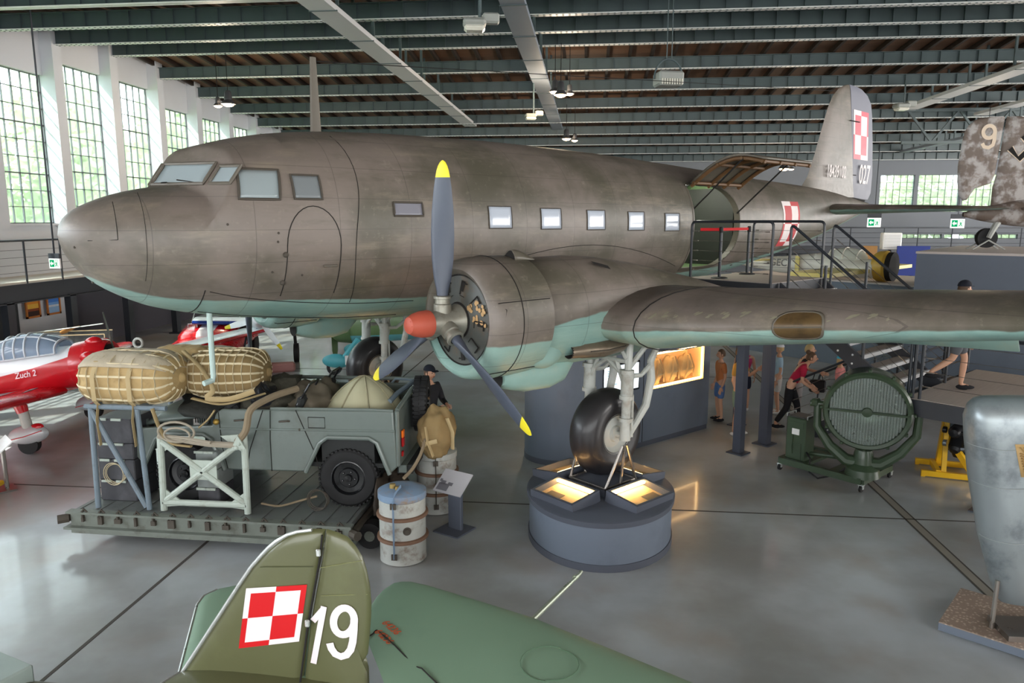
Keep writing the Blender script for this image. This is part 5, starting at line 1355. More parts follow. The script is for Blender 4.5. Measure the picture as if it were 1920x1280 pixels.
for s, zz, nm in ((1, 1.0, 'tailplane'), (-1, .9, 'tailplane')):
    mb = MB(); S_ = []
    for l, x0, ch in ((0, -2.82, 1.2), (.3, -2.94, 1.12), (.6, -3.06, 1.05), (.9, -3.18, .95), (1.04, -3.2, .86), (1.16, -3.14, .7), (1.24, -3.02, .5), (1.28, -2.9, .3)):
        S_.append([(x0 + x * ch, 4.5 + s * l, 1.0 + z * ch) for x, z in naca(.08, 10, 0)])
    mb.loft(S_, cap=True); tp = fbuild(mb, 'tailplane', M_oliveg if s > 0 else M_olive, ang=50)
    mb = MB(); mb.tube([(q[0][0] - .004 + 0, q[0][1], q[0][2]) for q in [[min(r, key=lambda p: p[0])] for r in S_[:6]]], .012, 6); fbuild(mb, 'tailplane_edge', M_edge, tp)
mb = MB(); mb.lathe([(.02, .45), (.1, .3), (.2, -.1), (.28, -.7), (.36, -1.5), (.4, -2.4), (0, -2.45)], (-1.75, 4.53, .42), (1, 0, .03), 28); fbuild(mb, 'rear_fuselage', M_olive)
mb = MB(); mb.tube([(-2.0, 4.5, .6), (-1.9, 4.5, .2)], .03, 8); mb.tube([(-1.88, 4.45, .14), (-1.88, 4.55, .14)], .14, 20); mb.tube([(-4.0, 4.1, .5), (-4.0, 3.9, .0)], .05, 8); mb.tube([(-4.0, 4.9, .5), (-4.0, 5.1, .0)], .05, 8); fbuild(mb, 'tail_wheel', M_black)

fwg = thing('fighter_wing_aircraft', 'sage green aircraft wing with pitot tube and red stencil numbers at bottom', 'aircraft wing', (.2, 4.4, 0))
offw = Matrix.Translation((-.2, -4.4, 0)); ZW = 1.1
LEp = [(-1.68, 5.10), (-1.695, 5.24), (-1.68, 5.50), (-1.655, 5.62), (-1.60, 5.735), (-1.54, 5.765), (-1.46, 5.77), (-1.315, 5.725), (-.85, 5.515), (-.38, 5.295), (.2, 4.935), (.74, 4.59), (1.6, 4.08), (2.6, 3.5)]
TEp = [(-1.66, 5.05), (-1.645, 5.02), (-1.60, 4.93), (-1.56, 4.85), (-1.5, 4.74), (-1.44, 4.63), (-1.38, 4.52), (-1.315, 4.395), (-1.05, 3.9), (-.7, 3.5), (-.2, 3.1), (.3, 2.8), (1.0, 2.3), (2.0, 1.6)]
mb = MB(); S_ = []
for (a, b), (c, d) in zip(LEp, TEp):
    ch = sqrt((a - c) ** 2 + (b - d) ** 2)
    S_.append([(a + (c - a) * x, b + (d - b) * x, ZW + z * min(ch, 1.9) * (.85 if ch > .5 else .5)) for x, z in naca(.1, 14, .0)])
mb.loft(S_, cap=True); wgg = mb.build('wing_panel', M_oliveg, fwg, ang=60); wgg.data.transform(offw)
def wtop(x, y, d=.004):
    # height of the wing's upper skin at (x, y): nearest interpolation of the sections
    best = None
    for (a, b), (c, e) in zip(LEp, TEp):
        t = V((c - a, e - b)); L = t.length; u = ((x - a) * t.x + (y - b) * t.y) / (L * L); q = abs((x - a) * t.y - (y - b) * t.x) / L
        if best is None or q < best[0]: best = (q, min(max(u, 0), 1), L)
    u = best[1]; ch = best[2]; zz = 5 * .1 * (.2969 * sqrt(u) - .126 * u - .3516 * u * u + .2843 * u ** 3 - .1036 * u ** 4)
    return V((x, y, ZW + zz * min(ch, 1.9) * .85 + d))
def wline(P, r, name, m):
    pts = []
    for (a, b), (c, e) in zip(P[:-1], P[1:]):
        pts += [wtop(a + (c - a) * i / 8, b + (e - b) * i / 8, .009) for i in range(8)]
    pts.append(wtop(*P[-1], .009)); mb = MB(); mb.tube(pts, r, 5); o = mb.build(name, m, wgg); o.data.transform(offw)
wline([(-1.60, 4.86), (-1.53, 4.97), (-1.015, 4.425), (-.6, 4.0)], .005, 'aileron_gap', M_line)
wline([(-.22 + .2 * cos(t), 4.6 + .2 * sin(t)) for t in [2 * pi * i / 20 for i in range(21)]], .003, 'round_hatch_line', mat('sage_shade', (78, 106, 82), .6))
mb = MB(); mb.tube([(-.4, 5.25, ZW), (-.04, 6.06, ZW + .0), (-.02, 6.12, ZW)], [.022, .018, .016], 10); mb.tube([(-.075, 5.99, ZW), (-.06, 6.02, ZW)], .024, 10); o = mb.build('pitot_tube', mat('pitot_metal', (178, 186, 168), .3, .7), wgg); o.data.transform(offw)
M_sten = mat('stencil_red', (190, 84, 44), .6)
for (x, y) in ((-1.42, 4.98), (-1.45, 4.88)):
    p = wtop(x, y, .012); d = V((.515, -.525, 0)).normalized(); o = text('stencil_number', '64236', .085, M_sten, wgg, basis(p, d, V((0, 0, 1)).cross(d)), .0008); o.data.transform(offw)
mb = MB(); mb.lathe([(0, -2.2), (.3, -1.9), (.5, -1), (.55, 0), (.5, 1.2), (.3, 2.4), (0, 2.8)], (2.2, 2.4, 1.0), (.48, .875, 0), 24); o = mb.build('fuselage', M_oliveg, fwg); o.data.transform(offw)
mb = MB(); mb.tube([(1.5, 3.0, .9), (1.5, 3.0, .2)], .05, 8); mb.tube([(1.45, 2.95, .25), (1.55, 3.05, .25)], .25, 20); mb.tube([(2.9, 2.0, .9), (2.9, 2.0, .0)], .05, 8); o = mb.build('landing_gear', M_black, fwg); o.data.transform(offw)

# ---- silver aircraft fragment on a treadplate base at the right edge
M_silver = mat('weathered_silver', (142, 150, 152), .34, .45, var=.14, scale=2.5, dirt=(92, 98, 104), dscale=1.6, damt=.8)
wk = thing('aircraft_fragment', 'weathered silver aircraft section standing upright on a treadplate base', 'aircraft part', (4.6, 7.5, 0))
offk = Matrix.Translation((-4.6, -7.5, 0))
mb = MB(); S_ = []
for z, x0, ry in [(.36, 4.18, .10), (.45, 4.12, .14), (.62, 4.06, .17), (1.06, 3.92, .22), (1.65, 3.78, .25), (2.03, 3.71, .25), (2.25, 3.68, .24), (2.37, 3.70, .21), (2.43, 3.74, .16), (2.46, 3.80, .1), (2.47, 3.9, .04)]:
    q = 2.2
    S_.append([(x0 + .25 * (1 - cos(t)) if False else x0 + .22 * (1 - cos(t * 1.0)), 7.3 + .12 - ry * sin(t), z) for t in [pi * .5 * i / 8 for i in range(9)]] + [(x0 + 2.4, 7.3 + .12 - ry + .25, z)] + [(x0 + 2.4, 7.3 + .32 + ry, z)] + [(x0 + .22 * (1 - cos(t)), 7.3 + .12 + ry * sin(t), z) for t in [pi * .5 * (1 - i / 8) for i in range(8)]])
mb.loft(S_, cap=True); sk = mb.build('skin', M_silver, wk, ang=45); sk.data.transform(offk)
mb = MB()
for z, x0, ry in ((1.62, 3.79, .25), (2.0, 3.715, .25), (1.06, 3.92, .222)): mb.tube([(x0 + .22 * (1 - cos(t)), 7.42 - ry * sin(t) - .003, z) for t in [pi * .5 * i / 8 for i in range(9)]] + [(x0 + 2.4, 7.667 - ry, z)], .004, 5)
o = mb.build('skin_seam', mat('seam_light', (172, 178, 180), .4, .5), sk); o.data.transform(offk)
mb = MB(); mb.add([(4.03, 7.173, 2.06), (4.9, 7.255, 2.06), (4.9, 7.255, 1.74), (4.12, 7.18, 1.74)], [(0, 1, 2, 3)]); o = mb.build('access_opening', mat('yellowed_interior', (178, 146, 96), .6, var=.2), sk, solid=.02); o.data.transform(offk)
mb = MB()
for i in range(14): mb.tube([(4.06 + .035 * i, 7.155, 2.04), (4.12 + .035 * i, 7.158, 1.98)], .006, 4)
for i in range(9): mb.tube([(4.07 + .008 * i, 7.158, 1.98 - .025 * i), (4.13 + .008 * i, 7.16, 1.955 - .025 * i)], .008, 5)
mb.tube([(4.2, 7.16, 1.9), (4.9, 7.23, 1.9)], .02, 6); o = mb.build('interior_ribs', mat('interior_rib_tan', (142, 112, 66), .6), sk); o.data.transform(offk)
M_tp, t_, o_ = nt('treadplate'); k = NT(t_)
tc = k.n('ShaderNodeTexCoord').outputs['Object']; vo = k.n('ShaderNodeTexVoronoi'); vo.inputs['Scale'].default_value = 26; k.l(tc, vo.inputs['Vector'])
dd = k.ramp(vo.outputs['Distance'], .45, .15); k.bsdf(o_, k.mix(dd, s2l((150, 130, 116)), s2l((196, 176, 158))), .45, .2, .5, dd, .4, bd=.006)
bs = V((.80, -.60, 0)); bt = V((.60, .80, 0))
mb = MB(); c = V((3.6, 7.37, .06)); mb.prism([(0, 0), (1.9, 0), (1.9, .95), (0, .95)], c + V((0, 0, .05)), bs, bt, (0, 0, .012)); o = mb.build('treadplate_top', M_tp, wk, sm=False); o.data.transform(offk)
mb = MB(); mb.prism([(0, 0), (1.9, 0), (1.9, .95), (0, .95)], c + V((0, 0, -.03)), bs, bt, (0, 0, .08)); mb.prism([(.1, .1), (1.8, .1), (1.8, .85), (.1, .85)], V((c.x, c.y, 0)), bs, bt, (0, 0, .04)); o = mb.build('base_frame', M_ped, wk, sm=False); o.data.transform(offk)
for P in ([(4.07, 7.3, .12), (4.09, 7.32, .62)], [(4.9, 7.4, .12), (4.9, 7.45, .6)]):
    mb = MB(); mb.tube(P, .022, 8); o = mb.build('support_rod', M_tubes, wk); o.data.transform(offk)
mb = MB(); mb.box((4.35, 7.25, .15), (.5, .4, .06)); o = mb.build('support_block', M_tubes, wk); o.data.transform(offk)

# ---- searchlight on its trolley
M_sg = mat('searchlight_green', (58, 74, 54), .4, spec=.5, var=.12, dirt=(44, 54, 40), dscale=4, coat=.15)
SLc = V((4.05, 12.25, 0)); SLa = atan2(-.70, .715)
sl = thing('searchlight', 'big dark green searchlight with ribbed glass on a castored trolley', 'searchlight', SLc, SLa)
SLI = (Matrix.Translation(SLc) @ Matrix.Rotation(SLa, 4, 'Z')).inverted()
def sw(x, y, z): return SLI @ V((x, y, z))
LX, LY = 1.42, .98
corn = [sw(3.26, 12.35, 0), sw(4.24, 11.4, 0), sw(4.94, 12.13, 0), sw(3.96, 13.08, 0)]
mb = MB()
for a, b in ((0, 1), (1, 2), (2, 3), (3, 0)): mb.bar(corn[a] + V((0, 0, .17)), corn[b] + V((0, 0, .17)), .08, .1)
mb.bar(corn[0].lerp(corn[1], .68) + V((0, 0, .17)), corn[3].lerp(corn[2], .68) + V((0, 0, .17)), .25, .06); mb.bar(corn[0].lerp(corn[1], .2) + V((0, 0, .17)), corn[3].lerp(corn[2], .2) + V((0, 0, .17)), .3, .05)
mb.build('trolley_frame', M_sg, sl, sm=False)
for p in corn:
    mb = MB(); mb.tube([p + V((-.018, 0, .055)), p + V((.018, 0, .055))], .055, 16); cw = mb.build('castor', M_tread, sl)
    mb = MB(); mb.box(p + V((0, 0, .115)), (.08, .08, .012)); mb.box(p + V((.03, .0, .085)), (.012, .05, .07)); mb.box(p + V((-.03, .0, .085)), (.012, .05, .07)); mb.build('castor_fork', M_edge, cw)
cc = V((4.32, 11.62, 1.275)); fdir = V((-.34, -.93, -.12)).normalized()
fl_ = (SLI.to_3x3() @ fdir).normalized(); cl = SLI @ cc; xr = V((0, 0, 1)).cross(fl_).normalized() * -1
mb = MB(); mb.lathe([(.40, -.48), (.52, -.42), (.58, -.3), (.59, .08), (.625, .09), (.63, .16), (.6, .2), (.55, .19), (.54, .1)], cl, fl_, 56); mb.lathe([(0, -.5), (.40, -.48)], cl, fl_, 56)
dr = mb.build('lamp_drum', M_sg, sl)
mb = MB(); mb.lathe([(.54, .02), (.46, -.13), (.3, -.25), (0, -.3)], cl, fl_, 40); mb.build('reflector', mat('mirror', (150, 158, 150), .3, 1.0, var=.02), dr)
mt_, tt, oo = nt('ribbed_glass'); k = NT(tt)
gl = k.n('ShaderNodeBsdfPrincipled'); gl.inputs['Base Color'].default_value = (.42, .47, .44, 1); gl.inputs['Roughness'].default_value = .08; gl.inputs['Specular IOR Level'].default_value = .9
tr = k.n('ShaderNodeBsdfTransparent'); tr.inputs[0].default_value = (.82, .88, .84, 1); mx = k.n('ShaderNodeMixShader'); mx.inputs[0].default_value = .4
k.l(tr.outputs[0], mx.inputs[1]); k.l(gl.outputs[0], mx.inputs[2]); k.l(mx.outputs[0], oo.inputs[0])
mb = MB(); yv = fl_.cross(xr); n = 26
for i in range(n):
    x = -.53 + 1.06 * (i + .5) / n; h_ = sqrt(max(0, .545 ** 2 - x * x)); o_ = cl + fl_ * .15 + xr * x
    mb.tube([o_ - yv * h_, o_ + yv * h_], .0212, 8, sc=(1, 1))
mb.build('ribbed_lens', mt_, dr)
mb = MB(); mb.bar(cl + fl_ * .185 - xr * .58 , cl + fl_ * .185 + xr * .58, .03, .05, up=fl_); mb.lathe([(0, .215), (.07, .21), (.08, .18)], cl, fl_, 16); mb.build('lens_bar', M_sg, dr)
for k in range(12): a = 2 * pi * k / 12; p = cl + fl_ * .12 + (xr * cos(a) + yv * sin(a)) * .645; mb = MB(); mb.cbox(None, (.05, .05, .07), .01, mat=mb.frame(p, xr, yv, fl_)); mb.build('rim_clamp', M_sg, dr)
b0 = V((cl.x, cl.y, .2))
mb = MB()
for s in (-1, 1):
    P = [b0 + V((0, 0, .2)), b0 + xr * (.25 * s) + V((0, 0, .22)), b0 + xr * (.5 * s) + V((0, 0, .42)), b0 + xr * (.7 * s) + V((0, 0, .72)), cl + xr * (.71 * s)]
    mb.tube(P, [.11, .1, .08, .065, .055], 10)
mb.lathe([(.0, .42), (.12, .42), (.14, .36), (.16, .2), (.24, .12), (.26, .0)], b0, (0, 0, 1), 24); mb.build('yoke', M_sg, sl)
for s in (-1, 1):
    mb = MB(); mb.tube([cl + xr * (.58 * s), cl + xr * (.82 * s)], .05, 12); mb.cbox(cl + xr * (.74 * s) + V((0, 0, .02)), (.1, .14, .12), .02); mb.build('trunnion', M_sg, sl)
mb = MB(); mb.tube([b0 + V((.03 * cos(t), 0, .46 + .035 * sin(t))) for t in [2 * pi * i / 12 for i in range(12)]], .008, 6, closed=True); mb.build('lifting_eye', M_edge, sl)
cb = sw(3.58, 12.42, 0)
mb = MB(); mb.cbox(cb + V((0, 0, .55)), (.34, .32, .72), .015); bx = mb.build('control_cabinet', M_sg, sl)
mb = MB(); mb.cbox(cb + V((0, 0, .925)), (.3, .3, .03), .01); mb.build('cabinet_top', mat('cabinet_top_dark', (60, 60, 58), .4), bx)
mb = MB()
for dx in (-.18, .18):
    mb.tube([cb + V((dx, -.14, .96)), cb + V((dx, .14, .96))], .01, 6); mb.tube([cb + V((dx, -.14, .91)), cb + V((dx, -.14, .96))], .01, 6); mb.tube([cb + V((dx, .14, .91)), cb + V((dx, .14, .96))], .01, 6)
mb.build('carry_handle', M_edge, bx)
mb = MB(); mb.box(cb + V((.0, -.163, .68)), (.13, .006, .1)); mb.build('maker_plate', M_white, bx); mb = MB(); mb.box(cb + V((.0, -.163, .35)), (.22, .008, .28)); mb.box(cb + V((.0, -.165, .8)), (.26, .008, .1)); mb.tube([cb + V((-.04, -.17, .62)), cb + V((-.05, -.18, .4)), cb + V((-.04, -.17, .3))], .008, 6); mb.build('cabinet_door', M_sg, bx)
mb = MB(); mb.tube([cb + V((.18, -.1, .35)), cb + V((.3, -.2, .3)), cb + V((.34, -.28, .1)), cb + V((.5, -.3, .04)), cb + V((.7, -.2, .12)), b0 + V((-.2, 0, .1))], .014, 8); mb.build('power_cable', M_black, sl)
mb = MB(); mb.tube([cb + V((.17, .05, .3)), b0 + V((-.1, .1, .2))], .035, 8); mb.build('cable_duct', M_sg, sl)

# ---- radial engine on a yellow stand under the landing
M_yel = mat('stand_yellow', (236, 184, 30), .4, var=.06, coat=.2)
M_eng = mat('engine_black', (30, 30, 32), .45, .3, var=.3, scale=9); M_engg = mat('engine_grey', (108, 116, 122), .4, .4, var=.2)
en = thing('radial_engine_stand', 'black radial engine on a yellow floor stand under the stair landing', 'engine', (6.0, 12.45, 0), radians(-15))
mb = MB()
for a, b in (((-.45, -.3, .06), (.5, -.3, .06)), ((-.45, .35, .06), (.5, .35, .06)), ((-.2, -.3, .08), (-.2, .35, .08)), ((.3, -.3, .08), (.3, .35, .08)), ((-.12, -.25, .08), (-.1, -.02, 1.15)), ((-.12, .3, .08), (-.1, .02, 1.15)), ((.3, -.28, .1), (-.08, -.02, .65))): mb.bar(a, b, .07, .09)
for x in (-.42, .47): mb.box((x, -.3, .02), (.06, .06, .05)); mb.box((x, .35, .02), (.06, .06, .05))
mb.build('stand', M_yel, en, sm=False)
mb = MB(); ec = V((.12, 0, .82)); mb.lathe([(.0, -.25), (.12, -.22), (.2, -.1), (.22, .1), (.16, .25), (.0, .3)], ec, (1, -.4, 0), 24); mb.build('crankcase', M_engg, en)
ax = V((1, -.4, 0)).normalized(); e1 = V((0, 0, 1)); e2 = ax.cross(e1)
for k in range(9):
    a = 2 * pi * k / 9 + .2; d = e1 * cos(a) + e2 * sin(a); mb = MB(); pf_ = [(.07, .16)]
    for i in range(9): pf_ += [(.1, .2 + .028 * i), (.075, .214 + .028 * i)]
    mb.lathe(pf_ + [(.09, .47), (.06, .52), (0, .53)], ec, d, 14); cy = mb.build('cylinder_head', M_eng, en)
    mb = MB(); mb.tube([ec + d * .45 + ax * .08, ec + d * .42 + ax * .2, ec + d * .22 + ax * .24], .03, 8); mb.lathe([(.05, 0), (.055, .05), (.035, .06)], ec + d * .38 - ax * .13, -ax, 12); mb.build('induction_pipe', M_engg if k % 2 else M_eng, cy)
# ================================================================ people
M_skin = mat('skin_tone', (208, 160, 132), .5, var=.05); M_hair = mat('hair_brown', (84, 62, 44), .6, var=.2); M_hairb = mat('hair_blond', (188, 160, 112), .6, var=.15)
M_eye = mat('eye_dark', (40, 32, 28), .3); M_lip = mat('lip_tone', (172, 100, 90), .5)
def fabric(n, c): return mat('fabric_' + n, c, .85, var=.08, scale=12)
def skinned(chains, root, sub=2):
    """one continuous surface grown along connected joints: chains of (joint, radius) lists sharing joints by position"""
    vs = []; es = []; rs = []; ix = {}
    def vid(p, r):
        k = tuple(round(c, 4) for c in p)
        if k not in ix: ix[k] = len(vs); vs.append(p); rs.append(r)
        return ix[k]
    for ch in chains:
        q = [vid(p, r) for p, r in ch]; es += list(zip(q[:-1], q[1:]))
    me = bpy.data.meshes.new('tmp'); me.from_pydata([tuple(v) for v in vs], es, [])
    o = bpy.data.objects.new('tmp', me); COL.objects.link(o)
    o.modifiers.new('s', 'SKIN'); sd = o.modifiers.new('d', 'SUBSURF'); sd.levels = sub; sd.render_levels = sub
    for i, d in enumerate(me.skin_vertices[0].data):
        r = rs[i]; d.radius = (r, r) if isinstance(r, float) else r; d.use_root = (i == 0)
    dg = bpy.context.evaluated_depsgraph_get(); dg.update()
    out = bpy.data.meshes.new_from_object(o.evaluated_get(dg))
    V_ = [tuple(v.co) for v in out.vertices]; F_ = [list(p.vertices) for p in out.polygons]
    bpy.data.objects.remove(o); bpy.data.meshes.remove(me); bpy.data.meshes.remove(out)
    return V_, F_
def person(label, loc, rz, h, pose, top, bottom, shoe, hair, cap=None, sleeves=True, longp=False, skirt=False, hairlen=0, ponytail=False, face_turn=0, capbrim=True, group=None):
    t = thing('person', label, 'person', loc, rz, group); k = h / 1.75
    J = dict(pel=(0, 0, .95), wst=(0, 0, 1.1), chs=(0, 0, 1.32), nck=(0, 0, 1.47), hed=(0, -.01, 1.62),
             lsh=(.19, 0, 1.41), lel=(.25, .03, 1.13), lwr=(.26, -.06, .88), rsh=(-.19, 0, 1.41), rel=(-.25, .03, 1.13), rwr=(-.26, -.06, .88),
             lhp=(.095, 0, .92), lkn=(.11, -.02, .5), lan=(.11, .03, .09), rhp=(-.095, 0, .92), rkn=(-.11, -.02, .5), ran=(-.11, .03, .09))
    J.update(pose); J = {a: V(b) * k for a, b in J.items()}
    S = lambda r: r * k
    # body: one continuous skin
    ch = [[(J['pel'], (S(.13), S(.095))), (J['wst'], (S(.12), S(.085))), (J['chs'], (S(.15), S(.1))), (J['nck'], S(.055)), (J['nck'].lerp(J['hed'], .55), S(.052))]]
    for s in 'lr':
        sh, el, wr = J[s + 'sh'], J[s + 'el'], J[s + 'wr']
        ch.append([(J['chs'], (S(.15), S(.1))), (sh, S(.058)), (sh.lerp(el, .5), S(.045)), (el, S(.037)), (el.lerp(wr, .5), S(.034)), (wr, S(.025))])
        hp, kn, an = J[s + 'hp'], J[s + 'kn'], J[s + 'an']; ft = V((0, -1, 0)); ft = (V((0, -.16 * k, -.055 * k)))
        ch.append([(J['pel'], (S(.13), S(.095))), (hp, S(.088)), (hp.lerp(kn, .5), S(.075)), (kn, S(.053)), (kn.lerp(an, .35), S(.056)), (an, S(.036)), (an + ft, S(.032))])
    Vb, Fb = skinned(ch, 0)
    mb = MB(); mb.add(Vb, Fb)
    # head with face, joined to the neck
    hc = J['hed'] + V((0, 0, .03 * k)); Rz = Matrix.Rotation(face_turn, 3, 'Z')
    def hd(a, b):
        th = pi * b; p = 2 * pi * a; q = V((sin(th) * cos(p), sin(th) * sin(p), cos(th)))
        w = V((q.x * .074, q.y * .095, q.z * .118))
        if q.z < 0: w.x *= 1 + .25 * q.z; w.y *= 1 + .12 * q.z
        if q.y < -.55: w.y += -.012 * math.exp(-((q.z + .1) / .25) ** 2) * math.exp(-(q.x / .3) ** 2)
        for sx in (-1, 1): w.y += .008 * math.exp(-((q.z - .08) / .12) ** 2 - ((q.x - .36 * sx) / .18) ** 2) * (1 if q.y < 0 else 0)
        if q.y < -.5 and -.5 < q.z < -.3: w.y -= .006
        return hc + Rz @ (w * k)
    mb.grid(hd, 28, 20)
    mb.ball(hc + Rz @ V((0, -.108, -.018)) * k, .016 * k, 8, 6, (.8, 1, 1.4))
    for sx in (-1, 1): mb.ball(hc + Rz @ V((.076 * sx, .005, -.01)) * k, .028 * k, 8, 6, (.35, .7, 1.1))
    # hands: palm, four fingers of unequal length and a thumb, slightly curled
    for s in 'lr':
        el, wr = J[s + 'el'], J[s + 'wr']; d = (wr - el).normalized(); side_ = V((1, 0, 0)) if s == 'l' else V((-1, 0, 0))
        n = d.cross(side_).normalized() if d.cross(side_).length > .1 else V((0, -1, 0)); x = n.cross(d).normalized(); g = -1 if s == 'l' else 1
        pc = wr + d * .05 * k
        mb.cbox(None, (.024 * k, .075 * k, .095 * k), .01 * k, mat=mb.frame(pc, x, n, d))
        for i, L in enumerate((.07, .08, .075, .058)):
            b = wr + d * .095 * k + n * (-.028 + .019 * i) * k
            mb.tube([b - d * .01 * k, b + d * L * .45 * k - x * .006 * g * k, b + d * L * .8 * k - x * .02 * g * k, b + d * L * k - x * .034 * g * k], [.0085 * k, .0085 * k, .0075 * k, .006 * k], 6)
        b = wr + d * .03 * k - n * .034 * k; mb.tube([b, b + (d * .03 - n * .022) * k, b + (d * .06 - n * .03 - x * .01 * g) * k], [.011 * k, .01 * k, .007 * k], 6)
    mb.build('body', M_skin, t, ang=180)
    # clothing on top of the body
    e = .013
    ch = [[(J['pel'] + V((0, 0, -.02 * k)), (S(.142), S(.108))), (J['wst'], (S(.135), S(.1))), (J['chs'], (S(.165), S(.115))), (J['nck'] - V((0, 0, .05 * k)), S(.085))]]
    for s in 'lr':
        sh, el, wr = J[s + 'sh'], J[s + 'el'], J[s + 'wr']
        a = [(J['chs'], (S(.165), S(.115))), (sh, S(.075))]
        if sleeves: a += [(sh.lerp(el, .75), S(.062))]
        if sleeves == 2: a = [(J['chs'], (S(.165), S(.115))), (sh, S(.075)), (el, S(.055)), (el.lerp(wr, .95), S(.04))]
        ch.append(a)
    v, f = skinned(ch, 0); mb = MB(); mb.add(v, f); mb.build('shirt', top, t, ang=180)
    ch = [[(J['wst'].lerp(J['pel'], .6), (S(.14), S(.104))), (J['pel'], (S(.146), S(.11)))]]
    for s in 'lr':
        hp, kn, an = J[s + 'hp'], J[s + 'kn'], J[s + 'an']
        a = [(J['pel'], (S(.146), S(.11))), (hp, S(.102)), (hp.lerp(kn, .5), S(.094))]
        a += [(kn, S(.07)), (an.lerp(kn, .1), S(.056))] if longp else [(hp.lerp(kn, .88), S(.09))]
        ch.append(a)
    v, f = skinned(ch, 0); mb = MB(); mb.add(v, f); mb.build('trousers' if longp else 'shorts', bottom, t, ang=180)
    for s in 'lr':
        an = J[s + 'an']; mb = MB()
        def sh_(a, b):
            th = pi * b; p = 2 * pi * a; q = V((sin(th) * cos(p) * .05, sin(th) * sin(p) * .14, cos(th) * .05))
            return an + V((0, -.07, -.045)) * k + V((q.x, q.y, max(q.z, -.043) * (1 if q.y > -.02 else .75))) * k
        mb.grid(sh_, 16, 10); mb.build('shoe', shoe, t)
    # hair, cap
    def hr(a, b):
        th = pi * .62 * b; p = 2 * pi * a; q = V((sin(th) * cos(p), sin(th) * sin(p), cos(th)))
        w = V((q.x * .081, q.y * .103 + .008, q.z * .127))
        if q.y < -.3 and b > .5: w = V((w.x * .92, w.y * .9, max(w.z, .05)))
        if hairlen and q.y > -.2 and b > .75: w.z -= hairlen * (b - .75) * 4
        return hc + Rz @ (w * k)
    mb = MB(); mb.grid(hr, 28, 14)
    if ponytail: mb.ball(hc + Rz @ V((0, .07, .11)) * k, .05 * k, 12, 8)
    mb.build('hair', hair, t, ang=180)
    if cap:
        mb = MB()
        def cp(a, b):
            th = pi * .5 * b; p = 2 * pi * a
            return hc + Rz @ V((sin(th) * cos(p) * .09, sin(th) * sin(p) * .112 + .004, .045 + cos(th) * .1)) * k
        mb.grid(cp, 28, 10)
        if capbrim: mb.grid(lambda a, b: hc + Rz @ V(((a - .5) * .15, -.1 - .085 * b * (1 - (2 * a - 1) ** 2 * .5), .05 - .015 * b)) * k, 10, 4)
        mb.build('cap', cap, t, ang=60)
    for sx in (-1, 1):
        mb = MB(); mb.ball(hc + Rz @ V((.032 * sx, -.088, .01)) * k, .011 * k, 8, 6, (1.2, .6, .8)); mb.build('eye', M_eye, t)
    mb = MB(); mb.ball(hc + Rz @ V((0, -.093, -.058)) * k, .02 * k, 8, 6, (1.2, .5, .4)); mb.build('mouth', M_lip, t)
    return t
W_ = fabric('white', (222, 222, 220)); BK = fabric('black', (26, 26, 30)); NV = fabric('navy', (38, 44, 64))
walk = dict(lkn=(.1, -.16, .52), lan=(.1, -.2, .1), rkn=(-.1, .04, .5), ran=(-.1, .26, .13))
hold = dict(lel=(.24, -.06, 1.16), lwr=(.1, -.3, 1.25), rel=(-.24, -.06, 1.16), rwr=(-.08, -.3, 1.27))
man = person('person in a mustard shirt and grey-green shorts behind the stair column', (2.93, 14.35, 0), radians(60), 1.74, dict(lel=(.24, -.1, 1.16), lwr=(.16, -.3, 1.32)), fabric('mustard', (176, 134, 62)), fabric('grey_green', (112, 138, 128)), W_, M_hair, None)
mb = MB(); mb.cbox((0, 0, 0), (.16, .03, .2), .01); o = mb.build('orange_folder', fabric('orange', (214, 106, 54)), None); o.location = man.matrix_world.translation; 
o.location = Matrix.Translation((2.93, 14.35, 0)) @ Matrix.Rotation(radians(60), 4, 'Z') @ V((.15, -.43, 1.32)); o.rotation_euler = (0, 0, radians(60)); tag(o, 'orange patterned leaflet in the hand of the person in the mustard shirt', 'leaflet')
person('person in an orange top and blue shorts half hidden by the stair column', (2.76, 15.4, 0), radians(-80), 1.5, {}, fabric('orange_top', (206, 130, 80)), fabric('blue', (92, 124, 176)), BK, M_hair)
person('person in a bright pink top and pale blue hat between the two columns', (3.42, 16.3, 0), radians(170), 1.5, {}, fabric('pink', (206, 72, 122)), NV, W_, M_hairb, fabric('pale_blue', (142, 172, 222)), sleeves=False, capbrim=False)
person('person in a light blue shirt and white cap facing away from the column', (4.1, 16.1, 0), radians(-100), 1.52, {}, fabric('light_blue', (176, 204, 222)), fabric('pale', (214, 210, 206)), W_, M_hairb, fabric('white_cap', (216, 218, 224)), face_turn=radians(-10))
person('person in a crimson shirt and black trousers leaning forward by the stairs', (4.02, 14.85, 0), radians(75), 1.68, dict(wst=(0, -.08, 1.1), chs=(0, -.2, 1.29), nck=(0, -.3, 1.41), hed=(0, -.38, 1.52), lsh=(.19, -.24, 1.37), rsh=(-.19, -.24, 1.37), lel=(.25, -.22, 1.1), lwr=(.2, -.4, .95), rel=(-.25, -.22, 1.1), rwr=(-.2, -.42, .95), **walk), fabric('crimson', (176, 28, 62)), BK, BK, M_hair, longp=True, ponytail=True)
wm = person('person with sunglasses on the head and black outfit walking with a handbag', (4.32, 15.4, 0), radians(80), 1.68, dict(chs=(0, -.1, 1.3), nck=(0, -.15, 1.44), hed=(0, -.2, 1.58), lsh=(.19, -.12, 1.4), rsh=(-.19, -.12, 1.4), lel=(.24, -.2, 1.14), lwr=(.15, -.45, 1.1), rwr=(-.25, -.2, .9)), BK, fabric('grey', (176, 172, 172)), W_, M_hairb, longp=True)
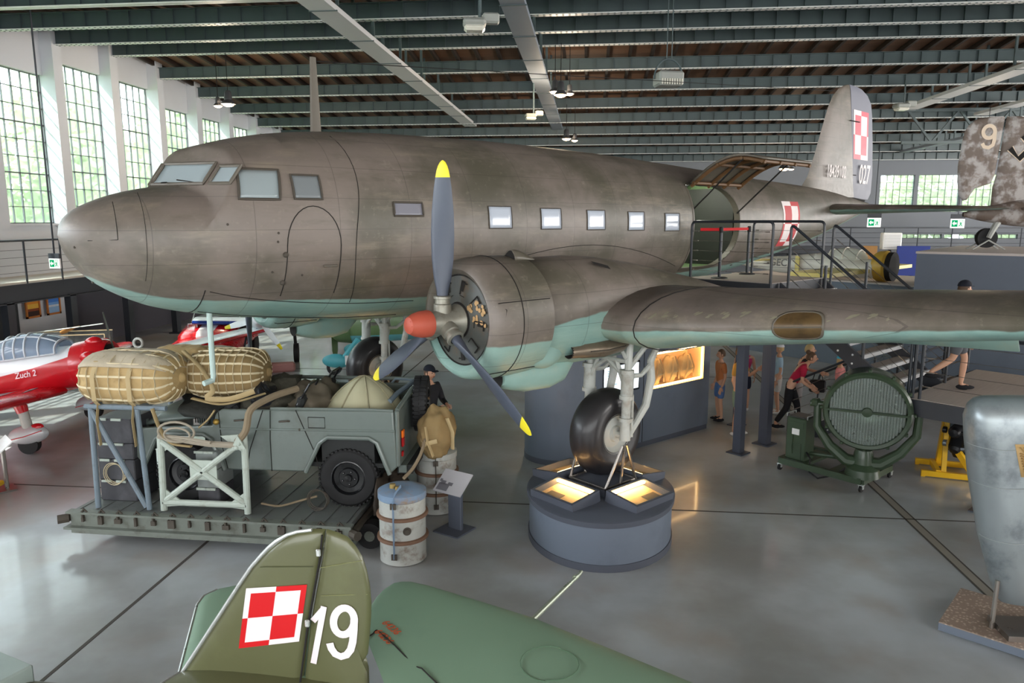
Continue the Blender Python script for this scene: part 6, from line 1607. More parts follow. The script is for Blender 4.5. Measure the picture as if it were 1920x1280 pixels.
hb = thing('handbag', 'black handbag carried by the person in the black outfit', 'bag', Matrix.Translation((4.32, 15.4, 0)) @ Matrix.Rotation(radians(80), 4, 'Z') @ V((.2, -.4, .62)), radians(80))
mb = MB(); mb.cbox((0, 0, .14), (.12, .32, .26), .03); mb.build('bag_body', mat('bag_leather', (28, 26, 28), .35, coat=.3), hb); mb = MB(); mb.tube([(0, -.1, .26), (-.03, -.06, .42), (-.03, .06, .42), (0, .1, .26)], .01, 6); mb.build('bag_handle', M_black, hb)
person('small child in a turquoise cap and pink top standing behind the searchlight', W(6.95, 3.1, ZL * 2 / 9), radians(60), 1.24, dict(lel=(.22, -.1, 1.14), lwr=(.08, -.24, 1.12), rel=(-.22, -.1, 1.14), rwr=(-.06, -.24, 1.1)), fabric('coral', (222, 140, 136)), fabric('floral_dark', (66, 68, 84)), W_, M_hairb, fabric('turquoise', (68, 168, 194)), hairlen=.12)
q = W(5.75, 5.45, ZL)
person('person in a black cap and shorts stepping off the stairs onto the landing', q, PSI + radians(35), 1.7, dict(lkn=(.1, -.14, .53), lan=(.11, -.12, .09), rkn=(-.1, .1, .54), ran=(-.11, .42, .30)), NV, fabric('grey_short', (98, 100, 104)), BK, M_hair, fabric('black_cap', (24, 28, 40)), face_turn=radians(20))
person('person in a black cap and black jacket standing beyond the car', (-2.62, 11.9, 0), radians(60), 1.73, dict(lel=(.26, -.06, 1.14), lwr=(.12, -.28, 1.12), rel=(-.26, -.06, 1.14), rwr=(-.1, -.28, 1.1)), fabric('black_jacket', (34, 34, 38)), BK, BK, M_hair, fabric('black_cap', (24, 28, 40)), sleeves=2, longp=True)
# ================================================================ balconies, wall displays, other aircraft
def mb_at(o, dx): o.data.transform(Matrix.Translation(-V(dx)))
bl = thing('balcony_left', '', '', (-15.25, 20, 0)); del bl['label'], bl['category']; struct(bl)
def bb(name, boxes, m, par=bl):
    mb = MB()
    for c, s in boxes: mb.box(V(c) - par.location, s)
    return struct(mb.build(name, m, par, sm=False))
bb('balcony_floor', [((-16.05, 29, 2.46), (1.7, 38, .08))], mat('balcony_deck', (214, 206, 194), .6))
bb('balcony_beam', [((-15.22, 29, 2.2), (.08, 38, .44)), ((-15.2, 29, 1.96), (.2, 38, .03)), ((-15.2, 29, 2.43), (.16, 38, .03))], M_dark)
mb = MB()
for z in (3.6,): mb.tube([(-15.2, 10, z), (-15.2, 48, z)], .03, 6)
y = 10.4
while y < 48: mb.tube([(-15.2, y, 2.3), (-15.2, y, 3.6)], .028, 6); y += 1.38
for z in (2.75, 2.95, 3.15, 3.35): mb.tube([(-15.2, 10, z), (-15.2, 48, z)], .005, 4)
o = struct(mb.build('balcony_railing', M_dark, bl)); mb_at(o, bl.location)
for i, y in enumerate((12.5, 15.2, 17.9, 20.3, 23.0, 25.8, 28.6, 31.4, 34.2)):
    bb('balcony_column', [((-15.2, y, 1.0), (.2, .26, 2.0)), ((-15.2, y, .02), (.4, .4, .04))], M_dark)
for n, (y0, y1) in enumerate([(9, 20.2), (22.5, 48)]):
    mb = MB(); mb.box((-16.86, (y0 + y1) / 2, 1.2), (.06, y1 - y0, 2.4)); struct(mb.build('wall_left_panel', M_dark if n == 0 else mat('dark_violet_grey_panel', (74, 72, 80), .7), sm=False))
M_of = mat('frame_orange_wood', (196, 118, 52), .5)
for nm, y0, y1, bands in (('sunset', 20.46, 21.06, [((236, 148, 40), 0.0, .28), ((250, 190, 70), .28, .55), ((150, 70, 30), .55, .7), ((64, 36, 28), .7, 1)]), ('seaside', 21.34, 21.94, [((66, 128, 214), 0, .35), ((120, 170, 230), .35, .5), ((214, 224, 234), .5, .62), ((150, 188, 226), .62, 1)])):
    t = thing('framed_picture', 'orange framed %s picture on the wall under the balcony' % nm, 'picture', (-16.82, (y0 + y1) / 2, 1.2)); L = y1 - y0
    mb = MB()
    for c, s in (((.02, 0, .03), (.04, L, .06)), ((.02, 0, .59), (.04, L, .06)), ((.02, -L / 2 + .03, .31), (.04, .06, .62)), ((.02, L / 2 - .03, .31), (.04, .06, .62))): mb.box(c, s)
    mb.build('picture_frame', M_of, t, sm=False); mb = MB(); ms = []
    for i, (c, a, b) in enumerate(bands):
        ms.append(mat('picture_%s_%d' % (nm, i), c, .6, var=.15, scale=5)); mb.box((.01, 0, .57 - (a + b) / 2 * .52), (.02, L - .1, (b - a) * .52), mi=i)
    mb.build('picture_print', ms, t, sm=False)
M_green = emit('exit_green', (10, 140, 86), .8); M_exw = emit('exit_white', (236, 246, 240), 1.0)
def exit_sign(loc, rz, label, rod=None, k=1.0):
    t = thing('exit_sign', label, 'sign', loc, rz, 'emergency exit signs'); w_, h_ = .36 * k, .26 * k
    mb = MB(); mb.box((0, .02, 0), (w_, .04, h_)); mb.build('sign_body', M_white, t, sm=False)
    mb = MB(); mb.box((0, -.004, 0), (w_ * .97, .006, h_ * .94)); mb.build('sign_face', M_exw, t, sm=False)
    mb = MB(); mb.box((-w_ * .2, -.009, 0), (w_ * .42, .004, h_ * .72)); mb.build('arrow_field', M_green, t, sm=False)
    mb = MB(); q = lambda x, z: (x * w_, -.012, z * h_); mb.add([q(-.36, 0), q(-.22, .24), q(-.22, .09), q(-.06, .09), q(-.06, -.09), q(-.22, -.09), q(-.22, -.24)], [list(range(7))]); mb.build('arrow_symbol', M_exw, t, sm=False)
    mb = MB()
    for c, s in (((.1, 0), (.03, .7)), ((.36, 0), (.03, .7)), ((.23, .34), (.28, .05))): mb.box((c[0] * w_, -.009, c[1] * h_), (s[0] * w_, .004, s[1] * h_))
    # running figure
    for P in ([(.2, .16), (.24, .16)], [(.22, .1), (.22, -.06)], [(.22, -.06), (.28, -.18), (.26, -.3)], [(.22, -.06), (.17, -.18), (.13, -.28)], [(.22, .08), (.29, -.02)], [(.22, .08), (.15, .0)]): mb.tube([q(a, b) for a, b in P], .012 * k, 4)
    mb.build('running_figure', M_green, t, sm=False)
    if rod: mb = MB(); mb.tube([(0, .02, h_ / 2), (0, .02, rod)], .022, 6); mb.box((0, .02, h_ * .75), (w_, .06, h_ * .5)); mb.build('hanging_rod', M_dark, t)
    return t
exit_sign((-13.83, 18.0, 3.03), radians(-12), 'green and white emergency exit sign hanging beside the aircraft nose', 6.3)
exit_sign((16.1, 44.5, 4.0), radians(-10), 'small exit sign far back under the tailplane root', 4.5, 2); exit_sign((20.6, 44.5, 3.95), radians(-10), 'small exit sign far back under the tailplane tip', 4.5, 2)
# glass case with a model glider
gc = thing('glass_display_case', 'low glass display case with lit edges under the left balcony', 'display case', (-13.6, 18.0, 0), radians(20))
mb = MB(); mb.box((0, 0, .35), (1.9, .8, .7)); mb.build('case_base', M_dark, gc, sm=False)
mb = MB(); mb.box((0, 0, .95), (1.86, .76, .5)); mb.build('case_cover', glass('case_glass', (240, 240, 240), .03, .06), gc, sm=False)
mb = MB()
for y in (-.39, .39): mb.bar((-.93, y, 1.2), (.93, y, 1.2), .025); mb.bar((-.93, y, .71), (.93, y, .71), .02)
for x in (-.93, .93): mb.bar((x, -.39, .71), (x, -.39, 1.2), .02)
mb.build('case_edges', mat('warm_brass', (206, 180, 140), .3, .6), gc, sm=False)
gm = thing('model_glider', 'pale model glider with long straight wing above the glass case', 'model aircraft', (-13.7, 18.0, 1.2), radians(20))
mb = MB(); mb.loft([[(x, y, z * .5 + .12 + .1 * (x / .9) ) for y, z in ((-.08, 0), (0, .03), (.1, 0), (0, -.03))] for x in (-.9, 0, .9)], cap=True); mb.build('glider_wing', M_white, gm)
mb = MB(); mb.lathe([(0, -.3), (.05, -.2), (.06, 0), (.03, .4), (.01, .7), (0, .72)], (0, 0, .06), (.2, 1, .05), 12); mb.build('glider_body', mat('glider_orange', (196, 140, 76), .5), gm)

# ---- low-wing red and white trainer at the left
def pmat(name, c1, c2, rough=.3, coat=.4):
    if name in _M: return _M[name]
    m, t, out = nt(name); k = NT(t); at = k.n('ShaderNodeAttribute', attribute_name='paint').outputs['Fac']
    k.bsdf(out, k.mix(k.ramp(at, -.006, .006), s2l(c2), s2l(c1)), rough, 0, .5, coat=coat); _M[name] = m; return m
M_tr = pmat('trainer_red_white', (226, 228, 230), (190, 18, 30)); M_trr = mat('trainer_red', (190, 18, 30), .25, coat=.5, var=.04)
tr_ = thing('red_trainer_aircraft', 'small red and white low-wing trainer aircraft with glazed canopy', 'aircraft', (-10.2, 13.0, 0), radians(10))
def body(mb, secs, n=28, line=None):
    rings = []
    for x, hw, z0, z1 in secs:
        rings.append([(x, hw * (abs(cos(t)) ** .85) * (1 if cos(t) > 0 else -1), (z0 + z1) / 2 + (z1 - z0) / 2 * (abs(sin(t)) ** .9) * (1 if sin(t) > 0 else -1)) for t in [2 * pi * k / n for k in range(n)]])
    mb.loft(rings, cap=True)
    if line: mb.attr = [p[2] - line(p[0]) for r in rings for p in r]
mb = MB(); body(mb, [(-4.6, .06, 1.3, 1.6), (-3.5, .2, 1.2, 1.72), (-2, .38, 1.06, 1.8), (-1, .45, .95, 1.82), (0, .47, .92, 1.82), (.6, .47, .94, 1.8), (.9, .48, .96, 1.78)], line=lambda x: 1.5 + .12 * x + (.0 if x < .3 else .1 * (x - .3)))
fu = mb.build('fuselage', M_tr, tr_)
mb = MB(); mb.lathe([(.36, .32), (.42, .36), (.46, .3), (.49, .15), (.50, 0), (.48, -.3)], (1.0, 0, 1.37), (1, 0, 0), 32); cwl = mb.build('engine_cowling', M_trr, tr_)
for k in range(7):
    a = 2 * pi * k / 7; mb = MB(); mb.ball((1.1, .46 * cos(a), 1.37 + .46 * sin(a)), .11, 12, 8, (1.6, 1, 1)); mb.build('cylinder_blister', M_trr, cwl)
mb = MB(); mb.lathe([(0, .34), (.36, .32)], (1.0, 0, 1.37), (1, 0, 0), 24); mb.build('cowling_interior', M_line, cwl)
mb = MB(); mb.lathe([(0, .2), (.06, .16), (.09, 0)], (1.36, 0, 1.37), (1, 0, 0), 16); pr = mb.build('propeller_hub', M_gear, tr_)
M_wdk = mat('blade_dark_olive', (70, 74, 66), .35, coat=.3)
for a in (radians(97), radians(277)):
    d = V((0, cos(a), sin(a))); e = V((1, 0, 0)).cross(d); mb = MB()
    mb.loft([[V((1.42, 0, 1.37)) + d * r + (e * cos(t) * .8 + V((1, 0, 0)) * cos(t) * .6) * w_ + V((1, 0, 0)) * sin(t) * .015 for t in [2 * pi * k / 10 for k in range(10)]] for r, w_ in ((.06, .03), (.3, .07), (.6, .085), (.9, .06), (1.02, .02))], cap=True); mb.build('propeller_blade', M_wdk, pr)
# canopy: clear panels between pale frames
def can(u, v, k=1.0):
    x = -.95 + 1.45 * u; h = sin(pi * min(1, max(0, .08 + u * .86))) ** .5; a = pi * v
    return V((x, .38 * cos(a) * k, 1.72 + (.44 * h * sin(a) ** .8) * k if sin(a) > 0 else 1.72))
mb = MB(); mb.grid(lambda u, v: can(u, v), 24, 16); cn = mb.build('canopy_glass', glass('canopy_clear', (150, 166, 186), .05, .55, (200, 212, 226)), tr_)
mb = MB()
for u in (0.02, .16, .30, .44, .58, .76, .97): mb.tube([can(u, v / 16, 1.01) for v in range(17)], .022, 6)
for v in (.0, .33, .67, 1.0): mb.tube([can(.02 + .95 * i / 16, v, 1.01) for i in range(17)], .018, 6)
mb.build('canopy_frame', mat('canopy_frame_grey', (196, 202, 208), .4), cn)
for s in (-1, 1):
    mb = MB(); S_ = []
    for l, x0, ch in ((.3, .5, 1.8), (.8, .45, 1.65), (2, .28, 1.45), (3.4, .1, 1.2), (4.2, -.05, 1.0), (4.4, -.2, .6)):
        S_.append([(x0 - x * ch, s * l, .93 + .07 * l + z * ch) for x, z in naca(.14, 12, .015)])
    mb.loft(S_, cap=True); wn = mb.build('wing', M_trr, tr_)
    mb = MB(); mb.add([(.05, s * .46, 1.11), (.08, s * 1.0, 1.13), (-.2, s * 1.1, 1.145), (-.95, s * 1.1, 1.11), (-1.0, s * .46, 1.08)], [(0, 1, 2, 3, 4)]); mb.build('wing_walkway', mat('walkway_grey', (138, 136, 138), .8), wn)
    # undercarriage with striped spat
    mb = MB(); mb.tube([(.1, s * 1.25, .95), (.12, s * 1.25, .8)], [.12, .1], 12); mb.build('leg_fairing', M_trr, tr_)
    mb = MB(); mb.tube([(.12, s * 1.25, .85), (.14, s * 1.25, .5)], [.085, .09], 12); lg = mb.build('undercarriage_leg', M_gear, tr_)
    mb = MB(); mb.ball((.12, s * 1.25, .36), .3, 20, 12, (1.25, .45, .62)); mb.build('wheel_spat', mat('spat_silver', (186, 188, 190), .35, .2), lg)
    mb = MB(); mb.tube([(-.2, s * 1.25 - .125, .33), (.1, s * 1.25 - .137, .36), (.42, s * 1.25 - .1, .42)], .028, 6, sc=(.4, 1)); mb.ball((.3, s * 1.25, .48), .11, 10, 8, (1.2, .7, .7)); mb.build('spat_stripe', M_trr, lg)
    mb = MB(); mb.tube([(.1, s * 1.25 - .07, .18), (.1, s * 1.25 + .07, .18)], .18, 24); mb.build('wheel', M_tread, lg)
text('aircraft_name', 'Zuch 2', .17, mat('lettering_pale', (236, 220, 222), .4), tr_, basis((-.12, -.485, 1.40), (1, 0, .03), (0.05, .12, 1)), .001, xs=.85)
tr_.scale = (.95, .95, .95); tr_.rotation_euler = (0, radians(-7.5), radians(10))
mb = MB(); S_ = [[(-4.5 + .5 * 0 + x, y, z) for x, y, z in ((0, -.02, 1.7), (.5, 0, 1.7), (0, .02, 1.7))], [(-4.7, -.02, 2.5), (-4.4, 0, 2.5), (-4.7, .02, 2.5)]]; mb.loft(S_, cap=True); mb.build('fin', M_trr, tr_)
ep = thing('eye_bolt_post', 'tall grey post with an eye at its top behind the wrapped bundles', 'post', (-7.28, 11.2, 0))
mb = MB(); mb.tube([(0, 0, 0), (0, 0, 2.1)], [.08, .06], 12); mb.lathe([(0, .03), (.2, .03), (.22, 0)], n=20); mb.build('post', M_gear, ep); mb = MB(); mb.tube([(.075 * cos(t), 0, 2.17 + .075 * sin(t)) for t in [2 * pi * i / 20 for i in range(20)]], .022, 8, closed=True); mb.build('eye', M_gear, ep)

# ---- red car with a white bonnet stripe
rc = thing('red_open_car', 'small red open car with a white stripe over its bonnet beyond the bundles', 'car', (-11.0, 20.6, 0), radians(12))
mb = MB(); mb.loft([[(w_ * (-1 + i / 5), y, z - .12 * abs(-1 + i / 5) ** 3) for i in range(11)] for y, w_, z in ((-1.0, .62, .62), (-.98, .7, .9), (-.85, .74, 1.0), (-.3, .78, 1.12), (.3, .8, 1.2))], closed=False); bn2 = mb.build('bonnet', M_red, rc, solid=.03)
mb = MB(); mb.loft([[(w_ * (-.3 + .6 * i / 4) , y, z - .1 * abs(.3) ** 3 + .006) for i in range(5)] for y, w_, z in ((-1.0, .62, .62), (-.985, .7, .9), (-.85, .74, 1.0), (-.3, .78, 1.12), (.3, .8, 1.2))], closed=False); mb.build('bonnet_stripe', M_pwht, bn2)
mb = MB(); body(mb, [(-1.0, .1, .3, .4)] * 0 + [(-.8, .98, .3, .8), (0, 1.0, .28, .95), (.8, .98, .3, .8)], 24); o = mb.build('car_body', M_red, rc); o.data.transform(Matrix.Rotation(pi / 2, 4, 'Z') @ Matrix.Diagonal((1.9, .95, 1, 1)))
mb = MB(); mb.cbox((0, 1.0, 1.0), (1.5, 1.3, .5), .1); mb.build('cockpit', M_int, rc)
mb = MB(); mb.tube([(-.7, .35, 1.15), (-.62, .5, 1.5), (.62, .5, 1.5), (.7, .35, 1.15)], .025, 8); mb.tube([(-.55, -.5, 1.1), (-.55, -.5, 1.2), (-.3, -.5, 1.2), (-.3, -.5, 1.1)], .015, 6); mb.build('windscreen_frame', M_chrome, rc)
mb = MB(); mb.tube([(-.75, -1.05, .72), (0, -1.1, .7), (.75, -1.05, .72)], .03, 8); mb.build('bumper', M_chrome, rc)
for x in (-.82, .82):
    for y in (-.75, 1.3): mb = MB(); mb.tube([(x - .1, y, .31), (x + .1, y, .31)], .31, 24); mb.build('wheel', M_tread, rc)
# ---- white, blue and red aircraft with a white propeller
wa = thing('white_blue_aircraft', 'white aircraft with blue-edged wing and yellow-tipped white propeller beyond the bundles', 'aircraft', (-9.3, 20.0, 0), radians(0))
M_sw = mat('gloss_white', (232, 236, 238), .3, coat=.3, var=.03); M_blue = mat('gloss_blue', (36, 74, 168), .3, coat=.3)
ha = V((.32, -.95, 0)).normalized(); hw_ = V((-ha.y, ha.x, 0)); ho = V((0, 0, 1.4))
mb = MB(); mb.lathe([(0, .5), (.1, .46), (.2, .3), (.26, .1), (.27, 0)], ho, ha, 24); spn = mb.build('spinner', M_sw, wa)
for i, a in enumerate((radians(-52), radians(195), radians(75))):
    d = hw_ * -1 * cos(a) * -1 + V((0, 0, sin(a))); d = (V((1, 0, 0)) * cos(a) * .95 + V((0, 0, 1)) * sin(a)); mb = MB(); e = ha.cross(d).normalized()
    for r0, r1, m_, nm in ((.15, .92, M_sw, 'propeller_blade'), (.92, 1.1, M_tip, 'blade_tip')):
        mb = MB(); mb.loft([[ho + ha * .12 + d * (r0 + (r1 - r0) * u) + (e * cos(t) * .8 + ha * cos(t) * .5) * (.04 + .07 * sin(pi * min(1, (r0 + (r1 - r0) * u) / 1.14))) + ha * sin(t) * .015 for t in [2 * pi * k / 10 for k in range(10)]] for u in (0, .2, .4, .6, .8, 1)], cap=True); mb.build(nm, m_, spn)
mb = MB(); rings = []
for y, r in ((0, .27), (-.5, .42), (-1.2, .5), (-2.5, .5), (-4, .35), (-5.5, .15)): rings.append([ho + ha * y + (hw_ * cos(t) + V((0, 0, 1)) * sin(t)) * r for t in [2 * pi * k / 24 for k in range(24)]])
mb.loft(rings, cap=True); mb.build('fuselage', M_sw, wa)
for s in (-1, 1):
    for l0, l1, ms in ((.3, 1.9, (M_sw, M_blue)),):
        sec = lambda l: [ho + ha * (-.6 - x * 1.3) + (hw_ * -s) * l + V((0, 0, -.25 + .04 * l + z * 1.3)) for x, z in naca(.13, 12)]
        mb = MB(); A0, A1 = sec(l0), sec(l1); n = len(A0)
        mb.add(A0 + A1, [(i, (i + 1) % n, n + (i + 1) % n, n + i) for i in range(0, 13)] + [list(range(n, 2 * n))], 0); mb.add(A0 + A1, [(i, (i + 1) % n, n + (i + 1) % n, n + i) for i in range(10, n)], 1); mb.build('wing', list(ms), wa)
for s in (-1, 1): mb = MB(); mb.tube([ho + hw_ * s * .9 + ha * -.6 + V((0, 0, -.3)), ho + hw_ * s * .95 + ha * -.5 + V((0, 0, -1.1))], .05, 8); c = ho + hw_ * s * .95 + ha * -.5 + V((0, 0, -1.12)); mb.tube([c - hw_ * .07, c + hw_ * .07], .28, 20); mb.build('undercarriage', M_tread, wa)
rw = thing('red_white_wing', 'white aircraft wing with a red edge resting on trestles before the red car', 'aircraft wing', (-9.75, 18.3, 0))
wd_ = V((-.15, -1, 0)).normalized(); wn_ = V((1, -.15, 0)).normalized()
def wsx(t, ch): return [V((0, 0, 1.0)) + wd_ * t + wn_ * (.25 - x * ch) + V((0, 0, z * ch)) for x, z in naca(.16, 12, 0)]
mb = MB(); r_w = [wsx(-2.2, .95), wsx(1.9, .95), wsx(2.05, .8), wsx(2.12, .5)]; mb.loft(r_w[0:4], cap=True); n_ = len(r_w[0])
mb.m = [1 if (i % n_) in range(10, 19) else 0 for i in range(len(mb.m))]; mb.build('wing_panel', [M_sw, M_trr], rw, ang=50)
mb = MB(); mb.add([p + wn_ * .004 + V((0, 0, .004)) for p in (r_w[0][8], r_w[0][12], r_w[0][12] + wd_ * .5, r_w[0][8] + wd_ * .35)], [(0, 1, 2, 3)]); mb.build('blue_panel', M_blue, rw)
for t in (-1.4, 1.2):
    mb = MB(); c = wd_ * t
    for q in (-.25, .25): mb.tube([c + wn_ * q, c + V((0, 0, .95))], .03, 6)
    mb.build('trestle', M_dark, rw)
# ---- green aircraft with teal spats farther back
ga = thing('green_aircraft', 'olive green aircraft with teal underside and spatted wheel beyond the far landing wheel', 'aircraft', (-6.0, 20.0, 0), radians(0))
M_ga = pmat('green_teal', (92, 116, 74), (96, 164, 172), .45, .1); M_teal = mat('teal_paint', (78, 160, 170), .4, var=.08); M_gg = mat('leaf_green_paint', (88, 112, 72), .45, var=.12)
mb = MB(); body(mb, [(-.9, .3, 1.0, 1.5), (-.85, .42, .8, 1.7), (-.3, .5, .72, 1.85), (.2, .52, .78, 1.9), (1.5, .5, .9, 1.95), (4, .35, 1.1, 1.85), (6.5, .1, 1.3, 1.6)], line=lambda x: 1.02 + .05 * x); mb.build('fuselage', M_ga, ga)
mb = MB(); mb.lathe([(.3, -.32), (.4, -.36), (.47, -.25), (.5, .2)], (-.7, 0, 1.22), (1, 0, 0), 24); mb.build('engine_cowling', M_gg, ga)
mb = MB()
for a in (radians(-90), radians(90)):
    d = V((0, cos(a), sin(a))); mb = MB(); mb.loft([[V((-1.1, 0, 1.2)) + d * r + V((0, 1, 0)) * cos(t) * w_ + V((1, 0, 0)) * (cos(t) * w_ * .5 + sin(t) * .02) for t in [2 * pi * k / 10 for k in range(10)]] for r, w_ in ((0, .05), (.3, .11), (.7, .1), (1.0, .02))], cap=True); mb.build('propeller_blade', M_gg, ga)
for s in (-1, 1):
    mb = MB(); mb.ball((-.75, s * .9, .38), .3, 18, 12, (1.35, .5, .65)); mb.tube([(-.5, s * .9, .45), (-.2, s * .6, .9)], .12, 10); mb.build('wheel_spat', M_teal, ga)
    mb = MB(); mb.tube([(-.82, s * .9 - .06, .2), (-.82, s * .9 + .06, .2)], .2, 20); wl2 = mb.build('wheel', M_tread, ga); mb = MB(); mb.tube([(-.82, s * .9 - .065, .2), (-.82, s * .9 + .065, .2)], .1, 14); mb.build('wheel_hub', M_gear, wl2)
    mb = MB(); mb.tube([(-.1, s * .9, .5), (.4, s * .5, .95)], .02, 6); mb.tube([(-.3, s * .9, .5), (-.05, s * .5, .95)], .02, 6); mb.build('brace_wire', M_yel, ga)
def stand(loc, rz, label, w_=.5, h_=.32, z=.75, m=M_white, base=M_bluegrey, tilt=40):
    t = thing('information_stand', label, 'sign', loc, rz); mb = MB(); mb.cbox((0, 0, .01), (.36, .3, .02), .005); mb.cbox((0, .04, z / 2), (.1, .05, z), .01); mb.build('stand_foot', base, t)
    mb = MB(); M_ = Matrix.Translation((0, 0, z)) @ Matrix.Rotation(radians(tilt), 4, 'X'); mb.box(None, (w_, h_, .015), mat=M_); mb.build('panel_board', m, t, sm=False); return t
stand((-5.75, 18.1, 0), radians(20), 'white information panel on a grey post beside the far landing wheel', .8, .3, .62)
ws = stand((-9.02, 10.15, 0), radians(-40), 'white information panel on a thin rod at the left edge', .5, .36, .68, base=M_tubes)
mb = MB(); M_ = Matrix.Translation((0, 0, .68)) @ Matrix.Rotation(radians(40), 4, 'X'); mb.box(None, (.07, .05, .002), mat=M_ @ Matrix.Translation((.18, -.12, .009))); mb.box(None, (.09, .06, .002), mat=M_ @ Matrix.Translation((.06, -.13, .009))); mb.build('panel_emblem', mat('emblem_rose', (190, 96, 110), .6), ws, sm=False)
fl2 = thing('floor_block', 'dusty pink padded block on the floor beyond the bundles', 'block', (-8.6, 19.3, 0), radians(25)); mb = MB(); mb.cbox((0, 0, .12), (1.1, .35, .24), .05); mb.build('pad', mat('dusty_pink', (168, 118, 112), .8), fl2)
yc = thing('wheel_chock', 'yellow wheeled chock at the left edge of the photo', 'chock', (-9.1, 9.98, 0), radians(10)); mb = MB(); mb.cbox((0, 0, .13), (.3, .25, .08), .02); mb.build('chock_body', M_yel, yc); mb = MB(); mb.tube([(.05, -.1, .06), (.05, -.16, .06)], .06, 14); mb.build('chock_wheel', M_tread, yc)
cs = thing('pale_case', 'pale green-grey case corner at the bottom left corner', 'case', (-4.12, 4.72, 0), radians(-20)); mb = MB(); mb.cbox((-.35, -.35, .42), (.7, .7, .84), .015); mb.build('case_body', mat('pale_sage', (150, 164, 158), .5), cs)

# ---- right background: high plinth with a mottled tail, low plinth with a small yellow-white aircraft
M_plw = mat('plinth_top_pale', (206, 196, 190), .6, var=.05)
hp_ = thing('high_plinth', 'tall blue-grey plinth with a pale top carrying the mottled tail', 'plinth', (10.4, 17.1, 0), radians(-35))
mb = MB(); mb.box((1.0, 1.2, 1.7), (7.6, 5, 3.4)); mb.build('plinth_body', M_ped, hp_, sm=False); mb = MB(); mb.box((1.0, 1.2, 3.425), (7.64, 5.04, .05)); mb.build('plinth_top', M_plw, hp_, sm=False)
mb = MB()
for x in (-1.2, -.5): mb.box((x, -1.32, 2.0), (.55, .06, .4))
mb.build('plinth_showcase', emit('showcase_amber', (240, 190, 120), 1.3), hp_, sm=False)
mo_, tt, oo = nt('mottled_camouflage'); k = NT(tt); tc = k.n('ShaderNodeTexCoord').outputs['Object']
na_ = k.noise(tc, 3.2, 3, .55); c_ = k.mix(k.ramp(na_, .42, .58), s2l((176, 170, 166)), s2l((112, 98, 88))); c_ = k.mix(k.math('MULTIPLY', k.ramp(k.noise(tc, 7, 2), .55, .65), .6), c_, s2l((132, 116, 104))); k.bsdf(oo, c_, .55)
t9 = thing('mottled_tail', 'mottled grey-brown aircraft tail with a pale 9 on a high plinth', 'aircraft tail', (9.9, 19.0, 3.45), radians(0))
def xz(P, y, th, m, name, par=t9):
    o = plate([(x - 9.9, z - 3.45) for x, z in P], y, th).build(name, m, par, ang=60); return o
rud9 = [(8.70, 5.05), (8.68, 5.4), (8.72, 5.9), (8.76, 6.2), (8.83, 6.34), (8.98, 6.47), (9.3, 6.53), (9.62, 6.53), (9.58, 6.0), (9.52, 5.2), (9.45, 5.0), (9.1, 4.88), (8.95, 4.62), (8.85, 4.6), (8.75, 4.75)]
r9 = xz(rud9, 0, .06, mo_, 'rudder')
fn9 = xz([(9.66, 6.53), (9.9, 6.54), (10.6, 6.45), (11.2, 6.2), (11.9, 4.9), (11.9, 4.4), (9.5, 4.4), (9.5, 4.9), (9.56, 5.2), (9.62, 6.0)], 0, .08, mo_, 'fin')
I9 = basis((0, -.07, 0), (1, 0, 0), (0, 0, 1))
c9 = V((9.27 - 9.9, 6.18 - 3.45)); P9 = [(c9.x + .13 * cos(t), c9.y + .14 * sin(t)) for t in [2 * pi * i / 28 for i in range(29)]]; Q9 = [(c9.x + .13, c9.y + .02), (c9.x + .13, c9.y - .2), (c9.x + .11, c9.y - .3), (c9.x + .02, c9.y - .36), (c9.x - .08, c9.y - .34), (c9.x - .13, c9.y - .26)]
stroke('numeral_nine', [P9, Q9], .085, mat('numeral_cream', (226, 206, 182), .6), r9, I9)
# angular black mark with a pale outline, mostly outside the frame
E0 = [(9.72, 5.86), (9.96, 5.60)]
def mk(wd, m, nm, y): return stroke(nm, [[(9.76 - 9.9, 5.80 - 3.45), (9.98 - 9.9, 5.56 - 3.45), (10.5 - 9.9, 6.12 - 3.45)], [(9.98 - 9.9 + .26, 5.56 - 3.45 + .28), (9.98 - 9.9 + .04, 5.56 - 3.45 + .52)]], wd, m, fn9, basis((0, y, 0), (1, 0, 0), (0, 0, 1)))
mk(.17, mat('numeral_cream', (226, 206, 182), .6), 'marking_outline', -.09); mk(.12, M_line, 'marking_black', -.095)
mb = MB(); mb.lathe([(.05, -.9), (.16, -.5), (.3, .2), (.42, 1.4), (.5, 3.0), (0, 3.05)], (-.1, 0, .85), (1, 0, .03), 24); mb.build('rear_fuselage', mo_, t9)
mb = MB(); mb.loft([[(.1 + x * ch + l * .12, -l, .95 + z * ch) for x, z in naca(.1, 10, 0)] for l, ch in ((.1, 1.2), (1.0, 1.0), (1.6, .7), (1.75, .3))], cap=True); mb.loft([[(.1 + x * ch + l * .12, l, .95 + z * ch) for x, z in naca(.1, 10, 0)] for l, ch in ((.1, 1.2), (1.0, 1.0), (1.6, .7), (1.75, .3))], cap=True); mb.build('tailplane', mo_, t9)
mb = MB(); mb.loft([[(-1.95 + .9 * u, -.05 - .05 * u, .98), (-1.95 + .9 * u, .0, .98 + .05 * u), (-1.95 + .9 * u, .05 + .05 * u, .98), (-1.95 + .9 * u, 0, .98 - .05 * u)] for u in (0, .4, 1)], cap=True); mb.build('tail_boom', mat('boom_grey', (108, 104, 104), .6), t9)
mb = MB(); mb.tube([(-.42, -.07, .27), (-.42, .07, .27)], .23, 24); tw = mb.build('tail_wheel', M_tread, t9); mb = MB(); mb.tube([(-.42, -.1, .27), (-.32, -.1, .5), (-.15, 0, .75)], [.06, .07, .09], 8)
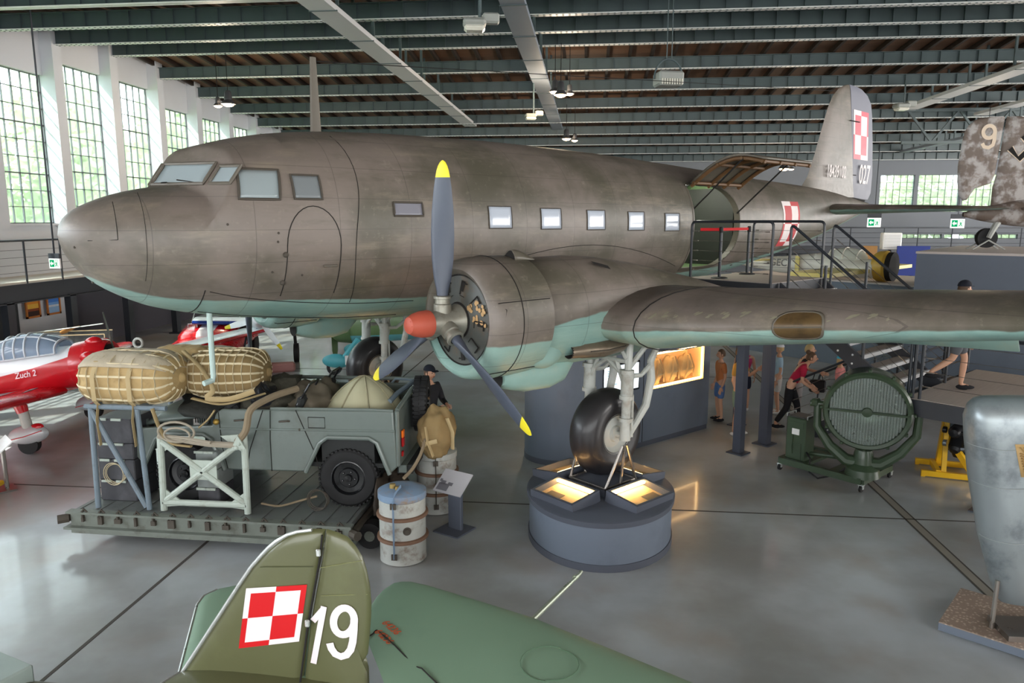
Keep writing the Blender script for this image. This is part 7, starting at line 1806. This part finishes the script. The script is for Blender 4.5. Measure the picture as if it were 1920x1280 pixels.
for x in (-.78, -.05): mb.tube([(x, -.15, 0), (-.42, -.12, .22)], .018, 6); mb.tube([(x, .15, 0), (-.42, .12, .22)], .018, 6)
mb.build('tail_wheel_fork', M_gear, tw)
lp = thing('low_plinth', 'low blue-grey plinth with a pale deck behind the visitor stairs', 'plinth', (7.55, 21.6, 0), radians(-48)); mb = MB(); mb.box((-1.4, 1.6, 1.2), (5.8, 3.2, 2.4)); mb.build('plinth_body', M_ped, lp, sm=False); mb = MB(); mb.box((-1.4, 1.6, 2.425), (5.84, 3.24, .05)); mb.build('plinth_top', M_plw, lp, sm=False)
ya = thing('small_aircraft', 'small cream aircraft with yellow cowl and black engine opening on the low plinth', 'aircraft', (7.8, 21.9, 2.45), radians(-40))
M_cr = mat('cream_paint', (224, 218, 206), .4, var=.05); M_yw = mat('pale_yellow_paint', (222, 204, 120), .4); M_yo = mat('yellow_cowl', (198, 158, 62), .4)
mb = MB(); body(mb, [(-4, .08, .3, .5), (-2.5, .3, .1, .6), (-1.2, .42, .06, .75), (-.2, .42, .06, .6), (.3, .4, .08, .62)]); mb.build('fuselage', M_cr, ya)
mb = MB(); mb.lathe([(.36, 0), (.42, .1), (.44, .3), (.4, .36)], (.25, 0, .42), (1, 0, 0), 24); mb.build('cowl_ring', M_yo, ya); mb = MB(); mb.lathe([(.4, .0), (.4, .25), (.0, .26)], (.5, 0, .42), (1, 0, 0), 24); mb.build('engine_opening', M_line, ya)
mb = MB(); mb.ball((-.55, 0, .62), .42, 18, 12, (1.4, .75, .7)); cg = mb.build('canopy_glass', glass('canopy_milky', (226, 226, 214), .1, .55), ya); mb = MB()
for x in (-.95, -.55, -.15): mb.tube([(x, -.33 * cos(pi * i / 12), .62 + .3 * sin(pi * i / 12) * (1 if x == -.55 else .8)) for i in range(13)], .02, 6)
mb.build('canopy_frame', M_cr, cg)
mb = MB(); mb.box((-1.8, -.44, .4), (.12, .05, .5)); mb.box((-2.9, 0, .5), (.3, 2.2, .04)); mb.build('tail_stripe', M_yw, ya); mb = MB(); mb.box((-.3, 0, .3), (1.1, 6.0, .1)); mb.build('wing', M_yw, ya)
text('registration', '-GEC', .3, mat('registration_grey', (120, 116, 112), .6), ya, basis((-2.5, -.31, .42), (1, -.08, 0), (0, .2, 1)), .001)
# far balcony
bk = thing('balcony_back', '', '', (20, 46, 0)); del bk['label'], bk['category']; struct(bk)
bb('balcony_floor', [((9, 47.3, 2.5), (50, 2.4, .1))], M_walld, bk); bb('balcony_beam', [((9, 46.1, 2.38), (50, .12, .42))], M_dark, bk)
mb = MB(); mb.tube([(-15, 46.1, 3.7), (33, 46.1, 3.7)], .035, 6); x = -15
while x < 33: mb.tube([(x, 46.1, 2.5), (x, 46.1, 3.7)], .03, 5); x += 1.9
for z in (2.8, 3.1, 3.4): mb.tube([(-15, 46.1, z), (33, 46.1, z)], .01, 4)
o = struct(mb.build('balcony_railing', M_dark, bk)); mb_at(o, bk.location)
for x in (6, 12, 15, 18, 24, 30): bb('balcony_column', [((x, 46.2, 1.1), (.25, .25, 2.2))], M_dark, bk)
au = thing('ventilation_unit', 'white louvred box on the far wall above the low plinth', 'ventilation unit', (15.44, 40, 2.62)); mb = MB(); mb.cbox((0, .2, .45), (.95, .4, .86), .04); mb.build('unit_case', M_white, au)
mb = MB(); 
for i in range(9): mb.box((0, -.01, .14 + .077 * i), (.78, .03, .03))
mb.build('louvre', mat('louvre_grey', (170, 170, 172), .5), au, sm=False); mb = MB(); mb.box((0, .25, -1.3), (.12, .12, 2.62)); mb.build('unit_mast', M_dark, au, sm=False)
for i, (x, c, l) in enumerate(((16.3, (30, 48, 120), 'dark blue banner standing far back above the low plinth'), (14.2, (150, 110, 60), 'brown poster standing far back beside the blue banner'))):
    t = thing('wall_banner', l, 'banner', (x, 39.5, 1.35)); mb = MB(); mb.cbox((0, 0, .75), (1.6 if i == 0 else .7, .05, 1.5), .01); mb.build('banner_face', mat('banner_%d' % i, c, .7), t); mb = MB(); mb.box((0, .05, -.675), (.1, .1, 1.35)); mb.build('banner_post', M_dark, t, sm=False)
# ================================================================ hanging lamps, floodlights, heater
M_bulb = emit('lamp_glow', (255, 214, 160), 14); M_shade = mat('lamp_housing', (60, 60, 62), .5)
def pendant(x, y, z, label, k=1.0, up=0):
    t = thing('pendant_lamp', label, 'lamp', (x, y, z), 0, 'hall pendant lamps'); zt = roofz(y) - z
    mb = MB(); mb.tube([(0, 0, .3 * k), (0, 0, zt)], .012, 5); mb.build('lamp_cable', M_line, t)
    mb = MB(); mb.lathe([(.0, .36), (.07, .35), (.1, .3), (.11, .1), (.18, .02), (.2, -.02), (.17, -.02), (.1, .05)], n=20); o = mb.build('lamp_housing', M_shade, t); o.data.transform(Matrix.Scale(k, 4))
    mb = MB(); mb.ball((0, 0, -.02), .155, 16, 10, (1, 1, .45)); o = mb.build('lamp_glass', M_bulb, t); o.data.transform(Matrix.Scale(k, 4))
    l = bpy.data.lights.new('lamp_light', 'POINT'); l.energy = 60; l.color = (1, .8, .58); l.shadow_soft_size = .15; lo = bpy.data.objects.new('lamp_light', l); COL.objects.link(lo); lo.parent = t; lo.location = (0, 0, -.25 * k)
for a in ((-12.28, 25, 8.05, 'lit pendant lamp hanging near the tall left windows', 1.2), (-12.75, 25.2, 8.02, 'smaller lit pendant lamp beside the one near the left windows', .8),
          (-1.18, 25, 8.26, 'brightest of the three clustered pendant lamps beside the grey girder', 1.0), (-.98, 24.6, 8.1, 'lower of the three clustered pendant lamps', 1.1), (-.72, 25.4, 8.25, 'right of the three clustered pendant lamps', .8),
          (-1.05, 33, 7.62, 'lit pendant lamp above the fuselage far back', 1.1), (-.7, 33.4, 7.58, 'smaller lit pendant lamp above the fuselage far back', .8), (9.85, 40, 6.75, 'lit pendant lamp seen under the raised cargo door', 1.4), (10.3, 40.4, 6.75, 'smaller lit pendant lamp seen under the raised cargo door', .9), (16.6, 34, 6.45, 'lit pendant lamp beside the mottled tail', 1.0)):
    pendant(*a)
M_fl = mat('flood_housing', (150, 152, 146), .5, var=.1); M_flg = mat('flood_glass', (222, 218, 204), .25)
for x, y, z, k, l in ((-2.13, 14, 7.62, 1.0, 'large grey floodlight under the roof near the pale girders'), (-2.05, 26, 7.6, .95, 'small pale floodlight under the roof beside the grey girder'), (11.5, 30, 8.3, 1.2, 'pale floodlight under the roof right of the tail fin')):
    t = thing('floodlight', l, 'floodlight', (x, y, z), radians(10), 'roof floodlights')
    mb = MB(); mb.cbox((0, 0, .04), (.42 * k, .36 * k, .14 * k), .05); mb.cbox((.3 * k, 0, .12), (.3 * k, .2 * k, .18 * k), .03); mb.build('lamp_housing', M_fl, t)
    mb = MB(); mb.cbox((0, -.02, -.06 * k), (.38 * k, .32 * k, .1 * k), .06); mb.build('lamp_glass', M_flg, t)
    mb = MB(); mb.tube([(.1, 0, .1), (.1, 0, roofz(y) - z)], .03, 6); mb.build('mounting_arm', M_steel, t)
t = thing('unit_heater', 'pale louvred heater hanging from the roof in a round bracket', 'heater', (1.65, 17, 7.05), radians(15), None)
mb = MB(); mb.cbox((0, 0, .1), (.56, .45, .3), .04); h_ = mb.build('heater_case', M_fl, t); mb = MB()
for i in range(9): mb.box((-.22 + .055 * i, -.24, .02), (.022, .03, .12))
mb.build('heater_louvre', M_flg, h_, sm=False)
mb = MB(); mb.tube([(-.32, 0, .1)] + [(-.32 * cos(a), 0, .12 + .4 * sin(a)) for a in [pi * i / 16 for i in range(17)]] + [(.32, 0, .1)], .02, 6); mb.tube([(-.05, 0, .5), (-.05, 0, 1.95)], .012, 5); mb.tube([(.06, 0, .5), (.06, 0, 1.95)], .012, 5); mb.build('heater_bracket', M_steel, t)

# ================================================================ outside: trees and a yellow building beyond the windows
lm_, tt, oo = nt('leaf'); k = NT(tt); oi = k.n('ShaderNodeNewGeometry').outputs['Random Per Island']
c_ = k.mix(oi, s2l((176, 194, 152)), s2l((216, 224, 190)))
df = k.n('ShaderNodeBsdfDiffuse'); k.l(c_, df.inputs[0]); tl = k.n('ShaderNodeBsdfTranslucent'); k.l(c_, tl.inputs[0]); mx = k.n('ShaderNodeMixShader'); mx.inputs[0].default_value = .45
k.l(df.outputs[0], mx.inputs[1]); k.l(tl.outputs[0], mx.inputs[2]); k.l(mx.outputs[0], oo.inputs[0])
def tree_proto():
    t = thing('leafy_tree', 'leafy tree', 'tree', (0, 0, -60)); rr = random.Random(4); mb = MB()
    for i in range(2600):
        while True:
            p = V((rr.uniform(-1, 1), rr.uniform(-1, 1), rr.uniform(-1, 1)))
            if p.length < 1 and p.length > .55 + .4 * noise.noise(p * 2.5): break
        p = V((p.x * 2.6, p.y * 2.6, 5.2 + p.z * 3.6)); u = V((rr.gauss(0, 1), rr.gauss(0, 1), rr.gauss(0, .6))).normalized(); v = u.orthogonal().normalized(); s = rr.uniform(.16, .34)
        mb.add([p + u * s, p + v * s * .6, p - u * s, p - v * s * .6], [(0, 1, 2, 3)])
    mb.build('tree_foliage', lm_, t, sm=False, fixn=False); mb = MB(); mb.tube([(0, 0, 0), (.05, 0, 2.5), (0, .1, 5)], [.22, .16, .08], 8); mb.build('tree_trunk', mat('bark', (92, 76, 60), .9), t); return t
TP = tree_proto()
M_yb = mat('yellow_render', (232, 206, 130), .8)
spots = [(-27, 28.5), (-25.5, 33.5), (-28, 39), (-25, 44), (-29, 49), (-26, 54), (-30, 60), (-27, 67)]
names = ['first', 'second', 'third', 'fourth', 'fifth', 'sixth', 'seventh', 'eighth']
for i, (x, y) in enumerate(spots):
    lab = 'leafy green tree outside the tall left windows'
    if i == 0: TP.location = (x, y, -.2); TP['label'] = lab; TP['group'] = 'trees beyond the left windows'
    else: dup(TP, (x, y, -.2), i * 1.3, lab, 'trees beyond the left windows', (1, 1, 1.15 + .12 * (i % 4)))
for i, (x, y) in enumerate([(17, 54), (22.3, 54.5), (28, 55)]):
    dup(TP, (x, y, -.2), i * 2.1, 'leafy green tree outside the far back window', 'trees beyond the back window', (1, 1, .9 + .06 * (i % 3)))
bd = thing('yellow_building', 'pale yellow building seen through the tall left windows', 'building', (-34, 40.5, -.2)); mb = MB(); mb.box((0, 0, 2.6), (4, 3.6, 5.2)); mb.box((0, 6.5, 1.6), (3, 8, 3.2)); mb.build('building_walls', M_yb, bd, sm=False); mb = MB(); mb.box((0, 0, 5.3), (4.4, 4.0, .2)); mb.build('building_roof', M_fl, bd, sm=False)
# ================================================================ added area lights before the solid rear and right walls, replacing unseen windows
def area(name, loc, rot, sx, sy, e, col=(1, 1, 1)):
    l = bpy.data.lights.new(name, 'AREA'); l.shape = 'RECTANGLE'; l.size = sx; l.size_y = sy; l.energy = e; l.color = col
    o = bpy.data.objects.new(name, l); COL.objects.link(o); o.location = loc; o.rotation_euler = rot; return o
area('rear_fill_light', (4, -7.4, 5.2), (radians(88), 0, 0), 34, 6, REAR_E, (.97, .99, 1))
area('right_fill_light', (31, 20, 5.5), (0, radians(90), 0), 6, 44, RIGHT_E, (1, .97, .93))
